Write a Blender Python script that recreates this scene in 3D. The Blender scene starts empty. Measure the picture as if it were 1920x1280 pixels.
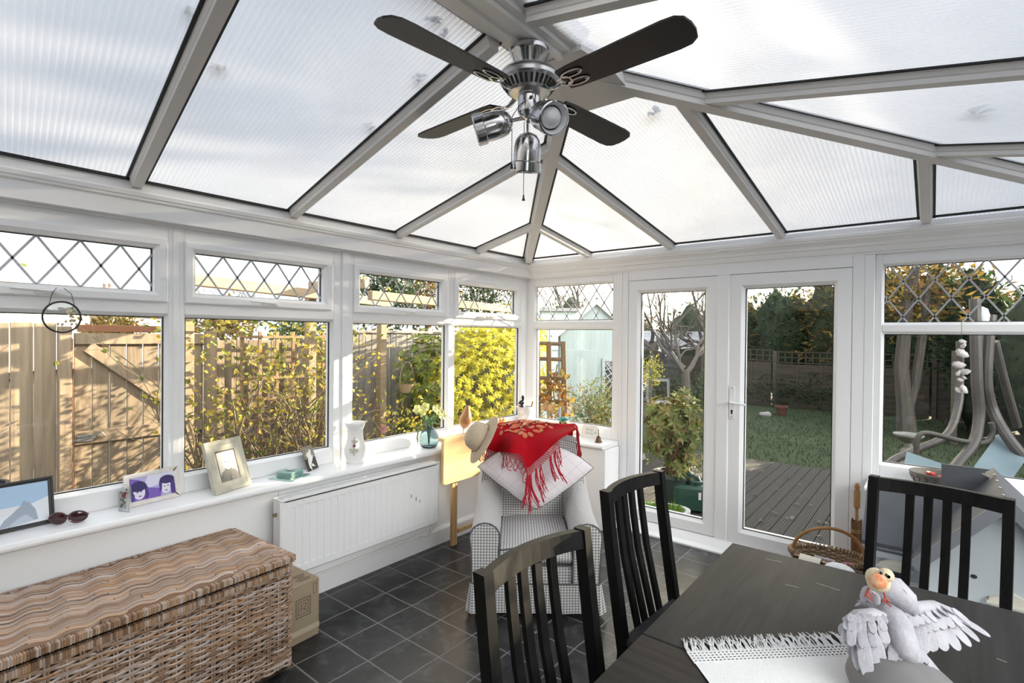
import bpy, bmesh, math, random
from mathutils import Vector, Matrix, Euler
R_ = math.radians
SC = bpy.context.scene
COL = SC.collection
random.seed(11)

# ------------------------------------------------------------------ camera
F_PX = 988.09
YAW, PITCH, ROLL = R_(38.7009), R_(.58714), R_(.55233)
CAM = Vector((2.981, -3.945, 1.58))
_f = Vector((-math.sin(YAW)*math.cos(PITCH), math.cos(YAW)*math.cos(PITCH), -math.sin(PITCH)))
_r = Vector((math.cos(YAW), math.sin(YAW), 0))
_u = _r.cross(_f)
AX_R = _r*math.cos(ROLL) + _u*math.sin(ROLL)
AX_U = -_r*math.sin(ROLL) + _u*math.cos(ROLL)
cam_d = bpy.data.cameras.new('camera')
cam_d.sensor_width = 36
cam_d.lens = F_PX/1920*36
cam_d.clip_start = .05
cam_d.clip_end = 300
cam = bpy.data.objects.new('camera', cam_d)
COL.objects.link(cam)
mw = Matrix.Identity(4)
for i in range(3):
    mw[i][0], mw[i][1], mw[i][2], mw[i][3] = AX_R[i], AX_U[i], -_f[i], CAM[i]
cam.matrix_world = mw
SC.camera = cam
SC.view_settings.view_transform = 'Standard'
SC.view_settings.look = 'None'
SC.view_settings.gamma = 1
SC.view_settings.use_curve_mapping = False
SC.view_settings.exposure = 0.96
SC.cycles.transparent_max_bounces = 24
SC.cycles.max_bounces = 10
SC.cycles.sample_clamp_indirect = 6

# ------------------------------------------------------------------ sky and sun
SKY_HORIZON, SKY_ZENITH = .85, 1.15
GLOW_AZ, GLOW_EL, GLOW_COL = -27, 15, (3.6, 2.9, 1.75)
SIDE_AZ, SIDE_EL, SIDE_COL = 105, 14, (5.6, 5.4, 5.1)
world = bpy.data.worlds.new('sky')
SC.world = world
world.use_nodes = True
nt = world.node_tree
nt.nodes.clear()
def wn(t, **k):
    n = nt.nodes.new(t)
    for a, b in k.items():
        setattr(n, a, b)
    return n
w_out = wn('ShaderNodeOutputWorld')
w_bg = wn('ShaderNodeBackground')
w_tc = wn('ShaderNodeTexCoord')
w_map = wn('ShaderNodeMapping')
w_map.inputs['Scale'].default_value = (1.3, 1.3, 3.2)
w_map.inputs['Location'].default_value = (.37, .1, 0)
w_noise = wn('ShaderNodeTexNoise')
w_noise.inputs['Scale'].default_value = 1.6
w_noise.inputs['Detail'].default_value = 5
w_noise.inputs['Roughness'].default_value = .55
w_ramp = wn('ShaderNodeValToRGB')
w_ramp.color_ramp.elements[0].position = .40
w_ramp.color_ramp.elements[0].color = (.60, .69, .84, 1)
w_ramp.color_ramp.elements[1].position = .60
w_ramp.color_ramp.elements[1].color = (.97, .97, .98, 1)
nt.links.new(w_tc.outputs['Generated'], w_map.inputs['Vector'])
nt.links.new(w_map.outputs['Vector'], w_noise.inputs['Vector'])
nt.links.new(w_noise.outputs['Fac'], w_ramp.inputs['Fac'])
# brighter, whiter haze near the horizon and a warm bright cloud bank on the sunny side
w_sep = wn('ShaderNodeSeparateXYZ')
nt.links.new(w_tc.outputs['Generated'], w_sep.inputs[0])
w_el = wn('ShaderNodeMapRange')
for k, v in ((1, 0.0), (2, .55), (3, SKY_HORIZON), (4, SKY_ZENITH)): w_el.inputs[k].default_value = v
nt.links.new(w_sep.outputs['Z'], w_el.inputs[0])
w_mul = wn('ShaderNodeVectorMath', operation='SCALE')
nt.links.new(w_ramp.outputs['Color'], w_mul.inputs[0]); nt.links.new(w_el.outputs[0], w_mul.inputs['Scale'])
w_dot = wn('ShaderNodeVectorMath', operation='DOT_PRODUCT')
nt.links.new(w_tc.outputs['Generated'], w_dot.inputs[0])
ga, ge_ = R_(GLOW_AZ), R_(GLOW_EL)
w_dot.inputs[1].default_value = (math.sin(ga)*math.cos(ge_), math.cos(ga)*math.cos(ge_), math.sin(ge_))
w_pow = wn('ShaderNodeMath', operation='POWER')
w_max = wn('ShaderNodeMath', operation='MAXIMUM'); w_max.inputs[1].default_value = 0
nt.links.new(w_dot.outputs['Value'], w_max.inputs[0]); nt.links.new(w_max.outputs[0], w_pow.inputs[0]); w_pow.inputs[1].default_value = 16.0
w_gl = wn('ShaderNodeVectorMath', operation='SCALE'); w_gl.inputs[0].default_value = GLOW_COL
nt.links.new(w_pow.outputs[0], w_gl.inputs['Scale'])
w_add = wn('ShaderNodeVectorMath', operation='ADD')
nt.links.new(w_mul.outputs[0], w_add.inputs[0]); nt.links.new(w_gl.outputs[0], w_add.inputs[1])
w_dot2 = wn('ShaderNodeVectorMath', operation='DOT_PRODUCT')      # sky lobe added to brighten the left wall
nt.links.new(w_tc.outputs['Generated'], w_dot2.inputs[0])
gb_, gc_ = R_(SIDE_AZ), R_(SIDE_EL)
w_dot2.inputs[1].default_value = (math.sin(gb_)*math.cos(gc_), math.cos(gb_)*math.cos(gc_), math.sin(gc_))
w_max2 = wn('ShaderNodeMath', operation='MAXIMUM'); w_max2.inputs[1].default_value = 0
w_pow2 = wn('ShaderNodeMath', operation='POWER'); w_pow2.inputs[1].default_value = 5.0
nt.links.new(w_dot2.outputs['Value'], w_max2.inputs[0]); nt.links.new(w_max2.outputs[0], w_pow2.inputs[0])
w_gl2 = wn('ShaderNodeVectorMath', operation='SCALE'); w_gl2.inputs[0].default_value = SIDE_COL
nt.links.new(w_pow2.outputs[0], w_gl2.inputs['Scale'])
w_add2 = wn('ShaderNodeVectorMath', operation='ADD')
nt.links.new(w_add.outputs[0], w_add2.inputs[0]); nt.links.new(w_gl2.outputs[0], w_add2.inputs[1])
nt.links.new(w_add2.outputs[0], w_bg.inputs['Color'])
w_bg.inputs['Strength'].default_value = 1.0
nt.links.new(w_bg.outputs['Background'], w_out.inputs['Surface'])

SUN_AZ, SUN_EL = R_(22), R_(15.5)         # azimuth clockwise from +Y
sun_d = bpy.data.lights.new('sun', 'SUN')
sun_d.energy = 14.0
sun_d.angle = R_(.53)
sun_d.color = (1.0, .84, .60)
sun = bpy.data.objects.new('sun', sun_d)
COL.objects.link(sun)
sdir = Vector((math.sin(SUN_AZ)*math.cos(SUN_EL), math.cos(SUN_AZ)*math.cos(SUN_EL), math.sin(SUN_EL)))
sun.rotation_euler = sdir.to_track_quat('Z', 'Y').to_euler()
sun.location = (3, 3, 8)

# ------------------------------------------------------------------ mesh helpers
def lerp(a, b, t): return a + (b-a)*t
class MB:
    """collects geometry of one part"""
    def __init__(s, m=None):
        s.v = []; s.f = []; s.mi = []; s.sm = []; s.uv = []; s.m = m; s.cur = 0
    def add(s, vs, fs, smooth=False, uvs=None):
        o = len(s.v)
        for p in vs:
            p = Vector(p)
            s.v.append(s.m @ p if s.m else p)
        for i, f in enumerate(fs):
            s.f.append([k+o for k in f]); s.mi.append(s.cur); s.sm.append(smooth)
            s.uv.append(uvs[i] if uvs else None)
        return s
    def box(s, c, d, b=0.0, rot=None):
        hx, hy, hz = d[0]/2, d[1]/2, d[2]/2
        b = min(b, hx*.9, hy*.9, hz*.9)
        vs = []; fs = []
        if b <= 0:
            vs = [(x*hx, y*hy, z*hz) for x in (-1, 1) for y in (-1, 1) for z in (-1, 1)]
            fs = [(0,1,3,2),(4,6,7,5),(0,4,5,1),(2,3,7,6),(0,2,6,4),(1,5,7,3)]
        else:
            idx = {}
            for x in (-1, 1):
                for y in (-1, 1):
                    for z in (-1, 1):
                        for a in range(3):
                            q = [x*(hx-b), y*(hy-b), z*(hz-b)]
                            q[a] = (x, y, z)[a]*(hx, hy, hz)[a]
                            idx[(x, y, z, a)] = len(vs); vs.append(tuple(q))
            def face(keys):
                k = [idx[q] for q in keys]
                n = (Vector(vs[k[1]])-Vector(vs[k[0]])).cross(Vector(vs[k[2]])-Vector(vs[k[0]]))
                cen = sum((Vector(vs[q]) for q in k), Vector())/len(k)
                fs.append(tuple(k) if n.dot(cen) >= 0 else tuple(reversed(k)))
            for g in (-1, 1):
                face([(g,-1,-1,0),(g,1,-1,0),(g,1,1,0),(g,-1,1,0)])
                face([(-1,g,-1,1),(1,g,-1,1),(1,g,1,1),(-1,g,1,1)])
                face([(-1,-1,g,2),(1,-1,g,2),(1,1,g,2),(-1,1,g,2)])
            for p in (-1, 1):
                for q in (-1, 1):
                    face([(-1,p,q,1),(1,p,q,1),(1,p,q,2),(-1,p,q,2)])
                    face([(p,-1,q,0),(p,1,q,0),(p,1,q,2),(p,-1,q,2)])
                    face([(p,q,-1,0),(p,q,1,0),(p,q,1,1),(p,q,-1,1)])
            for x in (-1, 1):
                for y in (-1, 1):
                    for z in (-1, 1):
                        face([(x,y,z,0),(x,y,z,1),(x,y,z,2)])
        C = Vector(c)
        if rot is not None:
            M = rot if isinstance(rot, Matrix) else Euler(rot).to_matrix()
            vs = [M @ Vector(p) + C for p in vs]
        else:
            vs = [Vector(p) + C for p in vs]
        return s.add(vs, fs)
    def bar(s, a, b, w, h, up=(0,0,1), bev=0.0):
        """square bar from a to b; w across, h along up"""
        a, b = Vector(a), Vector(b)
        d = b-a; L = d.length; d.normalize()
        u = Vector(up); u = (u - d*u.dot(d))
        if u.length < 1e-5: u = Vector((1,0,0)) - d*d.x
        u.normalize(); r = d.cross(u)
        M = Matrix((( d.x, r.x, u.x), (d.y, r.y, u.y), (d.z, r.z, u.z)))
        return s.box((a+b)/2, (L, w, h), bev, M)
    def tube(s, pts, r, n=8, cap=True, closed=False, flat=1.0):
        pts = [Vector(p) for p in pts]; k = len(pts)
        rs = r if isinstance(r, (list, tuple)) else [r]*k
        vs = []; prev = None
        for i, p in enumerate(pts):
            if closed: t = pts[(i+1) % k]-pts[i-1]
            else: t = pts[min(i+1, k-1)]-pts[max(i-1, 0)]
            if t.length < 1e-9: t = Vector((0,0,1))
            t.normalize()
            if prev is None:
                a = Vector((0,0,1)) if abs(t.z) < .9 else Vector((1,0,0))
                u = a - t*a.dot(t)
            else:
                u = prev - t*prev.dot(t)
                if u.length < 1e-6:
                    a = Vector((0,0,1)) if abs(t.z) < .9 else Vector((1,0,0)); u = a - t*a.dot(t)
            u.normalize(); prev = u; w = t.cross(u)
            for j in range(n):
                an = 2*math.pi*j/n
                vs.append(p + (u*math.cos(an)*flat + w*math.sin(an))*rs[i])
        fs = []
        for i in range(k if closed else k-1):
            i2 = (i+1) % k
            for j in range(n):
                j2 = (j+1) % n
                fs.append((i*n+j, i*n+j2, i2*n+j2, i2*n+j))
        if cap and not closed:
            fs.append(tuple(range(n-1, -1, -1))); fs.append(tuple((k-1)*n+j for j in range(n)))
        return s.add(vs, fs, True)
    def lathe(s, prof, n=24, m=None, a0=0, a1=2*math.pi):
        full = abs(a1-a0-2*math.pi) < 1e-6
        cnt = n if full else n+1
        vs = []
        for (r, z) in prof:
            for j in range(cnt):
                an = a0+(a1-a0)*j/n
                p = Vector((r*math.cos(an), r*math.sin(an), z))
                vs.append(m @ p if m else p)
        fs = []
        for i in range(len(prof)-1):
            for j in range(n):
                j2 = (j+1) % cnt
                fs.append((i*cnt+j, i*cnt+j2, (i+1)*cnt+j2, (i+1)*cnt+j))
        return s.add(vs, fs, True)
    def grid(s, fn, nu, nv, su=1.0, sv=1.0, closeu=False, smooth=True):
        """fn(u,v)->point, u,v in 0..1 ; uv scaled by su,sv"""
        vs = []
        for i in range(nu+(0 if closeu else 1)):
            for j in range(nv+1):
                vs.append(fn(i/nu, j/nv))
        fs = []; uv = []
        for i in range(nu):
            i2 = (i+1) % nu if closeu else i+1
            for j in range(nv):
                fs.append((i*(nv+1)+j, i2*(nv+1)+j, i2*(nv+1)+j+1, i*(nv+1)+j+1))
                uv.append([(i/nu*su, j/nv*sv), ((i+1)/nu*su, j/nv*sv), ((i+1)/nu*su, (j+1)/nv*sv), (i/nu*su, (j+1)/nv*sv)])
        return s.add(vs, fs, smooth, uv)
    def prism(s, poly, a, b, mp):
        """poly in 2d extruded a..b ; mp(u,v,w)->point"""
        n = len(poly)
        vs = [mp(u, v, a) for u, v in poly]+[mp(u, v, b) for u, v in poly]
        fs = [tuple(range(n-1, -1, -1)), tuple(range(n, 2*n))]
        for i in range(n):
            j = (i+1) % n
            fs.append((i, j, n+j, n+i))
        return s.add(vs, fs)
    def poly(s, pts):
        return s.add(pts, [tuple(range(len(pts)))])
    def ring(s, u0, u1, v0, v1, prof, mp):
        """mitred frame : profile of (inset, w) swept around a rectangle"""
        vs = []
        for (ins, w) in prof:
            for (u, v) in ((u0+ins, v0+ins), (u1-ins, v0+ins), (u1-ins, v1-ins), (u0+ins, v1-ins)):
                vs.append(mp(u, v, w))
        fs = []
        k = len(prof)
        for i in range(k-1):
            for j in range(4):
                j2 = (j+1) % 4
                fs.append((i*4+j, i*4+j2, (i+1)*4+j2, (i+1)*4+j))
        return s.add(vs, fs)
    def ell(s, c, r, n=12, k=8, m=None, fn=None):
        vs = []; C = Vector(c)
        for i in range(k+1):
            th = math.pi*i/k
            for j in range(n):
                an = 2*math.pi*j/n
                p = Vector((math.sin(th)*math.cos(an), math.sin(th)*math.sin(an), math.cos(th)))
                if fn: p = fn(p)
                p = Vector((p.x*r[0], p.y*r[1], p.z*r[2]))
                vs.append((m @ p if m else p)+C)
        fs = [(i*n+j, (i+1)*n+j, (i+1)*n+(j+1) % n, i*n+(j+1) % n) for i in range(k) for j in range(n)]
        return s.add(vs, fs, True)
    def leaf(s, p, d, nrm, L, W, fold=.25):
        d = Vector(d).normalized(); nn = Vector(nrm)
        nn = nn-d*nn.dot(d)
        if nn.length < 1e-4: nn = d.orthogonal()
        nn.normalize(); r = d.cross(nn); p = Vector(p)
        up = nn*W*fold
        vs = [p, p+d*L*.45+r*W*.5+up, p+d*L, p+d*L*.45-r*W*.5+up, p+d*L*.45]
        return s.add(vs, [(0, 1, 4), (1, 2, 4), (0, 4, 3), (4, 2, 3)])
    def build(s, name, mats, parent=None, sharp=35, recalc=False):
        me = bpy.data.meshes.new(name)
        me.from_pydata([tuple(p) for p in s.v], [], s.f)
        if not isinstance(mats, (list, tuple)): mats = [mats]
        for m in mats: me.materials.append(m)
        ul = me.uv_layers.new(name='UVMap')
        for p in me.polygons:
            p.material_index = s.mi[p.index]
            p.use_smooth = s.sm[p.index]
            uv = s.uv[p.index]
            if uv is not None:
                for k, li in enumerate(p.loop_indices): ul.data[li].uv = uv[k]
            else:
                n = p.normal; ax = max(range(3), key=lambda q: abs(n[q]))
                a, b = ((1, 2), (0, 2), (0, 1))[ax]
                for li in p.loop_indices:
                    co = me.vertices[me.loops[li].vertex_index].co
                    ul.data[li].uv = (co[a], co[b])
        if recalc:
            bm = bmesh.new(); bm.from_mesh(me)
            bmesh.ops.recalc_face_normals(bm, faces=bm.faces); bm.to_mesh(me); bm.free()
        if any(s.sm):
            me.set_sharp_from_angle(angle=R_(sharp))
        o = bpy.data.objects.new(name, me)
        COL.objects.link(o)
        if parent: o.parent = parent
        return o

def tag(o, label, cat, group=None, kind=None):
    o['label'] = label; o['category'] = cat
    if group: o['group'] = group
    if kind: o['kind'] = kind
    return o
def thing(name, label, cat, loc=(0,0,0), rz=0, group=None, kind=None):
    o = bpy.data.objects.new(name, None); COL.objects.link(o)
    o.empty_display_size = .05
    o.location = loc; o.rotation_euler = (0, 0, rz)
    return tag(o, label, cat, group, kind)
def struct(o):
    o['kind'] = 'structure'; return o
def holder(name):
    o = bpy.data.objects.new(name, None); COL.objects.link(o); o['kind'] = 'structure'; return o
def copy_tree(o, parent=None):
    c = o.copy(); COL.objects.link(c)
    if parent: c.parent = parent
    for ch in list(o.children): copy_tree(ch, c)
    return c

# ------------------------------------------------------------------ materials
MATS = {}
def new_mat(name):
    m = bpy.data.materials.new(name); m.use_nodes = True
    m.node_tree.nodes.clear()
    return m, m.node_tree
class NT:
    def __init__(s, t): s.t = t
    def n(s, ty, ins=None, **k):
        q = s.t.nodes.new(ty)
        for a, b in k.items(): setattr(q, a, b)
        for a, b in (ins or {}).items():
            if hasattr(b, 'is_linked') or hasattr(b, 'links'): s.t.links.new(b, q.inputs[a])
            else: q.inputs[a].default_value = b
        return q
    def math(s, op, a, b=0.0, c=None):
        i = {0: a, 1: b}
        if c is not None: i[2] = c
        return s.n('ShaderNodeMath', i, operation=op).outputs[0]
    def mix(s, f, a, b, bt='MIX'):
        q = s.n('ShaderNodeMix', data_type='RGBA', blend_type=bt)
        for k, v in ((0, f), (6, a), (7, b)):
            if hasattr(v, 'links'): s.t.links.new(v, q.inputs[k])
            else: q.inputs[k].default_value = v
        return q.outputs[2]
    def ramp(s, f, stops):
        q = s.n('ShaderNodeValToRGB', {0: f})
        e = q.color_ramp.elements
        while len(e) < len(stops): e.new(.5)
        for k, (p, c) in enumerate(stops): e[k].position = p; e[k].color = c
        return q.outputs[0]
def c4(c): return tuple(c)+((1,) if len(c) == 3 else ())
def mat(name, col, rough=.5, metal=0, col2=None, scale=20, stretch=None, island=None, bump=0, bscale=60, coat=0, trans=0, spec=.5, coords='Object', sheen=0):
    """principled with optional noise mottling (col2), per-island colour list and bump"""
    if name in MATS: return MATS[name]
    m, t = new_mat(name); N = NT(t)
    tc = N.n('ShaderNodeTexCoord')
    base = c4(col)
    vec = tc.outputs[coords]
    if stretch:
        vec = N.n('ShaderNodeMapping', {'Vector': vec, 'Scale': stretch}).outputs[0]
    if island:
        g = N.n('ShaderNodeNewGeometry')
        stops = [(i/max(1, len(island)-1), c4(c)) for i, c in enumerate(island)]
        base = N.ramp(g.outputs['Random Per Island'], stops)
    if col2:
        ns = N.n('ShaderNodeTexNoise', {'Vector': vec, 'Scale': scale, 'Detail': 4.0})
        fac = N.ramp(ns.outputs[0], [(.35, (0,0,0,1)), (.65, (1,1,1,1))])
        base = N.mix(fac, base, c4(col2))
    p = N.n('ShaderNodeBsdfPrincipled', {'Base Color': base, 'Roughness': rough, 'Metallic': metal, 'Coat Weight': coat, 'Specular IOR Level': spec, 'Sheen Weight': sheen})
    if bump:
        ns2 = N.n('ShaderNodeTexNoise', {'Vector': vec, 'Scale': bscale, 'Detail': 3.0})
        b = N.n('ShaderNodeBump', {'Height': ns2.outputs[0], 'Strength': bump, 'Distance': .01})
        t.links.new(b.outputs[0], p.inputs['Normal'])
    sh = p.outputs[0]
    if trans:
        tl = N.n('ShaderNodeBsdfTranslucent', {'Color': base})
        sh = N.n('ShaderNodeMixShader', {0: trans, 1: p.outputs[0], 2: tl.outputs[0]}).outputs[0]
    o = N.n('ShaderNodeOutputMaterial'); t.links.new(sh, o.inputs[0])
    MATS[name] = m
    return m

def glass_mat(name, tint=(.97,.985,.98), refl=1.0, rough=0.0):
    """thin clear pane"""
    if name in MATS: return MATS[name]
    m, t = new_mat(name); N = NT(t)
    ge = N.n('ShaderNodeNewGeometry')
    ior = N.n('ShaderNodeMapRange', {0: ge.outputs['Backfacing'], 1: 0.0, 2: 1.0, 3: 1.45, 4: 1/1.45}).outputs[0]
    fr = N.n('ShaderNodeFresnel', {'IOR': ior})
    fac = N.math('MULTIPLY', fr.outputs[0], refl)
    tr = N.n('ShaderNodeBsdfTransparent', {'Color': c4(tint)})
    gl = N.n('ShaderNodeBsdfGlossy', {'Color': (1,1,1,1), 'Roughness': rough})
    mx = N.n('ShaderNodeMixShader', {0: fac, 1: tr.outputs[0], 2: gl.outputs[0]})
    o = N.n('ShaderNodeOutputMaterial'); t.links.new(mx.outputs[0], o.inputs[0])
    MATS[name] = m; return m

def solid_glass(name, col, rough=0.02, ior=1.45):
    if name in MATS: return MATS[name]
    m, t = new_mat(name); N = NT(t)
    p = N.n('ShaderNodeBsdfPrincipled', {'Base Color': c4(col), 'Roughness': rough, 'Transmission Weight': 1.0, 'IOR': ior})
    o = N.n('ShaderNodeOutputMaterial'); t.links.new(p.outputs[0], o.inputs[0])
    MATS[name] = m; return m

def poly_mat(name, axis, skew=0):
    """ribbed multiwall roofing sheet; ribs run along the slope"""
    m, t = new_mat(name); N = NT(t)
    tc = N.n('ShaderNodeTexCoord')
    sp = N.n('ShaderNodeSeparateXYZ', {0: tc.outputs['Object']})
    a = sp.outputs[axis]
    if skew: a = N.math('ADD', a, N.math('MULTIPLY', sp.outputs[0], skew))
    rib = N.math('ABSOLUTE', N.math('SUBTRACT', N.math('FRACT', N.math('DIVIDE', a, .0205)), .5))
    web = N.math('LESS_THAN', rib, .13)
    ns = N.n('ShaderNodeTexNoise', {'Vector': tc.outputs['Object'], 'Scale': 2.2, 'Detail': 3.0})
    mist = N.ramp(ns.outputs[0], [(.35, (.47,.48,.50,1)), (.65, (.53,.54,.555,1))])
    tcol = N.mix(web, mist, (.36,.36,.37,1))
    tr = N.n('ShaderNodeBsdfTransparent', {'Color': tcol})
    tl = N.n('ShaderNodeBsdfTranslucent', {'Color': (.58,.60,.63,1)})
    gl = N.n('ShaderNodeBsdfGlossy', {'Color': (1,1,1,1), 'Roughness': .22})
    mx = N.n('ShaderNodeMixShader', {0: N.math('ADD', N.math('MULTIPLY', web, .25), .38), 1: tr.outputs[0], 2: tl.outputs[0]})
    ge = N.n('ShaderNodeNewGeometry')
    ior = N.n('ShaderNodeMapRange', {0: ge.outputs['Backfacing'], 1: 0.0, 2: 1.0, 3: 1.4, 4: 1/1.4}).outputs[0]
    fr = N.n('ShaderNodeFresnel', {'IOR': ior})
    mx2 = N.n('ShaderNodeMixShader', {0: N.math('MULTIPLY', fr.outputs[0], .8), 1: mx.outputs[0], 2: gl.outputs[0]})
    o = N.n('ShaderNodeOutputMaterial'); t.links.new(mx2.outputs[0], o.inputs[0])
    return m

def wood_mat(name, c1, c2, axis=2, scale=8, rough=.6, island=None, knots=0, bump=.2, spec=.5):
    if name in MATS: return MATS[name]
    m, t = new_mat(name); N = NT(t)
    tc = N.n('ShaderNodeTexCoord')
    st = [scale, scale, scale]; st[axis] = scale*.08
    mp = N.n('ShaderNodeMapping', {'Vector': tc.outputs['Object'], 'Scale': tuple(st)})
    vec = mp.outputs[0]
    g = N.n('ShaderNodeNewGeometry')
    off = N.n('ShaderNodeCombineXYZ', {0: N.math('MULTIPLY', g.outputs['Random Per Island'], 37.0), 1: N.math('MULTIPLY', g.outputs['Random Per Island'], 91.0), 2: 0.0})
    add = N.n('ShaderNodeVectorMath', {0: vec, 1: off.outputs[0]}, operation='ADD')
    ns = N.n('ShaderNodeTexNoise', {'Vector': add.outputs[0], 'Scale': 3.0, 'Detail': 6.0, 'Roughness': .6, 'Distortion': 1.2})
    col = N.ramp(ns.outputs[0], [(.3, c4(c1)), (.7, c4(c2))])
    if island:
        tint = N.ramp(g.outputs['Random Per Island'], [(i/(len(island)-1), c4(c)) for i, c in enumerate(island)])
        col = N.mix(1.0, col, tint, 'MULTIPLY')
    p = N.n('ShaderNodeBsdfPrincipled', {'Base Color': col, 'Roughness': rough, 'Specular IOR Level': spec})
    b = N.n('ShaderNodeBump', {'Height': ns.outputs[0], 'Strength': bump, 'Distance': .004})
    t.links.new(b.outputs[0], p.inputs['Normal'])
    o = N.n('ShaderNodeOutputMaterial'); t.links.new(p.outputs[0], o.inputs[0])
    MATS[name] = m; return m

def gingham_mat(name, pitch, light, dark):
    m, t = new_mat(name); N = NT(t)
    uv = N.n('ShaderNodeUVMap', uv_map='UVMap')
    sp = N.n('ShaderNodeSeparateXYZ', {0: uv.outputs[0]})
    def stripe(a):
        return N.math('LESS_THAN', N.math('FRACT', N.math('DIVIDE', a, pitch)), .5)
    sm = N.math('MULTIPLY', N.math('ADD', stripe(sp.outputs[0]), stripe(sp.outputs[1])), .5)
    col = N.ramp(sm, [(0, c4(light)), (.5, tuple((a+b)/2*.98 for a, b in zip(light, dark))+(1,)), (1, c4(dark))])
    ns = N.n('ShaderNodeTexNoise', {'Vector': uv.outputs[0], 'Scale': 14.0})
    b = N.n('ShaderNodeBump', {'Height': ns.outputs[0], 'Strength': .35, 'Distance': .02})
    p = N.n('ShaderNodeBsdfPrincipled', {'Base Color': col, 'Roughness': .9, 'Normal': b.outputs[0], 'Specular IOR Level': .2})
    o = N.n('ShaderNodeOutputMaterial'); t.links.new(p.outputs[0], o.inputs[0])
    return m

PVC = mat('white_pvc', (.86,.86,.865), .32)
PVC2 = mat('white_pvc_trim', (.87,.865,.855), .38)
PAINT = mat('white_wall_paint', (.90,.90,.905), .75, bump=.05, bscale=40)
GLOSSW = mat('white_gloss_paint', (.88,.88,.885), .3)
ROOFPVC = mat('roof_bar_pvc', (.74,.72,.70), .42)
BLACKRUB = mat('black_rubber', (.012,.012,.013), .6)
PANE = glass_mat('clear_window_glass', refl=.42)
LEAD = mat('grey_lead_strip', (.45,.45,.47), .35, .3)
CHROME = mat('satin_chrome', (.62,.62,.63), .16, 1)
CHROMEB = mat('brushed_chrome', (.55,.55,.56), .3, 1)
BLACKW = wood_mat('black_stained_wood', (.0035,.0032,.0032), (.009,.0085,.008), 2, 10, .5, bump=.08, spec=.2)
# ================================================================== ROOM SHELL
XF, YF = -.10, .13            # inner face of the left and of the right (garden) window frames
WX, BY = 3.80, -4.75          # the other side wall and the house wall behind the camera
ZE = 2.283                    # eaves
APX, APY, APZ = 1.84, -2.16, 2.63
SL_L = (APZ-ZE)/(APX-XF); SL_H = (APZ-ZE)/(YF-APY)
SILL_L, SILL_R = .735, .697
mpL = lambda u, v, w: Vector((XF+w, u, v))
mpR = lambda u, v, w: Vector((u, YF-w, v))
mpE = lambda u, v, w: Vector((WX-w, u, v))

# floor tiles --------------------------------------------------------
def floor_mat():
    m, t = new_mat('slate_effect_tile'); N = NT(t)
    tc = N.n('ShaderNodeTexCoord')
    T = .2405
    warp = N.n('ShaderNodeTexNoise', {'Vector': tc.outputs['Object'], 'Scale': 9.0, 'Detail': 2.0})
    wv = N.n('ShaderNodeVectorMath', {0: warp.outputs[1], 1: (.5,.5,.5)}, operation='SUBTRACT')
    wv2 = N.n('ShaderNodeVectorMath', {0: wv.outputs[0], 'Scale': .012}, operation='SCALE')
    ps = N.n('ShaderNodeVectorMath', {0: tc.outputs['Object'], 1: wv2.outputs[0]}, operation='ADD')
    sp = N.n('ShaderNodeSeparateXYZ', {0: ps.outputs[0]})
    u = N.math('DIVIDE', N.math('SUBTRACT', sp.outputs[0], .139-T*40), T)
    v = N.math('DIVIDE', N.math('SUBTRACT', sp.outputs[1], -2.152-T*40), T)
    def edge(a):
        return N.math('SUBTRACT', .5, N.math('ABSOLUTE', N.math('SUBTRACT', N.math('FRACT', a), .5)))
    d = N.math('MINIMUM', edge(u), edge(v))
    grout = N.n('ShaderNodeMapRange', {0: d, 1: .012, 2: .022, 3: 1.0, 4: 0.0}).outputs[0]
    cell = N.n('ShaderNodeCombineXYZ', {0: N.math('FLOOR', u), 1: N.math('FLOOR', v), 2: 0.0})
    wh = N.n('ShaderNodeTexWhiteNoise', {0: cell.outputs[0]}, noise_dimensions='3D')
    ofs = N.n('ShaderNodeVectorMath', {0: wh.outputs[1], 'Scale': 30.0}, operation='SCALE')
    pv = N.n('ShaderNodeVectorMath', {0: tc.outputs['Object'], 1: ofs.outputs[0]}, operation='ADD')
    ns = N.n('ShaderNodeTexNoise', {'Vector': pv.outputs[0], 'Scale': 9.0, 'Detail': 7.0, 'Roughness': .62, 'Distortion': .8})
    ns2 = N.n('ShaderNodeTexNoise', {'Vector': pv.outputs[0], 'Scale': 3.0, 'Detail': 3.0})
    base = N.ramp(ns.outputs[0], [(.32, (.010,.010,.011,1)), (.52, (.022,.022,.024,1)), (.72, (.085,.089,.093,1))])
    br = N.ramp(ns2.outputs[0], [(.3, (.55,.55,.55,1)), (.7, (1.25,1.25,1.25,1))])
    base = N.mix(1.0, base, br, 'MULTIPLY')
    col = N.mix(grout, base, (.19,.185,.175,1))
    h = N.math('ADD', N.math('MULTIPLY', grout, -.5), N.math('MULTIPLY', ns.outputs[0], .35))
    b = N.n('ShaderNodeBump', {'Height': h, 'Strength': .5, 'Distance': .004})
    p = N.n('ShaderNodeBsdfPrincipled', {'Base Color': col, 'Roughness': N.math('ADD', N.math('MULTIPLY', grout, .2), .36), 'Normal': b.outputs[0]})
    o = N.n('ShaderNodeOutputMaterial'); t.links.new(p.outputs[0], o.inputs[0])
    return m
b = MB(); b.box(((XF+WX)/2, (BY+YF)/2, -.05), (WX-XF+.3, YF-BY+.3, .10))
struct(b.build('floor', floor_mat()))

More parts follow.
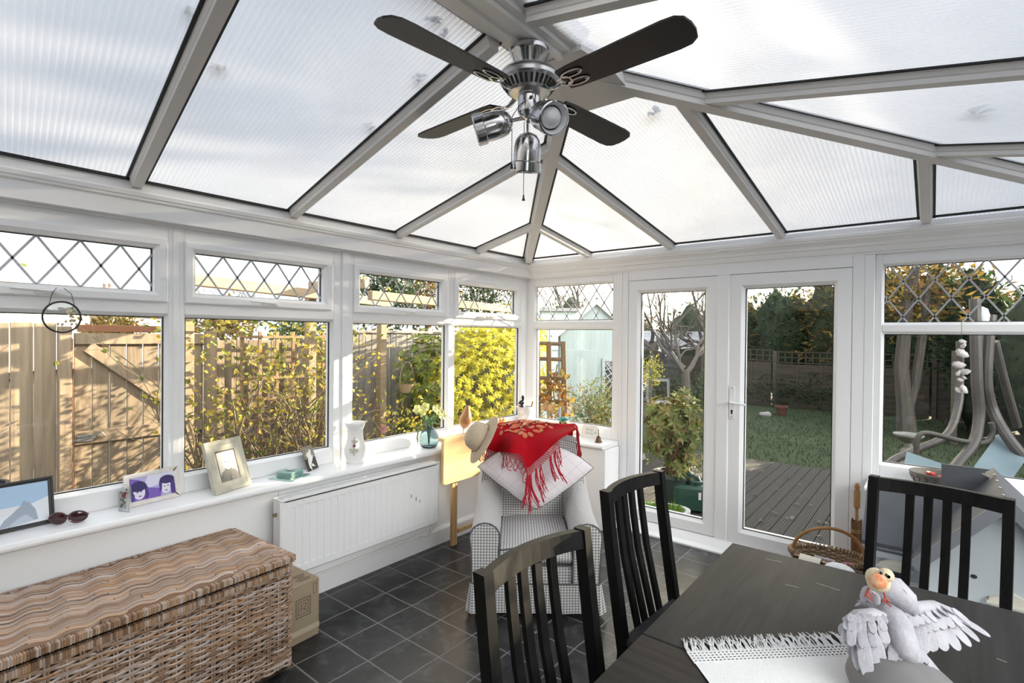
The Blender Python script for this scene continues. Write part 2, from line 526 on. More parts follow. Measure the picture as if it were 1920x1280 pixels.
# dwarf walls --------------------------------------------------------
b = MB(); b.box((-.17, (BY+YF)/2, SILL_L/2-.02), (.46, YF-BY+.4, SILL_L-.04))
wl = struct(b.build('wall_left', PAINT))
b = MB(); b.box((.5, .11, SILL_R/2-.02), (.81, .48, SILL_R-.04))
struct(b.build('wall_right', PAINT))
b = MB(); b.box(((2.68+WX)/2+.1, .11, SILL_R/2-.02), (WX-2.68+.2, .48, SILL_R-.04))
struct(b.build('wall_right', PAINT))
BRICK = mat('red_brick', (.30,.14,.09), .85, col2=(.42,.24,.16), scale=12)
b = MB()
b.box(((XF+WX)/2, BY-.12, 1.05), (WX-XF+.4, .24, 2.1))
b.box(((XF+WX)/2, BY-.12, 2.45), (WX-XF+.4, .24, .7))
struct(b.build('wall_back', PAINT))
# the patio doors into the house, reflected in the garden glass
h = holder('door_3')
mpB = lambda u, v, w: Vector((u, BY+w, v))
b = MB(); b.ring(1.0, 3.4, .0, 2.1, [(0, 0), (0, .05), (.07, .05), (.09, .03), (.09, 0)], mpB)
b.box((2.2, BY+.03, 1.05), (.09, .05, 1.98)); b.build('door_frame', PVC, h)
b = MB(); b.box((2.2, BY+.005, 1.05), (2.3, .01, 2.0)); b.build('pane', mat('dark_room_glass', (.03,.035,.04), .08), h)

# skirting
b = MB()
b.prism([(0, .0), (.018, .0), (.018, .105), (.008, .125), (0, .125)], -2.275, YF-.28, lambda u, v, w: Vector((.06+u, w, v)))
struct(b.build('baseboard_left', GLOSSW))
b = MB()
b.prism([(0, .0), (.018, .0), (.018, .105), (.008, .125), (0, .125)], BY, -2.283, lambda u, v, w: Vector((.06+u, w, v)))
struct(b.build('baseboard_left', GLOSSW))

# window boards (sills) ----------------------------------------------
def nose(w0, w1, z, t=.035):
    pr = [(w0, z-t), (w1-.012, z-t)]
    for k in range(7):
        a = -math.pi/2+math.pi*k/6
        pr.append((w1-.014+math.cos(a)*.014, z-t/2+math.sin(a)*t/2))
    pr += [(w0, z)]
    return pr
b = MB(); b.prism(nose(-.02, .235, SILL_L), BY, YF, lambda u, v, w: Vector((XF+u, w, v)))
struct(b.build('trim_1', GLOSSW))
b = MB(); b.prism(nose(-.02, .29, SILL_R), .135, .895, lambda u, v, w: Vector((w, YF-u, v)))
struct(b.build('trim_2', GLOSSW))
b = MB(); b.prism(nose(-.02, .29, SILL_R), 2.665, WX, lambda u, v, w: Vector((w, YF-u, v)))
struct(b.build('trim_3', GLOSSW))
# crack and stain beside the left board, and a chipped patch on the return of the dwarf wall
b = MB(); b.tube([(.0605, -2.425, .70), (.0605, -2.432, .62), (.0605, -2.421, .55), (.0605, -2.425, .42), (.0605, -2.418, .33)], .0012, 4)
struct(b.build('trim_4', mat('hairline_crack', (.45,.44,.42), .9)))
b = MB(); b.box((.9065, .118, .36), (.003, .016, .60))
struct(b.build('trim_5', mat('mastic_stain', (.33,.31,.27), .9, col2=(.55,.53,.48), scale=30)))

# frames -------------------------------------------------------------
D0 = -.07
FR = [(0, D0), (0, 0), (.046, 0), (.056, -.012), (.062, -.016), (.062, D0)]
SASH = [(0, -.01), (0, .017), (.006, .021), (.034, .021), (.044, .010), (.052, .004), (.052, D0)]
BEAD = [(0, D0), (0, -.012), (.012, -.026), (.014, -.032), (.014, D0)]
GW = -.034                          # glass plane
def frame_ring(b, mp, u0, u1, v0, v1, prof): b.ring(u0, u1, v0, v1, prof, mp)
def pane(mp, u0, u1, v0, v1, parent, w=GW):
    b = MB(); b.prism([(u0, v0), (u1, v0), (u1, v1), (u0, v1)], w-.004, w, mp)
    o = b.build('pane', PANE, parent); return o
def gasket(b, mp, u0, u1, v0, v1, w=GW+.002):
    b.ring(u0, u1, v0, v1, [(-.001, w-.01), (-.001, w), (.0045, w), (.0045, w-.01)], mp)
def lattice(mp, u0, u1, v0, v1, parent, pitch=.155, height=None, pu=0.0, pv=0.0, wd=.010, w=GW+.001):
    """diamond lead strips clipped to the glass"""
    height = height or (v1-v0)
    b = MB()
    s = height/pitch
    k = -12
    while k < 30:
        for sg in (1, -1):
            ua = u0+pu+k*pitch; va = v0+pv        # line v = va + sg*s*(u-ua)
            pts = []
            for u in (u0, u1):
                v = va+sg*s*(u-ua)
                if v0-1e-6 <= v <= v1+1e-6: pts.append((u, v))
            for v in (v0, v1):
                u = ua+sg*(v-va)/s
                if u0+1e-6 < u < u1-1e-6: pts.append((u, v))
            if len(pts) >= 2:
                p, q = pts[0], pts[-1]
                if abs(p[0]-q[0])+abs(p[1]-q[1]) > .01:
                    a, c = mp(p[0], p[1], w), mp(q[0], q[1], w)
                    nrm = mp(0, 0, 1)-mp(0, 0, 0)
                    b.bar(a, c, wd, .003, nrm)
        k += 1
    return b.build('lead_lattice', LEAD, parent)
def espag(parent, mp, u, v, flip=1):
    """window handle : base plate and long lever"""
    b = MB()
    b.prism([(u-.048, v-.012), (u+.048, v-.012), (u+.055, v), (u+.048, v+.012), (u-.048, v+.012), (u-.055, v)], .02, .030, mp)
    b.lathe([(0, .052), (.011, .050), (.013, .03)], 12, Matrix.Translation(mp(u+.012*flip, v, 0)-Vector((0,0,0))) @ (Vector((0,0,1)).rotation_difference(mp(0,0,1)-mp(0,0,0)).to_matrix().to_4x4()))
    pts = [mp(u+.014*flip, v, .046), mp(u-.03*flip, v+.001, .050), mp(u-.09*flip, v+.004, .046), mp(u-.135*flip, v+.006, .044)]
    b.tube(pts, [.0105, .0085, .0078, .007], 8, flat=.7)
    o = b.build('handle', PVC2, parent)
    b = MB(); b.lathe([(0, .0535), (.0042, .0535), (.0042, .05)], 10, Matrix.Translation(mp(u+.012*flip, v, 0)) @ (Vector((0,0,1)).rotation_difference(mp(0,0,1)-mp(0,0,0)).to_matrix().to_4x4()))
    b.build('lock_barrel', CHROME, o)

def window(name, mp, U0, U1, zb, zt, gu0, gu1, gb, gt, fb, ft, sash=True, handle=None, latt=None, hflip=1):
    """U0..U1 member limits ; g* lower glass ; f* fanlight glass (same u for both)"""
    h = holder(name)
    b = MB()
    tr0, tr1 = gt+.014, fb-(.066 if sash else .014)       # transom
    fu0, fu1 = (gu0[1], gu1[1]); lu0, lu1 = gu0[0], gu1[0]
    # members as boxes with chamfers
    def mem(u0, u1, v0, v1, w1=0.0):
        c = mp((u0+u1)/2, (v0+v1)/2, (D0+w1)/2)
        e = mp(u1, v1, w1)-mp(u0, v0, D0)
        b.box(c, (abs(e.x), abs(e.y), abs(e.z)), .004)
    mem(U0, lu0-.012, zb, zt); mem(lu1+.012, U1, zb, zt)
    la, lb = lu0-.012, lu1+.012
    mem(la, lb, zb, gb-.012)
    mem(la, lb, tr0, tr1 if not sash else fb-.045)
    mem(la, lb, ft+(.045 if sash else .012), zt)
    b.build('window_frame', PVC, h)
    b = MB(); frame_ring(b, mp, lu0-.014, lu1+.014, gb-.014, gt+.014, BEAD)
    if not sash: frame_ring(b, mp, fu0-.014, fu1+.014, fb-.014, ft+.014, BEAD)
    b.build('glazing_bead', PVC, h)
    pane(mp, lu0-.004, lu1+.004, gb-.004, gt+.004, h)
    b = MB(); gasket(b, mp, lu0, lu1, gb, gt)
    gasket(b, mp, fu0, fu1, fb, ft, GW+.002); b.build('gasket', BLACKRUB, h)
    if sash:
        b = MB(); frame_ring(b, mp, fu0-.052, fu1+.052, fb-.052, ft+.052, SASH); b.build('opening_sash', PVC, h)
    pane(mp, fu0-.004, fu1+.004, fb-.004, ft+.004, h)
    lk = latt or {}
    lattice(mp, fu0, fu1, fb, ft, h, **lk)
    if handle: espag(h, mp, handle, fb-.03, hflip)
    return h
ZT = 2.2
# left wall : two units of two lights
window('window_1', mpL, -3.95, -2.897, SILL_L, ZT, (-3.83, -3.755), (-2.945, -2.996), .838, 1.662, 1.788, 2.008, handle=-3.40, latt=dict(pu=.005), hflip=1)
window('window_2', mpL, -2.897, -1.915, SILL_L, ZT, (-2.846, -2.808), (-1.987, -2.05), .836, 1.661, 1.788, 2.008, handle=-2.40, hflip=1)
window('window_3', mpL, -1.868, -.898, SILL_L, ZT, (-1.815, -1.777), (-.938, -1.008), .828, 1.659, 1.783, 2.006, handle=-1.33, hflip=1)
window('window_4', mpL, -.898, YF+.07, SILL_L, ZT, (-.842, -.815), (.034, -.037), .826, 1.657, 1.781, 2.004, handle=-.42, hflip=1)
b = MB(); b.prism([(-.07, -.026), (.006, -.026), (.010, -.020), (.010, .020), (.006, .026), (-.07, .026)], SILL_L, ZT, lambda u, v, w: Vector((XF+u, -1.891+v, w)))
b.box((XF-.03, -2.897, 1.45), (.07, .035, 1.43), .004)
struct(b.build('trim_6', PVC))
b = MB(); b.box((XF-.02, -4.35, 1.47), (.1, .8, 1.47)); struct(b.build('wall_left', PAINT))
# right wall
window('window_5', mpR, XF-.07, .898, SILL_R, ZT, (-.003, -.006), (.809, .809), .797, 1.646, 1.730, 2.05, sash=False, latt=dict(height=.222, pv=.04, pu=.03))
window('window_6', mpR, 2.682, WX-.05, SILL_R, ZT, (2.732, 2.730), (3.62, 3.62), .80, 1.615, 1.689, 2.045, sash=False, latt=dict(height=.222, pv=.035, pu=.095))
b = MB()
for u in (.9075, 2.655):
    wd = .010 if u < 1 else .0275
    b.box((u, YF+.019, 2.124/2), (wd*2, .062, 2.124), .004)
struct(b.build('trim_7', PVC))
# french doors
def door(name, u0, u1, gu0, gu1, gb, gt, zb, zt):
    h = holder(name)
    st = gu0-u0
    b = MB()
    ins = gu0-u0
    sash = [(0, -.03), (0, .004), (.004, .008), (ins-.026, .008), (ins-.012, -.006), (ins-.008, -.010), (ins, -.020), (ins, D0)]
    b.ring(u0, u1, zb, zt, sash, mpR)
    # the bottom and top rails differ in height from the stiles
    b.build('door_leaf', PVC, h)
    return h
d1 = door('door_1', .973, 1.706, 1.077, 1.610, .182, 1.958, .075, 2.048)
pane(mpR, 1.06, 1.625, .16, 1.975, d1, -.045)
b = MB(); gasket(b, mpR, 1.076, 1.603, .178, 1.946, -.018); b.build('gasket', BLACKRUB, d1)
d2 = door('door_2', 1.792, 2.560, 1.898, 2.462, .175, 1.942, .07, 2.048)
pane(mpR, 1.88, 2.475, .155, 1.96, d2, -.045)
b = MB(); gasket(b, mpR, 1.897, 2.455, .176, 1.943, -.018); b.build('gasket', BLACKRUB, d2)
b = MB(); b.prism([(1.700, -.03), (1.700, .010), (1.708, .018), (1.786, .018), (1.794, .010), (1.794, -.03)], .06, 2.05, lambda u, v, w: Vector((u, YF-v, w)))
b.build('cover_strip', PVC2, d1)
# the lever handle
b = MB(); b.prism([(1.803, .985), (1.835, .985), (1.838, .99), (1.838, 1.222), (1.835, 1.227), (1.803, 1.227), (1.800, 1.222), (1.800, .99)], .008, .017, mpR)
hd = b.build('handle_plate', PVC2, d2)
b = MB()
b.tube([mpR(1.819, 1.105, .012), mpR(1.819, 1.105, .05)], .010, 10)
b.tube([mpR(1.812, 1.107, .055), mpR(1.86, 1.104, .058), mpR(1.93, 1.098, .056)], [.010, .0085, .008], 8, flat=1.0)
b.build('lever', GLOSSW, hd)
b = MB()
b.box(mpR(1.819, 1.028, .018), (.010, .003, .018)); b.lathe([(0, .0015), (.0085, .0015), (.0085, 0)], 12, Matrix.Translation(mpR(1.819, 1.042, .0172)) @ Matrix.Rotation(R_(90), 4, 'X'))
b.build('keyhole', mat('dark_metal', (.05,.045,.04), .4, .8), hd)
for z in (1.212, 1.000):
    b = MB(); b.lathe([(0, .002), (.005, .001), (.005, 0)], 10, Matrix.Translation(mpR(1.819, z, .017)) @ Matrix.Rotation(R_(90), 4, 'X')); b.build('screw', CHROME, hd)
# door frame and threshold
b = MB()
for (u0, u1) in ((.918, .970), (2.562, 2.628)): b.box(((u0+u1)/2, YF+.03, 1.09), (u1-u0, .08, 2.18), .004)
b.box((1.766, YF+.03, 2.125), (1.59, .08, .148), .004)
b.box((1.77, YF+.02, .045), (1.65, .10, .05), .006)
struct(b.build('trim_8', PVC))
b = MB(); b.prism([(-.02, 0), (.125, 0), (.125, .012), (.085, .03), (.05, .065), (-.02, .065)], .912, 2.66, lambda u, v, w: Vector((w, YF-u, v)))
struct(b.build('trim_9', GLOSSW))
# side wall glazing : unseen, glazed full height to throw light on the left wall
h = holder('window_7')
b = MB()
for u in (-4.7, -3.75, -2.8, -1.85, -.95, .05): b.box((WX+.03, u, 1.10), (.07, .09, 2.2), .004)
for z in (.06, 2.14): b.box((WX+.03, -2.3, z), (.066, 4.9, .11), .004)
b.build('window_frame', PVC, h)
b = MB(); b.box((WX+.04, -2.3, 1.10), (.006, 4.8, 2.1)); b.build('pane', PANE, h)

# eaves cornice ------------------------------------------------------
CP = [(-.02, 2.125), (.012, 2.125), (.012, 2.137), (.020, 2.142), (.026, 2.168), (.026, 2.176), (.034, 2.180), (.036, 2.198), (.046, 2.214), (.060, 2.226),
      (.060, 2.236), (.066, 2.240), (.068, 2.258), (.060, 2.268), (.060, 2.276), (-.02, 2.281)]
def cornice(name, mp, ua, ub, ma, mb):
    b = MB()
    vs = []
    for (w, z) in CP: vs.append(mp(ua+ma*w, z, w))
    for (w, z) in CP: vs.append(mp(ub-mb*w, z, w))
    n = len(CP)
    b.add(vs, [(i, i+1, n+i+1, n+i) for i in range(n-1)]+[tuple(range(n)), tuple(range(2*n-1, n-1, -1))])
    return struct(b.build(name, PVC2, recalc=True))
cornice('trim_11', mpL, BY, YF, 0, 1)
cornice('trim_12', mpR, XF, WX, 1, 1)
cornice('trim_13', mpE, BY, YF, 0, 1)

# roof ---------------------------------------------------------------
def zL(x): return ZE+SL_L*(x-XF)
def zRt(x): return ZE+SL_L*(WX-.12-x) if False else ZE+(APZ-ZE)/(WX-APX)*(WX-x)
def zH(y): return ZE+SL_H*(YF-y)
roof = holder('ceiling')
PXS = poly_mat('ribbed_sheet_ribs_askew', 1, .13)
PX, PY = poly_mat('ribbed_sheet_ribs_down_x', 1), poly_mat('ribbed_sheet_ribs_down_y', 0)
UPZ = .030
def sheet(pts, m):
    b = MB()
    lo = [Vector(p)+Vector((0, 0, UPZ)) for p in pts]; hi = [p+Vector((0, 0, .016)) for p in lo]
    n = len(lo)
    b.add(lo+hi, [tuple(range(n-1, -1, -1)), tuple(range(n, 2*n))])
    return b.build('roof_sheet', m, roof)
def hipL(y):   # x on the left hip for a given y
    return XF+(YF-y)/(YF-APY)*(APX-XF)
def hipR(y): return WX-(YF-y)/(YF-APY)*(WX-APX)
def hy(x):     # y on the hips for a given x
    return YF-(x-XF)/(APX-XF)*(YF-APY) if x <= APX else YF-(WX-x)/(WX-APX)*(YF-APY)
LY = [-.63, -1.48, -2.282, -3.084, -3.90]
HX = [.601, 1.349, 2.136, 2.933]
RY = [-.86, -1.73, -2.56, -3.35, -4.15]
OV = .12
def ptL(x, y): return Vector((x, y, zL(x)))
def ptR(x, y): return Vector((x, y, zRt(x)))
def ptH(x, y): return Vector((x, y, zH(y)))
SK = .13                      # the left bars run slightly out of square
def topL(y):
    q = (y-SK*.847*YF)/(1-SK*.847)
    return Vector((hipL(q), q, 0)) if q > APY else Vector((APX, y-SK*(APX-XF), 0))
ys = [YF]+LY+[BY]
for a, c in zip(ys[:-1], ys[1:]):
    ta = topL(a) if a < YF else Vector((XF, YF, 0)); tc_ = topL(c)
    pts = [ptL(XF-OV, a+SK*OV), ptL(ta.x, ta.y)]
    if ta.y > APY > tc_.y: pts.append(ptL(APX, APY))
    pts += [ptL(tc_.x, tc_.y), ptL(XF-OV, c+SK*OV)]
    sheet(pts, PXS)
ys = [YF]+RY+[BY]
for a, c in zip(ys[:-1], ys[1:]):
    xa = hipR(a) if a > APY else APX; xc = hipR(c) if c > APY else APX
    pts = [ptR(WX+OV, a), ptR(xa, a)]
    if a > APY > c: pts.append(ptR(APX, APY))
    pts += [ptR(xc, c), ptR(WX+OV, c)]
    sheet(pts[::-1], PX)
xs = [XF]+HX+[WX]
for a, c in zip(xs[:-1], xs[1:]):
    pts = [ptH(a, YF+OV), ptH(a, hy(a))]
    if a < APX < c: pts.append(ptH(APX, APY))
    pts += [ptH(c, hy(c)), ptH(c, YF+OV)]
    sheet(pts[::-1], PY)
def rafter(a, b_, wid=.062, dep=.045, name='rafter', up=(0,0,1)):
    a, b_ = Vector(a), Vector(b_)
    d = (b_-a).normalized(); side = d.cross(Vector((0,0,1))).normalized(); u = side.cross(d)
    o = Vector((0, 0, UPZ))
    prof = [(-wid/2-.004, 0), (-wid/2, -.006), (-wid*.40, -dep*.55), (-wid*.34, -dep*.62), (-wid*.34, -dep), (wid*.34, -dep), (wid*.34, -dep*.62), (wid*.40, -dep*.55), (wid/2, -.006), (wid/2+.004, 0)]
    b = MB()
    vs = [a+o+side*p+u*q for p, q in prof]+[b_+o+side*p+u*q for p, q in prof]
    n = len(prof)
    b.add(vs, [(i, (i+1) % n, n+(i+1) % n, n+i) for i in range(n)]+[tuple(range(n)), tuple(range(2*n-1, n-1, -1))])
    ob = b.build(name, ROOFPVC, roof, recalc=True)
    g = MB()
    for sd in (-1, 1):
        g.bar(a+o+side*sd*(wid/2+.0075)-u*.003, b_+o+side*sd*(wid/2+.0075)-u*.003, .011, .006, u)
    g.build('rubber_seal', BLACKRUB, ob)
    return ob
for y in LY[:4]:
    tp = topL(y)
    if tp.y < APY: tp = Vector((APX-.10, tp.y+.013, 0))
    rafter(ptL(XF+.02, y), ptL(tp.x, tp.y))
for y in RY:
    xt = hipR(y) if y > APY else APX+.10
    rafter(ptR(WX-.02, y), ptR(xt, y))
for x in HX: rafter(ptH(x, YF-.02), ptH(x, hy(x)))
rafter((XF+.01, YF-.01, ZE), (APX, APY, APZ), .085, .055, 'hip_rafter')
rafter((WX-.01, YF-.01, ZE), (APX, APY, APZ), .085, .055, 'hip_rafter')
# ridge beam : stepped underside
b = MB()
pr = [(-.15, .04), (-.118, -.005), (-.105, -.010), (-.085, -.010), (-.08, -.022), (-.052, -.022), (-.047, -.034), (-.022, -.034), (-.016, -.026), (.016, -.026), (.022, -.034), (.047, -.034), (.052, -.022), (.08, -.022), (.085, -.010), (.105, -.010), (.118, -.005), (.15, .04)]
b.prism(pr, BY, -2.27, lambda u, v, w: Vector((APX+u, w, APZ+.020+v)))
b.build('ridge', PVC2, roof)
# cover plate where the hips meet the ridge
b = MB()
vs = [(APX-.13, -2.30, APZ-.012), (APX+.13, -2.30, APZ-.012), (APX+.17, -2.16, APZ-.03), (APX+.16, -1.92, APZ-.055), (APX-.15, -1.92, APZ-.055), (APX-.17, -2.16, APZ-.03)]
n = 6
b.add([Vector(p) for p in vs]+[Vector(p)+Vector((0, 0, .05)) for p in vs], [tuple(range(n-1, -1, -1)), tuple(range(n, 2*n))]+[(i, (i+1) % n, n+(i+1) % n, n+i) for i in range(n)])
b.build('ridge_end_cover', ROOFPVC, roof, recalc=True)
# black end tape along the eaves of the sheets
b = MB()
b.bar((XF+.055, BY, zL(XF+.055)+UPZ-.006), (XF+.055, YF, zL(XF+.055)+UPZ-.006), .02, .012)
b.bar((XF, YF-.055, zH(YF-.055)+UPZ-.006), (WX, YF-.055, zH(YF-.055)+UPZ-.006), .02, .012)
b.bar((WX-.055, BY, zL(XF+.055)+UPZ-.006), (WX-.055, YF, zL(XF+.055)+UPZ-.006), .02, .012)
b.build('eaves_seal', BLACKRUB, roof)
b = MB()
b.box((XF-.0, (BY+YF)/2, 2.225), (.10, YF-BY, .17)); b.box(((XF+WX)/2, YF+.06, 2.225), (WX-XF, .10, .17)); b.box((WX+.06, (BY+YF)/2, 2.225), (.1, YF-BY, .17))
struct(b.build('trim_14', PVC))
# ================================================================== FURNITURE
# ---- radiator under the left window board
rad = thing('radiator', 'white double panel radiator with vertical ridges below the left window board', 'radiator', (.093, -1.90, 0))
RL, RZ0, RZ1 = 1.18, .228, .664
def ridged(x0, sgn):
    b = MB()
    n = 24; dep = .006
    us = [(-RL/2, 0), (-RL/2+.012, 1)]
    pitch = (RL-.09)/n
    prof = [(-RL/2+.0, -.006), (-RL/2+.006, 0)]
    for i in range(n):
        u = -RL/2+.045+pitch*i
        prof += [(u+pitch*.12, 0), (u+pitch*.25, -dep), (u+pitch*.75, -dep), (u+pitch*.88, 0)]
    prof += [(RL/2-.006, 0), (RL/2, -.006)]
    zs = [(RZ0+.0, .3), (RZ0+.008, 0), (RZ0+.045, 0), (RZ0+.062, 1), (RZ1-.062, 1), (RZ1-.045, 0), (RZ1-.008, 0), (RZ1, .3)]
    vs = []
    for z, k in zs:
        for u, d in prof:
            q = d*k if k in (0, 1) else -.006
            vs.append((x0+sgn*q, u, z))
    m = len(prof)
    fs = [(i*m+j, i*m+j+1, (i+1)*m+j+1, (i+1)*m+j) for i in range(len(zs)-1) for j in range(m-1)]
    b.add(vs, fs)
    b.box((x0-sgn*.008, 0, (RZ0+RZ1)/2), (.010, RL, RZ1-RZ0-.004), .003)
    return b
RADW = mat('radiator_enamel', (.86,.86,.86), .3)
ridged(.112, 1).build('front_panel', RADW, rad, recalc=True)
ridged(.045, -1).build('rear_panel', RADW, rad, recalc=True)
b = MB()
b.box((.078, 0, RZ1-.002), (.078, RL, .004))
b.box((.116, 0, RZ1+.001), (.006, RL+.006, .014), .002); b.box((.040, 0, RZ1+.001), (.006, RL+.006, .014), .002)
for k in range(78):
    u = -RL/2+.03+k*(RL-.06)/77
    if abs(u) < .012: continue
    b.box((.079, u, RZ1+.004), (.068, .006, .006))
b.build('top_grille', RADW, rad)
b = MB(); b.box((.079, 0, RZ1-.012), (.066, RL-.05, .006)); b.build('grille_shadow_tray', mat('dark_fin_steel', (.20,.20,.20), .6), rad)  # dark strip, the shade inside the grille put into its colour
for u in (-RL/2-.002, RL/2+.002):
    b = MB()
    b.box((.079, u, (RZ0+RZ1)/2), (.074, .005, RZ1-RZ0-.01), .002)
    o = b.build('end_panel', RADW, rad)
b = MB(); b.tube([(.079, -RL/2-.006, .585), (.079, -RL/2-.022, .585)], .011, 8); b.build('bleed_plug', mat('aged_brass', (.25,.17,.09), .5, .7), rad)
b = MB(); b.tube([(.08, RL/2-.04, .21), (.08, RL/2-.04, .165), (.07, RL/2-.06, .145), (.02, RL/2-.10, .14), (.002, RL/2-.3, .13), (.0, -RL/2+.1, .128)], .0085, 8)
b.tube([(.08, RL/2-.02, .25), (.083, RL/2+.012, .245), (.083, RL/2+.015, .20), (.06, RL/2-.02, .16), (.03, RL/2-.08, .15)], .0085, 8)
b.build('pipe', PVC2, rad)
for (u, z) in ((.335, .478), (.372, .456), (.408, .432)):
    b = MB()
    for k in range(1):
        b.ell((.1125, u+random.uniform(-.008, .008), z+random.uniform(-.02, .018)), (.0012, random.uniform(.004, .007), random.uniform(.010, .016)), 7, 5, None, lambda p: p*random.uniform(.5, 1.1))
    b.build('rust_mark', mat('rust_chips', (.30,.22,.16), .8), rad)
b = MB(); b.box((.083, -RL/2-.0055, .30), (.02, .0015, .035)); b.build('sticker', mat('blue_sticker', (.12,.32,.55), .5), rad)

# ---- wicker chest
CH_RZ = R_(3.0)
chest = thing('wicker_chest', 'large brown woven wicker chest with a hinged lid below the left window', 'chest', (.395, -3.27, 0), CH_RZ)
CW, CLN, CHH = .575, 1.19, .555       # x depth, y length, height
WICK = [(.10,.055,.033), (.36,.20,.10), (.46,.36,.30), (.28,.16,.09), (.55,.46,.41), (.42,.23,.11), (.20,.12,.075), (.50,.38,.30), (.33,.25,.21), (.50,.28,.13), (.60,.53,.49), (.24,.15,.10)]
WM = mat('woven_rattan', (.3,.2,.1), .5, island=WICK, bump=.25, bscale=90)
WRAP = mat('rattan_wrapping', (.3,.2,.1), .55, island=[(.25,.14,.075), (.42,.25,.14), (.50,.40,.33), (.40,.22,.10), (.56,.47,.42), (.31,.19,.11), (.19,.11,.065), (.47,.31,.20)])
DARKIN = mat('dark_inside', (.030,.019,.012), .9)
b = MB(); b.box((0, 0, .24), (CW-.045, CLN-.045, .47)); b.build('lining', DARKIN, chest)
b = MB()
rng = random.Random(5)
def weave_wall(b, p0, p1, nrm, z0, z1, stake=.0475):
    p0, p1 = Vector(p0), Vector(p1); L = (p1-p0).length; d = (p1-p0)/L; nrm = Vector(nrm)
    ns = int(L/stake); st = L/ns
    rows = int((z1-z0)/.0122)
    for r in range(rows):
        z = z0+(r+.5)*(z1-z0)/rows
        # every course is made of overlapping rods
        u = -rng.uniform(0, .3)
        while u < L:
            l2 = rng.uniform(.35, .8)
            ua, ub = max(0, u), min(L, u+l2)
            if ub-ua > .02:
                pts = []; m = max(3, int((ub-ua)/st*3))
                zz = rng.uniform(-.002, .002)
                for k in range(m+1):
                    q = ua+(ub-ua)*k/m
                    ph = math.pi*(q/st+r)
                    pts.append(p0+d*q+nrm*(math.cos(ph)*.0075+.003)+Vector((0, 0, z+zz+math.sin(ph*.5+r)*.0012)))
                b.tube(pts, rng.uniform(.0048, .0066), 5)
            u += l2
    for k in range(ns+1):
        q = min(L, k*st)
        for e in (-.005, .005):
            b.tube([p0+d*q+d*e+nrm*.001+Vector((0, 0, z0)), p0+d*q+d*e+nrm*.001+Vector((0, 0, z1))], .0042, 5)
hx, hy_ = CW/2-.012, CLN/2-.012
weave_wall(b, (hx, -hy_, 0), (hx, hy_, 0), (1, 0, 0), .03, .475)
weave_wall(b, (hx, hy_, 0), (-hx, hy_, 0), (0, 1, 0), .03, .475)
weave_wall(b, (-hx, hy_, 0), (-hx, -hy_, 0), (-1, 0, 0), .03, .475, .09)
b.build('woven_body', WM, chest, 60)
for (px_, py_) in ((hx, hy_), (-hx, hy_), (hx, -hy_)):
    b = MB()
    for k in range(44):
        z = .03+k*.0102
        b.tube([(px_-.012, py_+.010, z), (px_+.006, py_+.006, z+.004), (px_+.010, py_-.012, z)], .0052, 5)
    b.build('corner_binding', WM, chest, 60)
def wrapped(b, p0, p1, w, h, stp=.0080):
    """square rail bound with flat cane"""
    p0, p1 = Vector(p0), Vector(p1); L = (p1-p0).length; d = (p1-p0)/L
    u = 0
    while u < L:
        q = rng.uniform(.8, 1.15)*stp
        b.bar(p0+d*u, p0+d*min(L, u+q*.97), w+rng.uniform(-.0015, .0015), h+rng.uniform(-.0015, .0015), (0, 0, 1), .0025)
        u += q
b = MB()
zr = .487
wrapped(b, (hx+.006, -hy_, zr), (hx+.006, hy_, zr), .026, .026); wrapped(b, (-hx, hy_+.006, zr), (hx, hy_+.006, zr), .026, .030)
b.build('body_rim', WRAP, chest)
b = MB()
for k in range(3): b.tube([(hx+.006, hy_+.004, .06+.02*k), (hx+.008, hy_-.09, .06+.02*k)], .008, 6)
b.build('foot_binding', WRAP, chest)
lid = MB()
zl = .530
wrapped(lid, (hx+.012, -hy_-.01, zl), (hx+.012, hy_+.01, zl), .028, .027)
wrapped(lid, (-hx-.008, -hy_-.01, zl), (-hx-.008, hy_+.01, zl), .026, .028)
wrapped(lid, (-hx, hy_+.012, zl), (hx+.012, hy_+.012, zl), .028, .030)
lid_o = lid.build('lid', WRAP, chest)
b = MB()
nrows = 46; x0, x1 = -hx+.005, hx-.002
for r in range(nrows):
    x = lerp(x0, x1, (r+.5)/nrows)
    dome = .012*math.sin(math.pi*(r+.5)/nrows)
    u = -hy_-rng.uniform(0, .2)
    while u < hy_:
        l2 = rng.uniform(.3, .75)
        ua, ub = max(-hy_, u), min(hy_, u+l2)
        if ub-ua > .03:
            m = max(4, int((ub-ua)/.016)); pts = []
            for k in range(m+1):
                q = ua+(ub-ua)*k/m
                ph = 2*math.pi*(q/.105)+r*.16
                pts.append((x+math.sin(ph)*.004, q, zl+.010+dome+math.cos(ph)*.0055+rng.uniform(-.0006, .0006)))
            b.tube(pts, rng.uniform(.0052, .0068), 5)
        u += l2+.004
b.build('lid_weave', WM, lid_o, 60)
b = MB(); b.box((0, 0, zl-.004), (CW-.06, CLN-.06, .012)); b.build('lid_board', DARKIN, lid_o)

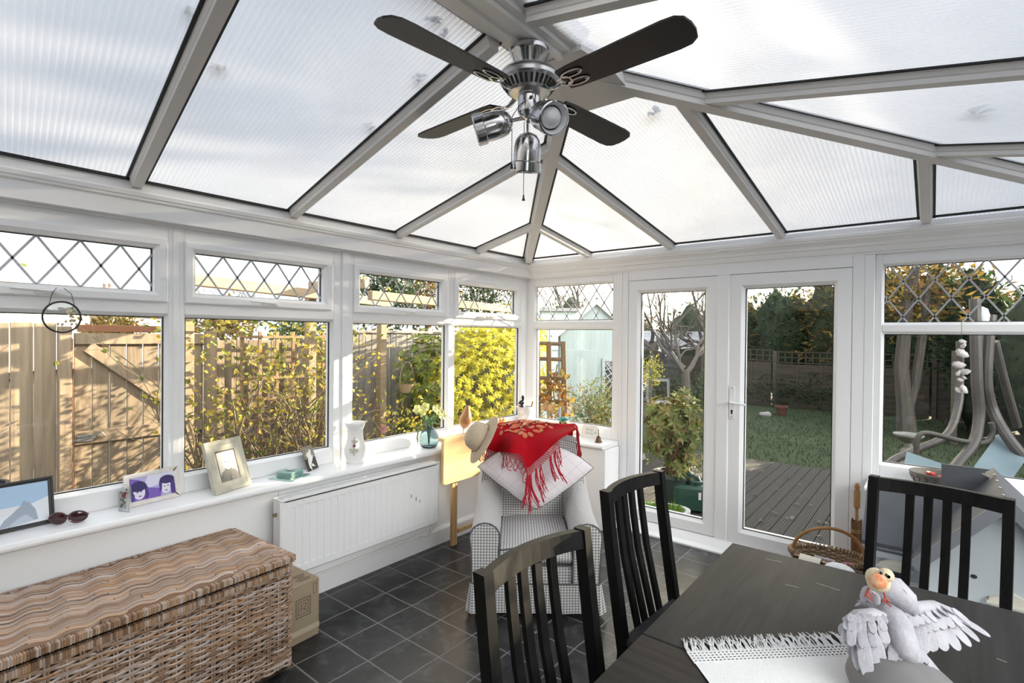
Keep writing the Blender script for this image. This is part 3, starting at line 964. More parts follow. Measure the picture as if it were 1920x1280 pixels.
# ---- cardboard carton behind the chest
CARD = mat('brown_cardboard', (.36,.28,.19), .85, col2=(.32,.245,.165), scale=6)
carton = thing('cardboard_box', 'brown cardboard carton on the floor between the wicker chest and the radiator', 'box', (.335, -2.505, 0), R_(3))
b = MB(); b.box((0, 0, .15), (.27, .17, .30), .003); b.build('carton_body', CARD, carton)
b = MB(); b.box((0.1355, 0, .055), (.001, .172, .028)); b.build('parcel_tape', mat('clear_brown_tape', (.50,.42,.30), .3), carton)
b = MB()
INKB = mat('brown_print_ink', (.12,.09,.06), .8)
for k in range(5):
    b.box((.035+k*.017, .02, .3008), (.006, .08-(k % 3)*.02, .001))
b.build('printed_lines', INKB, carton)
b = MB()
def pr_ring(b, mp, u0, u1, v0, v1, t):
    b.ring(u0, u1, v0, v1, [(0, 0), (0, .0008), (t, .0008), (t, 0)], mp)
mpc = lambda u, v, w: Vector((.1352+w, u, v))
pr_ring(b, mpc, -.05, .035, .13, .225, .004); pr_ring(b, mpc, -.037, .022, .145, .21, .003)
b.tube([mpc(-.02, .16, .001), mpc(-.02, .195, .001), mpc(.008, .195, .001), mpc(.008, .178, .001), mpc(-.008, .172, .001), mpc(.010, .158, .001)], .0022, 4)
pr_ring(b, mpc, .05, .07, .225, .28, .0025)
b.build('printed_emblem', INKB, carton)

# ---- folded birch table hooked beside the radiator
BIRCH = wood_mat('pale_birch_wood', (.60,.40,.20), (.72,.53,.30), 1, 7, .4, bump=.05)
BIRCHV = wood_mat('birch_leg_wood', (.50,.30,.13), (.62,.41,.20), 2, 7, .45, bump=.05)
fold = thing('folding_table', 'pale birch folding table with rounded corners folded down between radiator and armchair', 'table', (.20, -1.0, 0))
# its hanging leaf stands in a plane facing the room
b = MB()
def rrect(u0, u1, v0, v1, r, n=5):
    pts = []
    for (cu, cv, a0) in ((u1-r, v0+r, -90), (u1-r, v1-r, 0), (u0+r, v1-r, 90), (u0+r, v0+r, 180)):
        for k in range(n+1):
            a = R_(a0+90*k/n); pts.append((cu+math.cos(a)*r, cv+math.sin(a)*r))
    return pts
mpf = lambda u, v, w: Vector((w, u, v))
b.prism(rrect(-.27, .38, .49, .825, .025), -.012, .012, mpf); b.build('leaf', BIRCH, fold)
b = MB(); b.box((-.03, .05, .815), (.05, .64, .03), .008); b.build('top_rail', BIRCH, fold)
b = MB(); b.box((-.025, -.135, .245), (.022, .036, .49), .003); b.build('leg', BIRCHV, fold)
b = MB(); b.box((-.025, -.105, .245), (.022, .020, .49), .003); b.build('leg', BIRCHV, fold)
b = MB(); b.box((-.025, .26, .245), (.022, .036, .49), .003); b.build('leg', BIRCHV, fold)
b = MB(); b.box((-.025, .08, .10), (.018, .33, .034), .003); b.build('stretcher', BIRCHV, fold)

# ---- armchair
GING = gingham_mat('grey_gingham', .0165, (.82,.80,.77), (.22,.22,.235))
PIPE = mat('charcoal_piping', (.10,.10,.11), .8)
AC = Vector((1.015, -1.255, 0)); AC_RZ = R_(38.4)
arm = thing('armchair', 'grey and white gingham armchair with skirted base and dark piping in the corner', 'armchair', AC, AC_RZ)
AM = Matrix.Translation(AC) @ Matrix.Rotation(AC_RZ, 4, 'Z')
HW, FY, RY_ = .37, -.39, .39
def arm_section(sgn, y):
    """cross section of an arm at depth y : list of (x,z) going up the outside, over the roll, down inside"""
    t = (y-FY)/(RY_-FY)
    top = .530+.17*max(0, (t-.35)/.65)**1.5
    xo = HW; w = .165
    pts = []
    pts.append((xo-.012, .195)); pts.append((xo-.010, .30)); pts.append((xo-.004, top-.13))
    r = w/2
    for k in range(9):
        a = math.pi*k/8
        pts.append((xo-r+math.cos(a)*r*1.03, top-.082+math.sin(a)*.082))
    pts.append((xo-w+.006, top-.15)); pts.append((xo-w+.004, .195))
    return [(sgn*x, z) for x, z in pts]
for sgn in (-1, 1):
    b = MB()
    sec = len(arm_section(1, 0))
    def f(u, v, sgn=sgn):
        y = lerp(FY+.012, RY_-.04, u); s = arm_section(sgn, y)
        q = v*(sec-1); i = min(int(q), sec-2); fr = q-i
        return Vector((lerp(s[i][0], s[i+1][0], fr), y, lerp(s[i][1], s[i+1][1], fr)))
    b.grid(f, 12, sec-1, .72, .93)
    o = b.build('arm', GING, arm, 70, recalc=True)
    # rounded front panel
    s = arm_section(sgn, FY+.012)
    b = MB()
    vs = [Vector((x, FY+.004, z)) for x, z in s]
    b.add(vs, [tuple(range(len(vs)))]); vs2 = [Vector((x, FY+.012, z)) for x, z in s]
    n = len(s); b.add(vs+vs2, [(i, i+1, n+i+1, n+i) for i in range(n-1)])
    b.build('arm_front', GING, o, recalc=True)
    b = MB(); b.tube([Vector((x, FY+.006, z)) for x, z in s], .0048, 6); b.build('piping', PIPE, o)
# seat base, cushion
b = MB(); b.box((0, 0.0, .215), (2*HW-.30, .74, .13), .012)
b.build('seat_base', GING, arm)
b = MB()
SW = 2*HW-.335
def seatf(u, v):
    # v goes from the rear along the top, round the front and back underneath
    x = (u-.5)*SW; cr = .018*math.cos((u-.5)*math.pi)
    if v < .7:
        t = v/.7; y = lerp(.22, FY+.035, t); return Vector((x, y, .378+cr+.012*math.sin(t*math.pi)))
    if v < .85:
        t = (v-.7)/.15; return Vector((x, FY+.035-.028*math.sin(t*math.pi), lerp(.378+cr, .285, t)))
    t = (v-.85)/.15; return Vector((x, lerp(FY+.035, .22, t), .285))
b.grid(seatf, 14, 30, SW, 1.2)
cu = b.build('seat_cushion', GING, arm, 60)
b = MB()
b.tube([(x*SW/10-SW/2, FY+.018, .373+.018*math.cos((x/10-.5)*math.pi)) for x in range(11)], .0045, 6)
b.tube([(x*SW/10-SW/2, FY+.018, .289) for x in range(11)], .0045, 6)
for s_ in (-1, 1): b.tube([(s_*SW/2, FY+.018, .373), (s_*SW/2, FY+.03, .378), (s_*SW/2, .2, .383)], .0045, 6)
b.tube([(x*(2*HW-.02)/10-HW+.01, FY+.0, .192) for x in range(11)], .0045, 6)
b.build('seat_piping', PIPE, cu)
# back with rounded top
b = MB()
def backf(u, v):
    an = (u-.5)*2
    x = an*.345*(1-.10*max(0, v-.55)/.45)
    z = lerp(.30, .885-.035*abs(an)**3, v)
    rec = lerp(.16, .275, v)
    y = rec-.035*math.cos(an*math.pi/2)*math.sin(min(1, v*1.05)*math.pi)-.02*abs(an)**4
    return Vector((x, y, z))
b.grid(backf, 16, 16, .7, .62)
def backtop(u, v):
    p = backf(u, 1); a = v*math.pi/2
    q = Vector((p.x, p.y+.10*math.sin(a)*1.0, p.z+.028*math.sin(v*math.pi)))
    return q
b.grid(backtop, 16, 6, .7, .16)
def backrear(u, v):
    p = backtop(u, 1); return Vector((p.x*(1+.05*v), lerp(p.y, .39, v), lerp(p.z, .21, v)))
b.grid(backrear, 16, 8, .7, .65)
for sgn in (0, 1):
    def side(u, v, sgn=sgn):
        p = backf(sgn, u); q = backrear(sgn, 1-u); return p.lerp(q, v)
    b.grid(side, 16, 6, .6, .14)
b.build('backrest', GING, arm, 70, recalc=True)
# skirt with corner pleats
b = MB()
def skirt_pt(s, v):
    per = [(-HW, RY_), (-HW, FY), (HW, FY), (HW, RY_)]
    L = [RY_-FY, 2*HW, RY_-FY]; tot = sum(L); d = s*tot
    for i in range(3):
        if d <= L[i]+1e-9:
            t = d/L[i]; p = Vector((lerp(per[i][0], per[i+1][0], t), lerp(per[i][1], per[i+1][1], t), 0)); break
        d -= L[i]
    nrm = [(-1, 0, 0), (0, -1, 0), (1, 0, 0)][i]
    edge = min(t, 1-t)*L[i]
    fl = (.014+.016*math.exp(-(edge/.05)**2))*v+.003*math.sin(s*70)*v
    return p+Vector(nrm)*fl+Vector((0, 0, lerp(.194, .035, v)))
b.grid(skirt_pt, 96, 5, 2.3, .18)
b.build('skirt', GING, arm, 50)
for (x, y) in ((-.32, -.34), (.32, -.34), (-.32, .33), (.32, .33)):
    b = MB(); b.box((x, y, .045), (.045, .045, .09), .004); b.build('foot', BIRCHV, arm)

# ---- pillow (square, set on its corner)
def pillow_mat():
    m, t = new_mat('white_check_cotton'); N = NT(t)
    uv = N.n('ShaderNodeUVMap', uv_map='UVMap'); sp = N.n('ShaderNodeSeparateXYZ', {0: uv.outputs[0]})
    def ln(a): return N.math('LESS_THAN', N.math('ABSOLUTE', N.math('SUBTRACT', N.math('FRACT', N.math('DIVIDE', a, .098)), .5)), .010)
    g = N.math('MAXIMUM', ln(sp.outputs[0]), ln(sp.outputs[1]))
    col = N.mix(g, (.79,.73,.75,1), (.48,.44,.46,1))
    ns = N.n('ShaderNodeTexNoise', {'Vector': uv.outputs[0], 'Scale': 7.0, 'Detail': 2.0})
    b = N.n('ShaderNodeBump', {'Height': ns.outputs[0], 'Strength': .45, 'Distance': .03})
    p = N.n('ShaderNodeBsdfPrincipled', {'Base Color': col, 'Roughness': .9, 'Normal': b.outputs[0], 'Specular IOR Level': .2})
    o = N.n('ShaderNodeOutputMaterial'); t.links.new(p.outputs[0], o.inputs[0]); return m
PC = AM @ Vector((.012, .065, .735))
pillow = thing('pillow', 'white checked square pillow set on its corner in the gingham armchair', 'cushion', PC, AC_RZ)
PS = .52
pm1, pm2 = Matrix.Rotation(R_(-20), 4, 'X'), Matrix.Rotation(R_(45), 4, 'Y')
class _PM:
    def __matmul__(s, p):
        q = pm2 @ p
        q.z = .165*math.tanh(q.z/.175) if q.z > 0 else -.33*math.tanh(-q.z/.35)
        q.x *= 1.02
        return pm1 @ q
pm = _PM()
b = MB()
def pil(side):
    def f(u, v):
        a, c = (u-.5)*2, (v-.5)*2
        e = (1-abs(a)**2.6)*(1-abs(c)**2.6)
        th = .078*max(0, e)**.45
        shr = 1-.07*(1-abs(a))*abs(c)**3-.0*(1-abs(c))
        shr2 = 1-.07*(1-abs(c))*abs(a)**3
        return pm @ Vector((a*PS/2*shr2, side*th+.004*math.sin(a*9+c*5)*e, c*PS/2*shr))
    return f
b.grid(pil(-1), 26, 26, PS, PS); b.grid(pil(1), 26, 26, PS, PS)
b.build('pillow_cover', pillow_mat(), pillow, 80, recalc=True)
b = MB()
edge = []
for (c0, c1) in (((-1, -1), (1, -1)), ((1, -1), (1, 1)), ((1, 1), (-1, 1)), ((-1, 1), (-1, -1))):
    for k in range(12):
        t = k/12; a, c = lerp(c0[0], c1[0], t), lerp(c0[1], c1[1], t)
        shr = 1-.07*(1-abs(a))*abs(c)**3; shr2 = 1-.07*(1-abs(c))*abs(a)**3
        edge.append(pm @ Vector((a*PS/2*shr2, 0, c*PS/2*shr)))
b.tube(edge, .0032, 5, closed=True); b.build('piping', PIPE, pillow)
# ================================================================== SHAWL, HAT, THINGS ON THE WINDOW BOARDS
def ray_px(x, y): return (AX_R*(x-960)+AX_U*-(y-640)+_f*F_PX)
def on_plane(x, y, p0, n):
    d = ray_px(x, y); p0 = Vector(p0); n = Vector(n)
    return CAM+d*((p0-CAM).dot(n)/d.dot(n))
def on_z(x, y, z): return on_plane(x, y, (0, 0, z), (0, 0, 1))
def on_x(x, y, X): return on_plane(x, y, (X, 0, 0), (1, 0, 0))
def on_y(x, y, Y): return on_plane(x, y, (0, Y, 0), (0, 1, 0))
def to_px(p):
    q = Vector(p)-CAM; k = q.dot(_f); return (960+F_PX*q.dot(AX_R)/k, 640-F_PX*q.dot(AX_U)/k)
AR = AM.to_3x3()
def plane_back(yl): return (AM @ Vector((0, yl, .8)), AR @ Vector((0, 1, 0)))
PILLOW_P = (AM @ Vector((0, -.085, .70)), AR @ Vector((0, -math.cos(R_(20)), math.sin(R_(20)))))
TOPP, LIPP, BFRONT = plane_back(.335), plane_back(.20), plane_back(.15)
RED = mat('red_shawl_cloth', (.42,.002,.010), .85, col2=(.34,.001,.007), scale=5, spec=.15)
shawl = thing('shawl', 'red embroidered shawl with long fringe draped over the gingham armchair back', 'shawl', AC, AC_RZ)
IAM = AM.inverted()
colsp = [((906,806),(902,816),(897,832),BFRONT), ((926,796),(920,809),(912,839),BFRONT), ((945,791),(942,806),(930,846),BFRONT), ((965,788),(961,805),(953,847),PILLOW_P),
         ((980,786),(976,804),(978,853),PILLOW_P), ((992,787),(988,804),(988.5,875),PILLOW_P), ((1010,789),(1008,804),(1006,862),PILLOW_P), ((1030,792),(1030,804),(1029,841),PILLOW_P),
         ((1052,795),(1054,803),(1052,820),PILLOW_P), ((1077,796),(1078,800),(1079,805),BFRONT)]
cols = [[IAM @ on_plane(*a, *TOPP), IAM @ on_plane(*l, *LIPP), IAM @ on_plane(*w, *pl)] for a, l, w, pl in colsp]
def cat_(p, t):
    n = len(p)-1; x = t*n; i = min(int(x), n-1); f = x-i
    p0, p1, p2, p3 = p[max(i-1, 0)], p[i], p[i+1], p[min(i+2, n)]
    return .5*((2*p1)+(p2-p0)*f+(2*p0-5*p1+4*p2-p3)*f*f+(3*p1-p0-3*p2+p3)*f**3)
def shp(u, v):
    a, l, w = cat_([c[0] for c in cols], u), cat_([c[1] for c in cols], u), cat_([c[2] for c in cols], u)
    if v < .3:
        t = v/.3; p = a.lerp(l, t); p.z += .016*math.sin(math.pi*t)
    else:
        t = (v-.3)/.7; p = l.lerp(w, t); p.y -= .020+.036*math.sin(math.pi*t); p.z += .008*math.sin(t*math.pi)
    p.y -= .006*math.sin(u*37)*max(0, v-.2)
    return p
b = MB(); b.grid(shp, 54, 26, 1, 1); b.build('shawl_cloth', RED, shawl, 180)
def rearf(u, v):
    p = shp(u, 0); return p+Vector((0, .10*math.sin(v*math.pi/2), -.16*v**1.5+.01*math.sin(v*math.pi)))
b = MB(); b.grid(rearf, 40, 8); b.build('shawl_rear_fall', RED, shawl, 180)
# hanging right-hand corner over the side of the back
b = MB()
q0 = shp(1, 0)
def sidef(u, v):
    p = shp(1, u); return p+Vector((.012*math.sin(v*1.6)+.01*v, .0, -.02*v-.03*v*u))
b.grid(sidef, 8, 4); b.build('shawl_side_fall', RED, shawl, 180)
# fringe : knotted mesh and loose strands
rngf = random.Random(3)
FRG = mat('red_fringe_thread', (.46,.008,.022), .8, island=[(.36,.006,.016), (.52,.012,.03), (.44,.008,.02)])
b = MB()
def strand(p, dirn, L, wob, r=.0026, curl=0):
    pts = []; side = Vector((1, 0, 0)); k = 9; ph = rngf.uniform(0, 6); lean = rngf.uniform(-.25, .25)
    for i in range(k+1):
        t = i/k
        pts.append(p+dirn*(L*t)+side*(wob*math.sin(ph+t*5)*t+lean*L*t*.5+curl*L*math.sin(t*math.pi*.9)*t)+Vector((0, -.006-.004*rngf.random(), 0)))
    b.tube(pts, r, 5)
pn = Vector((0, -math.cos(R_(20)), math.sin(R_(20))))
down_p = Vector((0, -math.sin(R_(20)), -math.cos(R_(20))))
def knots(us, dn, rows=2, w=.011):
    for r in range(rows):
        for i, u in enumerate(us[:-1]):
            a = shp(us[i], 1)+dn*(.016*r)+Vector((0, -.007, 0)); c = shp(us[i+1], 1)+dn*(.016*(r+1))+Vector((0, -.007, 0))
            a2 = shp(us[i+1], 1)+dn*(.016*r)+Vector((0, -.007, 0)); c2 = shp(us[i], 1)+dn*(.016*(r+1))+Vector((0, -.007, 0))
            b.tube([a, c], .0019, 4); b.tube([a2, c2], .0019, 4)
us = [.02+.30*k/12 for k in range(13)]
dn_b = Vector((0, -.02, -1)).normalized()
knots(us, dn_b, 1)
for u in us:
    for q in range(2): strand(shp(u, 1)+dn_b*.014, dn_b, rngf.uniform(.05, .11), .008, curl=rngf.uniform(-.3, .3))
us = [.34+.20*k/10 for k in range(11)]
knots(us, down_p, 2)
for i, u in enumerate(us):                    # loops left of the point
    p = shp(u, 1)+down_p*.03+Vector((0, -.008, 0)); w = rngf.uniform(.016, .03); L = rngf.uniform(.05, .075)
    b.tube([p+Vector((math.sin(t*math.pi)*w*(1-2*(i % 2)), 0, 0))+down_p*(L*math.sin(t*math.pi*.5+.0)) for t in [k/10 for k in range(11)]], .0026, 5)
us = [.545+.33*k/20 for k in range(21)]
knots(us, down_p, 3)
# bunches of long strands
for (u, L, n, ln) in ((.555, .20, 9, -.15), (.575, .23, 9, .05), (.60, .21, 8, .28), (.66, .20, 7, .25), (.70, .17, 6, .2), (.79, .18, 7, .3), (.83, .20, 7, .35), (.86, .12, 5, .1)):
    for q in range(n):
        p = shp(u+rngf.uniform(-.012, .012), 1)+down_p*.045+Vector((0, -.009, 0))
        ph = rngf.uniform(0, 6); LL = L*rngf.uniform(.7, 1); wv = rngf.uniform(.004, .012)
        pinch = rngf.uniform(-.008, .008)
        b.tube([p+down_p*(LL*t)+Vector((ln*LL*t*t*.9+pinch*math.sin(t*4)+wv*math.sin(ph+t*6)*t, -.004*math.sin(t*5+ph), 0)) for t in [k/10 for k in range(11)]], .0024, 5)
b.build('fringe', FRG, shawl, 180); b = MB()
for k in range(18):                          # fringe down the right side of the chair
    t = k/17
    p = shp(1, t)+Vector((.014, -.004, -.03)); LL = rngf.uniform(.13, .20)
    ph = rngf.uniform(0, 6)
    b.tube([p+Vector((.012*math.sin(ph+s*4)*s+.012*s, 0, -LL*s)) for s in [k2/8 for k2 in range(9)]], .0026, 5)
b.build('side_fringe', FRG, shawl, 180)
# embroidery : scalloped fans of petals
EM = [mat('orange_embroidery', (.66,.09,.03), .6), mat('gold_embroidery', (.50,.30,.10), .55), mat('coral_embroidery', (.66,.13,.07), .6), mat('green_embroidery', (.03,.14,.07), .6), mat('pale_pink_embroidery', (.72,.36,.26), .6), mat('maroon_embroidery', (.16,.004,.012), .6)]
b = MB()
def petal(u, v, L, W, ang, mi, lift=.003):
    b.cur = mi
    c = shp(u, v); du = (shp(min(1, u+.01), v)-shp(max(0, u-.01), v)).normalized(); dv = (shp(u, min(1, v+.02))-shp(u, max(0, v-.02))).normalized()
    n = du.cross(dv).normalized()
    if n.y > 0: n = -n
    if abs(n.z) > abs(n.y) and n.z < 0: n = -n
    d = du*math.cos(ang)+dv*math.sin(ang); e = n.cross(d)
    pts = [c+n*lift+d*(L*.5*math.cos(a))+e*(W*.5*math.sin(a)) for a in [2*math.pi*k/12 for k in range(12)]]
    b.poly(pts)
def fan(u, v, a0, a1, n, R, L, W, ring=True):
    for k in range(n):
        a = lerp(a0, a1, k/max(1, n-1))
        c = shp(u, v); 
        uu = u+math.cos(a)*R*1.75; vv = v+math.sin(a)*R*2.3
        petal(uu, vv, L*1.25, W*1.25, a, 1, .003); petal(uu, vv, L, W, a, 2 if k % 2 else 0, .0045); petal(uu, vv, L*.45, W*.22, a, 4, .006)
for k in range(34):
    u = .13+.68*k/33; petal(u, .10+.17*abs(math.sin(k*.5)), .03, .014, k*1.3, (1, 3, 0, 5, 2)[k % 5])
fan(.52, .20, -.2, math.pi+.2, 9, .10, .05, .026)
fan(.38, .16, .1, math.pi-.1, 5, .09, .04, .02); fan(.70, .14, .1, math.pi-.1, 5, .08, .04, .02)
fan(.22, .20, .1, math.pi-.1, 5, .08, .035, .018)
for (u, v, r) in ((.52, .17, .045), (.45, .12, .03), (.60, .12, .03), (.30, .16, .03), (.38, .1, .025), (.75, .1, .022)):
    for k in range(6): petal(u+math.cos(k*1.05)*r*.6, v+math.sin(k*1.05)*r*1.2, r*.8, r*.55, k*1.05, (2, 0, 4)[k % 3], .005)
    petal(u, v, r*.5, r*.5, 0, 1, .0065)
b.build('embroidery', EM, shawl)

# ---- straw hat
hat_c = AM @ Vector((-.395, .02, .835))
dep = (hat_c-CAM).dot(_f)
hp = CAM+ray_px(904, 822)*(dep/F_PX)
axis = (-AX_R*.82+AX_U*.49-_f*.20).normalized()
STRAW = mat('woven_straw', (.64,.52,.38), .85, col2=(.54,.42,.29), scale=160, bump=.5, bscale=220)
hat = thing('straw_hat', 'round straw sun hat propped on its side on the armchair back beside the shawl', 'hat', hp)
HM = Vector((0, 0, 1)).rotation_difference(axis).to_matrix().to_4x4()
b = MB()
prof = [(.165, -.012), (.150, -.004), (.120, .002), (.098, .006), (.094, .02), (.092, .045), (.084, .072), (.066, .092), (.040, .104), (.015, .108), (0, .1085)]
b.lathe(prof, 40, HM); b.lathe([(r*.985, z-.003) for r, z in prof], 40, HM)
b.lathe([(.165, -.012), (.164, -.016), (.1625, -.015)], 40, HM)
b.build('hat_crown_and_brim', STRAW, hat, 60)
b = MB(); b.tube([HM @ Vector((.0965*math.cos(a), .0965*math.sin(a), .012)) for a in [2*math.pi*k/36 for k in range(36)]], .0035, 6, closed=True)
for a in (0.2, 1.4, 2.6, 3.9, 5.1):
    b.ell(HM @ Vector((.100*math.cos(a), .100*math.sin(a), .012)), (.007, .007, .007), 8, 6)
b.build('cord_band', mat('plaited_cord', (.30,.22,.13), .8), hat)

# ---- left window board, from the near end to the corner ---------------------------------------------------
ZS = SILL_L
def board(name, label, cat, x, y, rz=0, group=None): return thing(name, label, cat, (x, y, ZS), R_(rz), group)
# frames stand facing the room (+x local), u along local y
def frame_geo(parent, w, h, t, bar, lean, matf, inner=None, z0=0):
    M = Matrix.Translation((0, 0, z0)) @ Matrix.Rotation(R_(-lean), 4, 'Y')
    mp = lambda u, v, q: M @ Vector((q, u, v))
    b = MB(); pf = [(0, -t/2), (0, t/2), (bar*.35, t/2), (bar*.5, t/2-.002), (bar*.75, t/2-.003), (bar, t/2-.006), (bar, -t/2)]
    b.ring(-w/2, w/2, 0, h, pf, mp)
    b.build('frame', matf, parent)
    b = MB(); b.prism([(-w/2+.004, .004), (w/2-.004, .004), (w/2-.004, h-.004), (-w/2+.004, h-.004)], -t/2, -t/2+.003, mp)
    b.build('backing', mat('black_card', (.015,.015,.016), .7), parent)
    return mp
def picture(parent, mp, q, shapes, mats, name='photograph'):
    """flat printed picture : list of (material index, polygon)"""
    b = MB()
    for i, (mi, pl) in enumerate(shapes):
        b.cur = mi
        b.add([mp(u, v, q+.00025*i) for u, v in pl], [tuple(range(len(pl)))])
    return b.build(name, mats, parent)
def ellp(cu, cv, ru, rv, n=18, a0=0, a1=360): return [(cu+math.cos(R_(a0+(a1-a0)*k/n))*ru, cv+math.sin(R_(a0+(a1-a0)*k/n))*rv) for k in range(n+(0 if a1-a0 == 360 else 1))]
def rc(u0, v0, u1, v1): return [(u0, v0), (u1, v0), (u1, v1), (u0, v1)]
def flat(name, c, r=.35): return mat(name, c, r, spec=.4)
# 1 digital photo frame
p = on_x(55, 978, -.045)
t_ = board('digital_photo_frame', 'black framed mountain snow picture at the near end of the window board', 'photo frame', -.045, -3.545, 4)
mp = frame_geo(t_, .31, .205, .018, .020, 10, mat('black_plastic', (.02,.02,.022), .4))
S = [(0, rc(-.137, .018, .137, .187)), (1, rc(-.137, .10, .137, .187)),
     (2, [(-.137, .018), (.137, .018), (.137, .12), (.08, .10), (.05, .085), (.0, .07), (-.05, .06), (-.137, .05)]),
     (3, [(-.03, .018), (.10, .03), (.092, .075), (.075, .105), (.055, .12), (.045, .10), (.02, .075), (-.01, .05)]),
     (4, [(.0, .018), (.09, .028), (.06, .06), (.03, .045)])]
picture(t_, mp, .004, S, [flat('picture_white', (.78,.80,.85)), flat('picture_sky_blue', (.42,.60,.82)), flat('picture_snow', (.80,.84,.90)), flat('picture_rock', (.36,.42,.52)), flat('picture_rock_dark', (.52,.58,.68))], 'screen')
# 2 sunglasses
sg = board('sunglasses', 'dark brown sunglasses lying folded on the window board', 'sunglasses', .015, -3.36, 62)
LENS = mat('brown_lens', (.045,.012,.016), .08, coat=.5); TORT = mat('tortoiseshell_frame', (.07,.02,.02), .2, coat=.6)
for s_ in (-1, 1):
    b = MB()
    def lensf(u, v, s_=s_):
        a = 2*math.pi*u; r = v
        x = s_*.036+math.cos(a)*.031*r; z = .027+math.sin(a)*.0235*r*(1-.1*math.cos(a)*s_)
        return Vector((x, -.004*(1-r*r)-.012*(1-((x)/.07)**2)+.012, z))
    b.grid(lensf, 24, 5, closeu=True); b.build('lens', LENS, sg, 180)
    b = MB(); b.tube([lensf(k/24, 1.0)+Vector((0, .001, 0)) for k in range(24)], .0042, 6, closed=True); b.build('rim', TORT, sg)
    b = MB(); b.tube([(s_*.066, .012, .034), (s_*.068, .022, .03), (s_*.045, .03, .018), (-s_*.02, .034+.004*s_, .012), (-s_*.05, .036+.004*s_, .008)], [.005, .006, .004, .0035, .003], 6, flat=.5); b.build('temple_arm', TORT, sg)
b = MB(); b.tube([(-.008, -.002, .036), (0, -.004, .039), (.008, -.002, .036)], .0035, 6); b.build('bridge', TORT, sg)
# 3 hinged glass trinket
tr = board('pressed_flower_ornament', 'small hinged leaded glass ornament with pressed flowers beside the white photo frame', 'ornament', -.015, -3.165)
GP = glass_mat('ornament_glass', (.90,.92,.91), 1.0)
for (a, nm) in ((72, 'front'), (-20, 'back')):
    M = Matrix.Rotation(R_(a-45), 4, 'Z')
    mp = lambda u, v, q, M=M: M @ Vector((q, u, v))
    b = MB(); b.ring(0, .062, 0, .098, [(0, -.002), (0, .002), (.003, .002), (.003, -.002)], mp); o = b.build('lead_frame', LEAD, tr)
    b = MB(); b.prism(rc(.002, .002, .060, .096), -.0012, .0012, mp); b.build('glass', GP, o)
    b = MB()
    for k in range(7): b.leaf(mp(.03+random.uniform(-.015, .015), .015+k*.011, .0016), mp(random.uniform(-.5, .5), 1, 0)-mp(0, 0, 0), mp(0, 0, 1), .018, .008)
    b.build('pressed_leaf', mat('pressed_foliage', (.08,.10,.08), .8, island=[(.06,.07,.06), (.10,.12,.09), (.25,.03,.03)]), o)
    b = MB()
    for k in range(5): b.leaf(mp(.03, .075, .002), mp(math.cos(k*1.26), math.sin(k*1.26), 0), mp(0, 0, 1), .011, .008)
    b.build('pressed_flower', mat('pressed_red_petal', (.30,.02,.03), .7), o)
# 4 white frame, two children in blue
wf = board('framed_photograph', 'white wooden photo frame with a purple-blue picture of two children', 'photo frame', -.052, -3.008, 7)
mp = frame_geo(wf, .245, .155, .018, .022, 12, mat('white_washed_wood', (.82,.79,.76), .5, col2=(.70,.65,.60), scale=18))
PB = [flat('picture_lilac', (.45,.42,.72)), flat('picture_violet_dark', (.07,.035,.22)), flat('picture_face_pale', (.78,.74,.84)), flat('picture_mid_violet', (.20,.11,.48)), flat('picture_light_band', (.70,.70,.86)), flat('picture_violet_deep', (.035,.018,.12))]
S = [(0, rc(-.100, .022, .100, .133)), (4, [(-.05, .07), (.100, .09), (.100, .133), (-.02, .133)]), (3, [(-.100, .022), (.03, .022), (.04, .06), (-.02, .075), (-.06, .12), (-.100, .133)]),
     (1, ellp(-.065, .075, .040, .042)), (2, ellp(-.064, .060, .026, .034)), (5, ellp(-.066, .088, .036, .024)), (1, [(-.10, .022), (-.094, .07), (-.084, .05), (-.088, .022)]), (1, [(-.045, .03), (-.034, .05), (-.028, .075), (-.022, .045), (-.03, .022)]), (5, ellp(-.072, .062, .004, .0025)), (5, ellp(-.056, .063, .004, .0025)), (3, ellp(-.062, .042, .007, .003)),
     (1, ellp(.062, .080, .036, .040)), (2, ellp(.056, .062, .024, .033)), (5, ellp(.064, .098, .034, .021)), (1, [(.080, .022), (.076, .06), (.086, .09), (.099, .07), (.099, .022)]), (1, [(.026, .045), (.030, .09), (.04, .085), (.036, .05)]), (5, ellp(.050, .066, .004, .0025)), (5, ellp(.066, .067, .004, .0025)), (3, ellp(.056, .044, .007, .003)), (3, [(-.02, .022), (.03, .022), (.02, .036), (-.01, .034)])]
picture(wf, mp, .004, S, PB)
for (u, v) in ((.108, .012), (.108, .143)):
    b = MB(); b.bar(mp(u-.010, v-(.010 if v > .1 else -.010), .0075), mp(u+.010, v+(.010 if v > .1 else -.010), .0075), .005, .003, (1, 0, 0))
    b.build('open_mitre', mat('dark_bare_wood', (.10,.05,.03), .8), wf)
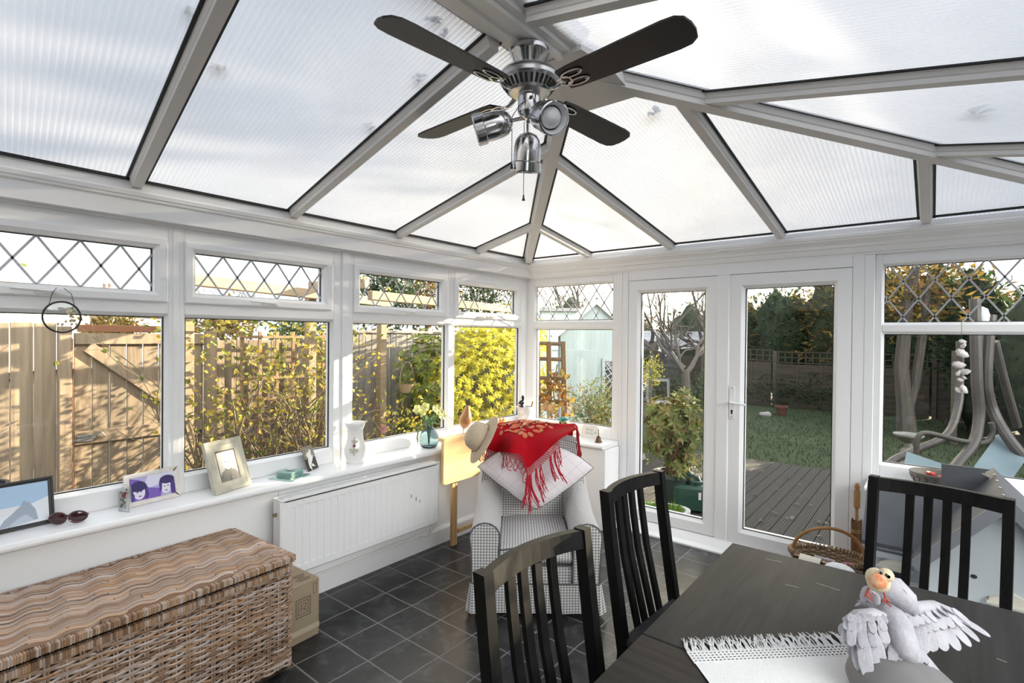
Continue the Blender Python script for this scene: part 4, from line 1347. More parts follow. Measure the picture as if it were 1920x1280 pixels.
# 5 cream frame, child in black and white
cf = board('framed_photograph', 'cream moulded photo frame leaning back with a black and white picture of a child', 'photo frame', .035, -2.665, 19)
CREAM = mat('cream_painted_wood', (.60,.57,.46), .5, col2=(.45,.43,.35), scale=14)
mp = frame_geo(cf, .232, .278, .022, .058, 19, CREAM)
PG = [flat('picture_grey', (.52,.51,.50)), flat('picture_black', (.02,.02,.022)), flat('picture_skin_light', (.74,.72,.70)), flat('picture_hair_light', (.48,.47,.45)), flat('picture_coat_grey', (.09,.09,.095)), flat('picture_shade', (.35,.34,.33))]
S = [(0, rc(-.056, .05, .056, .212)), (5, rc(.035, .05, .056, .212)), (3, ellp(-.002, .162, .034, .042)), (2, ellp(-.003, .150, .027, .036)), (3, [(-.032, .165), (-.02, .186), (-.008, .172), (.006, .184), (.018, .170), (.03, .18), (.024, .197), (0, .205), (-.024, .197)]),
     (4, [(-.056, .05), (.056, .05), (.056, .082), (.034, .108), (.014, .114), (-.004, .104), (-.022, .116), (-.044, .104), (-.056, .085)]), (1, [(-.022, .116), (-.004, .104), (.014, .114), (.018, .122), (0, .110), (-.026, .124)]), (1, ellp(-.013, .156, .005, .003)), (1, ellp(.010, .156, .005, .003)), (5, ellp(-.001, .144, .004, .003)), (5, ellp(-.001, .132, .008, .003)),
     (1, [(-.003, .05), (.003, .05), (.001, .104)]), (0, ellp(.012, .085, .003, .003)), (0, ellp(.013, .068, .003, .003))]
picture(cf, mp, .005, S, PG)
b = MB(); b.ring(-.062, .062, .044, .218, [(0, .004), (0, .0062), (.004, .0062), (.004, .004)], mp); b.build('inner_lip', mat('dark_slip', (.08,.075,.065), .5), cf)
b = MB(); b.prism([(-.035, .0), (.035, .0), (.035, .10), (.012, .165), (-.012, .165), (-.035, .10)], 0, .004, lambda u, v, w: Vector((-.125+v*.42+w, u, v*.98)))
b.build('easel_strut', mat('black_card', (.015,.015,.016), .7), cf)
b = MB(); b.tube([(-.09, .03, .03), (-.075, .05, .012), (-.05, .05, .008), (-.03, .04, .02)], .003, 5); b.build('strut_ribbon', mat('black_ribbon', (.03,.03,.045), .7), cf)
# 6 glass coasters on a mirrored tray
tray = board('glass_tray', 'square green edged glass tray on the window board under the coaster stack', 'tray', .02, -2.335, 22)
GG = glass_mat('green_edged_glass', (.70,.88,.84), 1.2)
FROST = mat('frosted_green_glass', (.42,.62,.58), .35, trans=.4)
b = MB(); b.box((0, 0, .003), (.165, .165, .005), .001); b.build('mirror_plate', mat('green_mirror', (.40,.58,.55), .12, .5), tray)
for k in range(4):
    c = thing('glass_coaster', ['pale green glass coaster at the bottom of the stack on the glass tray', 'pale green glass coaster second from the bottom of the stack', 'pale green glass coaster third from the bottom of the stack', 'pale green glass coaster topmost of the stack on the tray'][k], 'coaster', (.02, -2.335, ZS+.0058+k*.0085), R_(22+(-3, 4, -2, 2)[k]), 'stacked glass coasters')
    b = MB(); b.box((0, 0, .004), (.105, .105, .0065), .001); b.build('glass_square', FROST, c)
fo = thing('silver_wrapper', 'small folded silver wrapper lying on the glass coasters', 'wrapper', (.018, -2.335, ZS+.0402), R_(40))
b = MB(); b.box((0, 0, .003), (.036, .030, .005), .001, (0, R_(4), 0)); b.box((.004, .002, .0075), (.034, .026, .003), .001, (R_(6), R_(-9), .3)); b.build('foil', mat('silver_foil', (.55,.55,.60), .35, .6), fo)
# 7 unframed photograph leaning on the window
ph = board('photo_print', 'unframed dark photograph of white spray leaning against the window beside the coasters', 'photograph', -.028, -2.155, 28)
M = Matrix.Rotation(R_(-20), 4, 'Y'); mp = lambda u, v, q: M @ Vector((q, u, v))
b = MB(); b.prism(rc(-.057, 0, .057, .155), -.0012, 0, mp); b.build('card', mat('black_card', (.015,.015,.016), .7), ph)
rp = random.Random(8)
S = [(0, rc(-.056, .001, .056, .154)), (1, rc(-.056, .075, .056, .154)), (2, [(-.03, .02), (-.012, .0), (-.01, .035), (.008, .05), (.03, .075), (.02, .095), (.028, .12), (.012, .135), (.004, .115), (-.012, .118), (-.034, .1), (-.02, .08), (-.03, .055)]), (2, ellp(.006, .03, .012, .009)), (2, ellp(.02, .022, .006, .005))]
for k in range(10): S.append((2, ellp(rp.uniform(-.03, .035), rp.uniform(.03, .14), rp.uniform(.002, .006), rp.uniform(.002, .005), 7)))
picture(ph, mp, .0003, S, [flat('picture_near_black', (.02,.018,.016)), flat('picture_warm_grey', (.22,.19,.15)), flat('picture_white_spray', (.85,.84,.82))], 'print')
# 8 white jug with an applied flower
jug = board('ceramic_jug', 'tall white glazed jug with applied flower on the window board', 'jug', .0, -1.875, -40)
CER = mat('white_glaze', (.82,.81,.79), .18, coat=.4)
b = MB()
pr = [(0, 0), (.056, 0), (.060, .006), (.060, .014), (.057, .020), (.064, .040), (.0715, .070), (.072, .090), (.067, .115), (.058, .145), (.052, .175), (.051, .205), (.053, .225), (.060, .243), (.064, .252), (.066, .262), (.064, .268), (.061, .264), (.057, .252), (.050, .235), (.047, .20), (.048, .17), (.060, .11), (.063, .07), (.05, .02), (0, .016)]
b.lathe(pr, 36); b.build('jug_body', CER, jug, 50)
b = MB()
for z in (.232, .245): b.lathe([(.0555+(z-.232)*.35, z-.003), (.0585+(z-.232)*.4, z), (.0555+(z-.232)*.35, z+.003)], 36)
b.build('rim_band', CER, jug)
b = MB(); b.tube([(-.050, 0, .225), (-.078, .0, .225), (-.092, .0, .195), (-.092, 0, .155), (-.080, 0, .115), (-.066, 0, .095)], [.009, .0095, .009, .0085, .0085, .008], 8, flat=.75); b.build('handle', CER, jug)
b = MB(); M2 = Matrix.Rotation(R_(3), 4, 'Z')
def jp(a, z, lift=.003):
    r = .0585 if z > .14 else (.066 if z > .115 else .0725)
    return Vector((math.cos(a)*(r+lift), math.sin(a)*(r+lift), z))
b.tube([jp(.12, .175), jp(.02, .165), jp(.1, .14), jp(-.05, .118), jp(.02, .10), jp(-.1, .085), jp(.05, .072), jp(-.02, .06)], .0028, 6); b.build('relief_stem', mat('mauve_glaze', (.42,.30,.36), .25), jug)
for (a, z, d) in ((.22, .15, 1), (-.12, .152, -1), (.18, .098, 1), (-.25, .10, -1), (.22, .088, 1), (-.2, .085, -1), (.0, .142, 1)):
    b = MB(); b.ell(jp(a, z, .002), (.004, .012, .008), 8, 6)
    b.build('relief_leaf', mat('pale_green_glaze', (.56,.56,.40), .25), jug)
b = MB(); b.ell(jp(.02, .124, .004), (.007, .010, .010), 10, 6); b.build('relief_flower', mat('plum_glaze', (.24,.07,.10), .25), jug)
# 9 blue glass vase with artificial flowers
vase = board('glass_vase', 'blue teardrop glass vase holding pale green artificial flowers', 'vase', .015, -1.235)
BG = solid_glass('blue_glass', (.44,.55,.60), .02, 1.35)
b = MB()
pr = [(0, 0), (.046, 0), (.060, .010), (.074, .035), (.079, .058), (.075, .082), (.062, .108), (.044, .134), (.030, .155), (.025, .172), (.028, .182), (.025, .183), (.0225, .172), (.027, .155), (.041, .132), (.059, .106), (.072, .081), (.076, .058), (.071, .036), (.057, .013), (.04, .006), (0, .006)]
b.lathe(pr, 32); b.build('vase_body', BG, vase, 60)
b = MB()
STEM = mat('artificial_stem', (.10,.22,.07), .6, island=[(.07,.17,.05), (.16,.30,.10)])
heads = [(-.070, -.055, .285), (-.010, -.03, .305), (.045, .06, .268), (.060, .075, .240), (.02, .05, .285), (-.045, -.02, .262)]
rv = random.Random(4)
for (x, y, z) in heads: b.tube([(0, 0, .012), (x*.1, y*.1, .10), (x*.15, y*.15, .18), (x*.6, y*.6, .235), (x, y, z-.012)], .0028, 6)
b.build('stem', STEM, vase)
b = MB()
for k in range(26):
    a = rv.uniform(0, 6.28); b.leaf((math.cos(a)*.012, math.sin(a)*.012, rv.uniform(.178, .20)), (math.cos(a), math.sin(a), rv.uniform(-.4, .9)), (0, 0, 1), rv.uniform(.05, .085), .018)
for k in range(5): b.tube([(-.015, -.018, .18), (-.05-.004*k, -.05, .15), (-.062-.003*k, -.055, .08), (-.066, -.05-.003*k, .02+.01*k)], .0022, 5)
b.build('leaf_spray', mat('artificial_leaf', (.08,.18,.08), .6, island=[(.05,.13,.07), (.12,.24,.10), (.16,.26,.14)]), vase)
PET = mat('pale_green_petal', (.62,.62,.28), .6, trans=.3, island=[(.58,.60,.25), (.70,.68,.36)])
for (x, y, z) in heads:
    b = MB(); d = Vector((x+.05, y-.02, .05)).normalized(); q = Vector((0, 0, 1)).rotation_difference((d-Vector(_f)*.8).normalized()).to_matrix()
    for k in range(5):
        a = k*1.2566
        M = Matrix.Rotation(a, 3, 'Z')
        def pf(u, v, M=M, q=q):
            w = .021*math.sin(math.pi*min(1, .12+v*.82)); return q @ (M @ Vector((v*.036, (u-.5)*2*w, .012*v*v+.006*math.cos((u-.5)*9)*v)))+Vector((x, y, z))
        b.grid(pf, 5, 5)
    b.ell((x, y, z), (.007, .007, .007), 8, 6)
    b.build('flower_head', PET, vase, 180)
# 10 wooden bird on a stick
bird = board('wooden_bird', 'smooth brown carved bird on a rod beside the straw hat', 'ornament', -.035, -.81)
b = MB(); zc = .105
body = [(0, 0), (.012, .004), (.034, .022), (.049, .048), (.054, .072), (.050, .098), (.040, .125), (.029, .150), (.019, .175), (.010, .192), (0, .200)]
b.lathe(body, 24, Matrix.Translation((0, .005, .075)) @ Matrix.Rotation(R_(-9), 4, 'X') @ Matrix.Rotation(R_(5), 4, 'Y')); b.build('bird_body', wood_mat('russet_wood', (.22,.09,.03), (.34,.16,.06), 2, 9, .38), bird)
b = MB(); b.tube([(0, 0, 0), (0, 0, .09)], .005, 8); b.lathe([(0, .012), (.03, .010), (.032, 0), (0, 0)], 20); b.build('stand', mat('tan_wood', (.36,.22,.11), .5), bird)
# 11 orange felt animal half hidden behind hat and shawl
fx = board('felt_fox', 'small orange felt animal half hidden between the hat and shawl', 'soft toy', .03, -.36, 25)
FELT = mat('orange_felt', (.62,.26,.06), .9)
b = MB(); b.ell((0, 0, .055), (.04, .085, .055), 14, 10); b.ell((0, -.075, .085), (.036, .04, .034), 12, 8); b.build('body', FELT, fx)
b = MB(); b.lathe([(.012, 0), (.007, .02), (0, .034)], 8, Matrix.Translation((.015, -.08, .112))); b.lathe([(.012, 0), (.007, .02), (0, .034)], 8, Matrix.Translation((-.015, -.08, .112))); b.build('ears', FELT, fx)
b = MB(); b.ell((.0, -.112, .078), (.018, .014, .014), 10, 6); b.build('muzzle', mat('white_felt', (.75,.70,.64), .9), fx)
b = MB(); b.ell((0, .10, .05), (.02, .06, .022), 10, 8); b.build('tail', FELT, fx)
# 12 corner : bucket with a black rabbit and a wooden spoon
bk = board('metal_bucket', 'white embossed bucket in the corner below the leaded windows', 'bucket', -.005, -.02)
WB = mat('white_enamel_bucket', (.66,.65,.65), .45, col2=(.52,.52,.53), scale=35, bump=.6, bscale=45)
b = MB(); b.lathe([(0, 0), (.050, 0), (.052, .004), (.074, .178), (.078, .180), (.079, .185), (.075, .187), (.071, .180), (.050, .01), (0, .008)], 28); b.build('bucket_body', WB, bk)
b = MB(); b.tube([Vector((.076, .0, .150))+Vector((.0, .016*math.cos(a), .016*math.sin(a))) for a in [2*math.pi*k/16 for k in range(16)]], .003, 6, closed=True); b.build('ring_handle', WB, bk)
rb = thing('rabbit_figure', 'black rabbit figure with upright ears standing in the white bucket', 'figurine', (-.022, -.035, ZS+.010), R_(-40))
BLK = mat('black_cast_iron', (.014,.013,.014), .45)
b = MB(); b.ell((0, 0, .105), (.024, .030, .105), 12, 10); b.ell((0, -.004, .215), (.020, .026, .022), 12, 8); b.ell((0, -.026, .208), (.011, .012, .010), 8, 6)
b.build('rabbit_body', BLK, rb)
for s_ in (-1, 1):
    b = MB(); b.ell((s_*.013, .006, .253), (.0065, .010, .030), 8, 8, Matrix.Rotation(R_(s_*14), 4, 'Y')); b.build('ear', BLK, rb)
b = MB(); b.ell((.008, -.03, .185), (.010, .006, .012), 8, 6); b.build('red_bow', mat('red_ribbon', (.45,.02,.03), .6), rb)
sp_ = thing('wooden_spoon', 'wooden handle sticking out of the white bucket beside the rabbit', 'wooden handle', (.035, .0, ZS+.012), 0)
b = MB(); b.tube([(0, 0, 0), (.006, .01, .12), (.024, .022, .225)], [.005, .006, .008], 8); b.build('handle_rod', mat('tan_wood', (.36,.22,.11), .5), sp_)
# 13 items on the right-hand board
ZR_ = SILL_R
jar = thing('glass_jar', 'clear glass jar with a clip lid beside the white bucket', 'jar', (.155, -.02, ZR_), 0)
b = MB(); b.lathe([(0, 0), (.036, 0), (.040, .006), (.040, .085), (.034, .098), (.034, .108), (.031, .108), (.031, .098), (.036, .084), (.036, .01), (0, .008)], 24); b.build('jar_body', glass_mat('jar_glass', (.86,.90,.88), 1.5), jar)
b = MB(); b.lathe([(0, .122), (.030, .121), (.037, .114), (.037, .107), (0, .107)], 24); b.build('lid', mat('green_tinted_glass', (.45,.55,.46), .15, trans=.3), jar)
b = MB(); b.tube([Vector((.0385*math.cos(a), .0385*math.sin(a), .102)) for a in [2*math.pi*k/20 for k in range(20)]], .0016, 5, closed=True); b.tube([(.037, 0, .102), (.046, 0, .118), (.044, 0, .06), (.040, 0, .07)], .0016, 5); b.build('wire_clip', CHROME, jar)
owl = thing('owl_figurine', 'small cream owl figurine with teal brow tufts behind the shawl', 'figurine', (.405, .03, ZR_), R_(15))
b = MB(); b.ell((0, 0, .058), (.042, .030, .060), 16, 12); b.build('owl_body', mat('cream_ceramic', (.74,.68,.56), .3), owl)
b = MB(); b.tube([(-.055, -.018, .128), (-.030, -.026, .112), (0, -.030, .100), (.030, -.026, .112), (.055, -.018, .128)], [.002, .008, .006, .008, .002], 8, flat=.6); b.ell((0, 0, .112), (.034, .026, .016), 12, 8); b.build('brow_tufts', mat('teal_glaze', (.06,.25,.24), .3), owl)
for s_ in (-1, 1):
    b = MB(); b.ell((s_*.017, -.028, .088), (.015, .006, .015), 12, 8); o = b.build('eye_disc', mat('amber_glaze', (.62,.46,.14), .3), owl)
    b = MB(); b.ell((s_*.017, -.034, .088), (.007, .003, .008), 10, 6); b.build('pupil', mat('black_glaze', (.01,.01,.01), .2), o)
b = MB(); b.lathe([(.006, 0), (0, .014)], 8, Matrix.Translation((0, -.032, .078)) @ Matrix.Rotation(R_(150), 4, 'X')); b.build('beak', mat('amber_glaze', (.62,.46,.14), .3), owl)
for ch_ in [owl]+list(owl.children): pass
owl.scale = (1.3, 1.3, 1.3)
# sign
sg_ = thing('garden_sign', "cream painted plaque reading Bette's Garden leaning on the right window", 'sign', (.645, .055, ZR_), R_(-8))
SM = Matrix.Rotation(R_(-13), 4, 'X')
mp = lambda u, v, q: SM @ Vector((u, -q, v))
b = MB(); b.prism(rc(-.084, 0, .084, .112), -.006, .002, mp); b.build('plaque', mat('cream_plaque', (.74,.73,.68), .55), sg_)
def text_mesh(name, body, size, mp, u, v, q, m, parent, align='CENTER'):
    cu_ = bpy.data.curves.new(name, 'FONT'); cu_.body = body; cu_.size = size; cu_.align_x = align; cu_.resolution_u = 3
    tmp = bpy.data.objects.new(name+'_curve', cu_); COL.objects.link(tmp)
    dg = bpy.context.evaluated_depsgraph_get(); me = bpy.data.meshes.new_from_object(tmp.evaluated_get(dg))
    bpy.data.objects.remove(tmp); bpy.data.curves.remove(cu_)
    for vx in me.vertices: vx.co = mp(u+vx.co.x, v+vx.co.y, q)
    me.materials.clear(); me.materials.append(m)
    o = bpy.data.objects.new(name, me); COL.objects.link(o); o.parent = parent; return o
GREYINK = mat('grey_lettering', (.30,.31,.33), .6)
text_mesh('lettering', "Bette's", .030, mp, -.004, .066, .0026, GREYINK, sg_)
text_mesh('lettering', "Garden", .030, mp, .0, .036, .0026, GREYINK, sg_)
b = MB()
for k in range(28):
    t = k/28; u, v = (-.075+.15*((t*4) % 1), .103) if t < .25 else ((-.078, .01+.09*((t*4) % 1)) if t < .5 else ((-.075+.15*((t*4) % 1), .010) if t < .75 else (.076, .01+.09*((t*4) % 1))))
    b.cur = k % 3
    b.add([mp(u+a, v+c, .0026) for a, c in ellp(0, 0, .0035, .0022, 6)], [tuple(range(6))])
b.build('painted_border', [mat('sage_paint', (.45,.52,.40), .6), mat('ochre_paint', (.62,.45,.25), .6), mat('blush_paint', (.66,.52,.46), .6)], sg_)
b = MB(); b.add([mp(.058+a, .052+c, .0027) for a, c in [(-.018, .004), (-.008, .0), (0, -.006), (.012, -.004), (.014, .006), (.006, .012), (0, .020), (-.004, .010), (-.009, .004)]], [tuple(range(9))]); b.build('painted_bird', mat('mint_paint', (.30,.58,.52), .6), sg_)
# bell
bl = thing('hand_bell', 'small bronze hand bell standing at the end of the right window board', 'bell', (.795, -.045, ZR_), 0)
BRZ = mat('dark_bronze', (.12,.08,.05), .4, .8)
b = MB(); b.lathe([(.030, 0), (.0305, .004), (.026, .012), (.021, .024), (.017, .040), (.011, .050), (.005, .054), (0, .055)], 24); b.lathe([(.029, .001), (.02, .022), (0, .04)], 16); b.build('bell_body', BRZ, bl)
b = MB(); b.lathe([(.003, .053), (.005, .060), (.0028, .066), (.0045, .075), (.0025, .085), (.004, .098), (.002, .112), (0, .116)], 12); b.build('handle', BRZ, bl)
# suncatcher hanging from the first window handle
sc = thing('suncatcher', 'round glass suncatcher with pressed flowers hanging from the window handle', 'suncatcher', (-.045, -3.368, 1.645), 0)
b = MB(); b.tube([(0, .066*math.cos(a), .066*math.sin(a)*1.03) for a in [2*math.pi*k/40 for k in range(40)]], .0042, 6, closed=True); b.build('rim', mat('black_lead_rim', (.02,.02,.022), .4), sc)
b = MB(); b.lathe([(0, .001), (.064, .001), (.064, -.001), (0, -.001)], 32, Matrix.Rotation(R_(90), 4, 'Y')); b.build('disc', GP, sc)
b = MB(); rs = random.Random(2)
for k in range(22):
    a = rs.uniform(-2.2, 1.2); r = rs.uniform(.025, .052)
    b.leaf((.0016, math.cos(a)*r, math.sin(a)*r), (0, rs.uniform(-1, 1), rs.uniform(-1, 1)), (1, 0, 0), .018, .013)
b.build('pressed_flower', mat('dried_petals', (.62,.52,.30), .8, island=[(.70,.62,.42), (.55,.40,.14), (.76,.70,.56), (.22,.25,.16)]), sc)
b = MB(); b.tube([(0, -.045, .048), (.012, -.035, .105), (.012, -.02, .128)], .0013, 4); b.tube([(0, .045, .048), (.012, .03, .105), (.012, .005, .128)], .0013, 4); b.build('cord', mat('dark_cord', (.05,.05,.05), .8), sc)
# ================================================================== DINING SET, DOVES, FAN, DOLL'S HOUSE CORNER
def make_chair(label, loc, rz):
    """black slatted chair, seat towards local +x"""
    t = thing('dining_chair', label, 'chair', loc, R_(rz), 'black dining chairs')
    W = .455
    def backx(z): return .085*(1-min(1, max(0, (z-.42)/.58)))**1.15 if z > .42 else .085-.06*((.42-z)/.42)**1.6
    zs = [0, .15, .30, .42, .55, .70, .85, 1.0]
    for s_ in (-1, 1):
        b = MB()
        y = s_*(W/2-.0175)
        vs = []
        for z in zs:
            x = backx(z); d = .040 if z > .1 else .034
            for (dx, dy) in ((-d/2, -.0165), (d/2, -.0165), (d/2, .0165), (-d/2, .0165)): vs.append((x+dx, y+dy, z))
        n = len(zs)
        b.add(vs, [(i*4+j, i*4+(j+1) % 4, (i+1)*4+(j+1) % 4, (i+1)*4+j) for i in range(n-1) for j in range(4)]+[(3, 2, 1, 0), tuple((n-1)*4+j for j in range(4))])
        b.build('back_post', BLACKW, t)
    # bowed top rail
    b = MB(); vs = []; m = 10; wi = W/2-.034
    for k in range(m+1):
        u = -1+2*k/m; bow = -.038*(1-u*u)
        for (dx, z) in ((-.013, .945), (.013, .945), (.011, .997), (-.015, .997)): vs.append((backx(z)+dx+bow, u*wi, z))
    b.add(vs, [(i*4+j, i*4+(j+1) % 4, (i+1)*4+(j+1) % 4, (i+1)*4+j) for i in range(m) for j in range(4)]+[(3, 2, 1, 0), tuple(m*4+j for j in range(4))])
    b.build('top_rail', BLACKW, t)
    for u in (-.46, -.155, .155, .46):
        b = MB(); vs = []; zz = [.455, .58, .72, .86, .955]; y = u*wi
        for z in zz:
            x = backx(z)-.038*(1-u*u)*min(1, (z-.40)/.35)
            for (dx, dy) in ((-.008, -.0145), (.008, -.0145), (.008, .0145), (-.008, .0145)): vs.append((x+dx, y+dy, z))
        n = len(zz)
        b.add(vs, [(i*4+j, i*4+(j+1) % 4, (i+1)*4+(j+1) % 4, (i+1)*4+j) for i in range(n-1) for j in range(4)]+[(3, 2, 1, 0), tuple((n-1)*4+j for j in range(4))])
        b.build('back_slat', BLACKW, t)
    b = MB(); b.box((.075, 0, .425), (.022, W-.07, .07), .003); b.box((.475, 0, .415), (.022, W-.03, .06), .003)
    for s_ in (-1, 1): b.box((.275, s_*(W/2-.018), .415), (.40, .022, .06), .003)
    b.build('seat_frame', BLACKW, t)
    b = MB(); b.box((.285, 0, .458), (.43, W-.012, .028), .010); b.build('seat_pad', mat('black_seat_cloth', (.02,.02,.022), .85), t)
    for s_ in (-1, 1):
        b = MB(); b.bar((.475, s_*(W/2-.018), .43), (.480, s_*(W/2-.018), 0), .034, .034, (1, 0, 0), .003); b.build('front_leg', BLACKW, t)
    return t
make_chair('nearest black dining chair, its top rail above the armchair seat', (2.138, -2.77, 0), -4)
make_chair('black dining chair behind the nearest one, at the far left table corner', (2.036, -1.96, 0), -4)
make_chair("black dining chair at the far end of the table in front of the doll's house", (2.997, -1.26, 0), -98.8)

# ---- table
TABW = wood_mat('black_stained_tabletop', (.017,.017,.0175), (.033,.0325,.033), 1, 9, .5, bump=.06, spec=.12)
TABW2 = wood_mat('black_stained_tabletop_cross', (.019,.017,.016), (.036,.032,.030), 0, 9, .5, bump=.06, spec=.12)
tb = thing('dining_table', 'long black stained extending dining table in the right foreground', 'table', (2.80, -2.5, 0))
TX0, TX1, TY1, TYJ, TY0 = -.448, .46, .785, -.065, -.80
b = MB(); b.box(((TX0+TX1)/2, (TY1+TYJ)/2+.0008, .735), (TX1-TX0, TY1-TYJ-.0016, .03), .003); b.build('tabletop', TABW, tb)
b = MB(); b.box(((TX0+TX1)/2, (TYJ+TY0)/2-.0008, .735), (TX1-TX0, TYJ-TY0-.0016, .03), .003); b.build('extension_leaf', TABW2, tb)
b = MB(); b.box((0, TY1-.09, .675), (.74, .022, .09)); b.box((0, TY0+.09, .675), (.74, .022, .09))
for s_ in (-1, 1): b.box((s_*.38, 0, .675), (.022, TY1-TY0-.18, .09))
b.build('apron', BLACKW, tb)
for sx in (-1, 1):
    for y in (TY1-.075, TY0+.075):
        b = MB(); b.box((sx*.385, y, .36), (.07, .07, .72), .004); b.build('leg', BLACKW, tb)
b = MB()
for (x, y, a, L) in ((-.30, .70, .2, .05), (-.12, .60, -.15, .07), (.0, .55, -.2, .05), (.05, .50, -.15, .09), (.02, .20, -.4, .025), (-.2, .52, .1, .04), (.32, .42, -.3, .02)):
    b.bar((x, y, .7503), (x+L*math.cos(a), y+L*math.sin(a), .7503), .0022, .0008)
b.build('scratch', mat('pale_scratch', (.35,.32,.29), .7), tb)
# ---- runner
rn = thing('table_runner', 'white fringed cotton table runner with an openwork hem on the black table', 'table runner', (2.61, -2.372, .7505), R_(-46.3))
RW = .46
WHC = mat('white_cotton', (.80,.80,.80), .9, bump=.4, bscale=300)
b = MB()
def runf(u, v): return Vector((lerp(.105, .75, u), (v-.5)*RW, .0015+.0022*max(0, math.sin(u*9+v*3))*1.0))
b.grid(runf, 24, 12); b.build('cloth', WHC, rn, 180)
b = MB()
n = 42
for k in range(n+1):
    y = (k/n-.5)*RW
    b.box((.083, y, .0022), (.05, .0048, .0016))
for k in range(5): b.box((.062+.0105*k, 0, .0024), (.0048, RW, .0016))
b.build('openwork_hem', WHC, rn)
b = MB(); rr = random.Random(6)
for k in range(150):
    y = (k/149-.5)*RW; L = rr.uniform(.050, .072); s_ = rr.uniform(-.012, .03); sx = (k//4 % 2-.5)*.008
    b.tube([(.064, y, .003), (.064-L*.35, y+sx+s_*.2, .004+rr.uniform(0, .003)), (.064-L*.7, y+sx+s_*.6, .003+rr.uniform(0, .004)), (.064-L, y+sx*1.5+s_, .002)], [.0017, .0017, .0016, .0010], 4)
b.build('fringe', WHC, rn)

# ---- doves on a dish, small bird on top
def feather(b, a, c, w, nrm, th=.004):
    a, c = Vector(a), Vector(c); d = c-a; L = d.length; d.normalize(); n = Vector(nrm); n = (n-d*n.dot(d)).normalized(); r = d.cross(n)
    prof = [(0, .45), (.15, .8), (.45, 1.0), (.75, .95), (.9, .72), (.97, .4), (1.0, .06)]
    vs = []
    for t, k in prof:
        p = a+d*(L*t)-n*(.10*L*t*t*.3)
        for q in range(8):
            an = 2*math.pi*q/8
            vs.append(p+r*(w/2*k*math.cos(an))+n*(th*(k*.6+.4)*math.sin(an)*(1 if math.sin(an) > 0 else .5)+ (th*.5*math.cos(2*an))))
    m = len(prof)
    b.add(vs, [(i*8+j, i*8+(j+1) % 8, (i+1)*8+(j+1) % 8, (i+1)*8+j) for i in range(m-1) for j in range(8)]+[tuple(range(7, -1, -1)), tuple((m-1)*8+j for j in range(8))], True)
DOVE = mat('white_plaster_dove', (.50,.49,.53), .7, col2=(.40,.39,.43), scale=22, bump=.25, bscale=120)
DGREY = mat('grey_stone_dish', (.17,.165,.165), .55, col2=(.22,.215,.21), scale=8)
TZ = .75
dv = thing('dove_sculpture', 'sculpture of two white doves with spread wings on a grey stone base on the table', 'sculpture', (2.92, -2.30, TZ+.0005))
def D(x, y, z): return on_z(x, y, TZ+z)-Vector((2.92, -2.30, TZ))
b = MB(); b.lathe([(0, 0), (.085, 0), (.105, .010), (.112, .028), (.108, .045), (.09, .062), (.05, .078), (0, .084)], 32, Matrix.Translation((.015, -.13, 0)) @ Matrix.Rotation(R_(20), 4, 'Z') @ Matrix.Diagonal((1, 1.15, 1, 1))); b.build('stone_base', DGREY, dv)
b = MB(); b.tube([D(1640, 1165, .05), D(1645, 1150, .09), D(1655, 1130, .12)], [.045, .038, .03], 10); b.build('stone_column', DGREY, dv)
# first dove : body, head, tail
b = MB()
b.tube([D(1612, 1132, .118), D(1622, 1128, .125), D(1640, 1128, .13), D(1662, 1145, .128), D(1682, 1178, .115), D(1696, 1210, .10), D(1705, 1238, .085)], [.005, .016, .027, .034, .036, .030, .016], 14)
b.build('dove_body', DOVE, dv, 180)
b = MB(); b.lathe([(.006, 0), (.004, .010), (0, .018)], 8, Matrix.Translation(D(1613, 1132, .118)) @ (Vector((0, 0, 1)).rotation_difference((D(1600, 1138, .110)-D(1613, 1132, .118)).normalized()).to_matrix().to_4x4())); b.build('beak', DOVE, dv)
b = MB()
for k in range(9):
    t = k/8
    feather(b, D(1692+8*t, 1196, .10+.004*(k % 2)), D(lerp(1668, 1782, t), lerp(1296, 1290, t)+8*math.sin(t*3.1), .045), .026, (0, 0, 1))
for k in range(7):
    t = k/6
    feather(b, D(1682+18*t, 1178, .118), D(lerp(1672, 1740, t), 1245, .078), .022, (0, 0, 1))
b.build('tail', DOVE, dv, 60)
def wing(name, prim, sec, cov, bone, nrm):
    b = MB()
    for (a, c, w) in prim: feather(b, a, c, w, nrm, .0045)
    for (a, c, w) in sec: feather(b, a, c, w, nrm, .0045)
    for (a, c, w) in cov: feather(b, a, c, w, nrm, .004)
    b.tube(bone, [.012, .018, .017, .010], 10)
    return b.build(name, DOVE, dv, 60)
rt = [((1782,1150,.105),(1858,1192,.060)), ((1775,1152,.108),(1838,1202,.058)), ((1766,1155,.110),(1822,1212,.056)), ((1756,1157,.112),(1800,1220,.055)), ((1745,1160,.114),(1774,1221,.056)), ((1734,1164,.114),(1750,1222,.058)), ((1722,1168,.114),(1732,1226,.060)), ((1710,1172,.113),(1716,1222,.064)), ((1788,1146,.104),(1787,1150,.098))]
prim = [(D(*a), D(*c), .034) for a, c in rt[:8]]
sec = [(D(lerp(1716, 1785, k/6), lerp(1150, 1142, k/6), .128), D(lerp(1722, 1822, k/6), lerp(1190, 1172, k/6), .098), .026) for k in range(7)]
cov = [(D(lerp(1702, 1764, k/6), lerp(1148, 1136, k/6), .140), D(lerp(1712, 1792, k/6), lerp(1172, 1150, k/6), .120), .022) for k in range(7)]
cov += [(D(lerp(1700, 1735, k/4), lerp(1158, 1150, k/4), .138), D(lerp(1704, 1758, k/4), lerp(1178, 1166, k/4), .124), .02) for k in range(5)]
wing('wing', prim, sec, cov, [D(1690, 1156, .130), D(1715, 1142, .138), D(1750, 1138, .132), D(1786, 1148, .110)], (.1, -.2, 1))
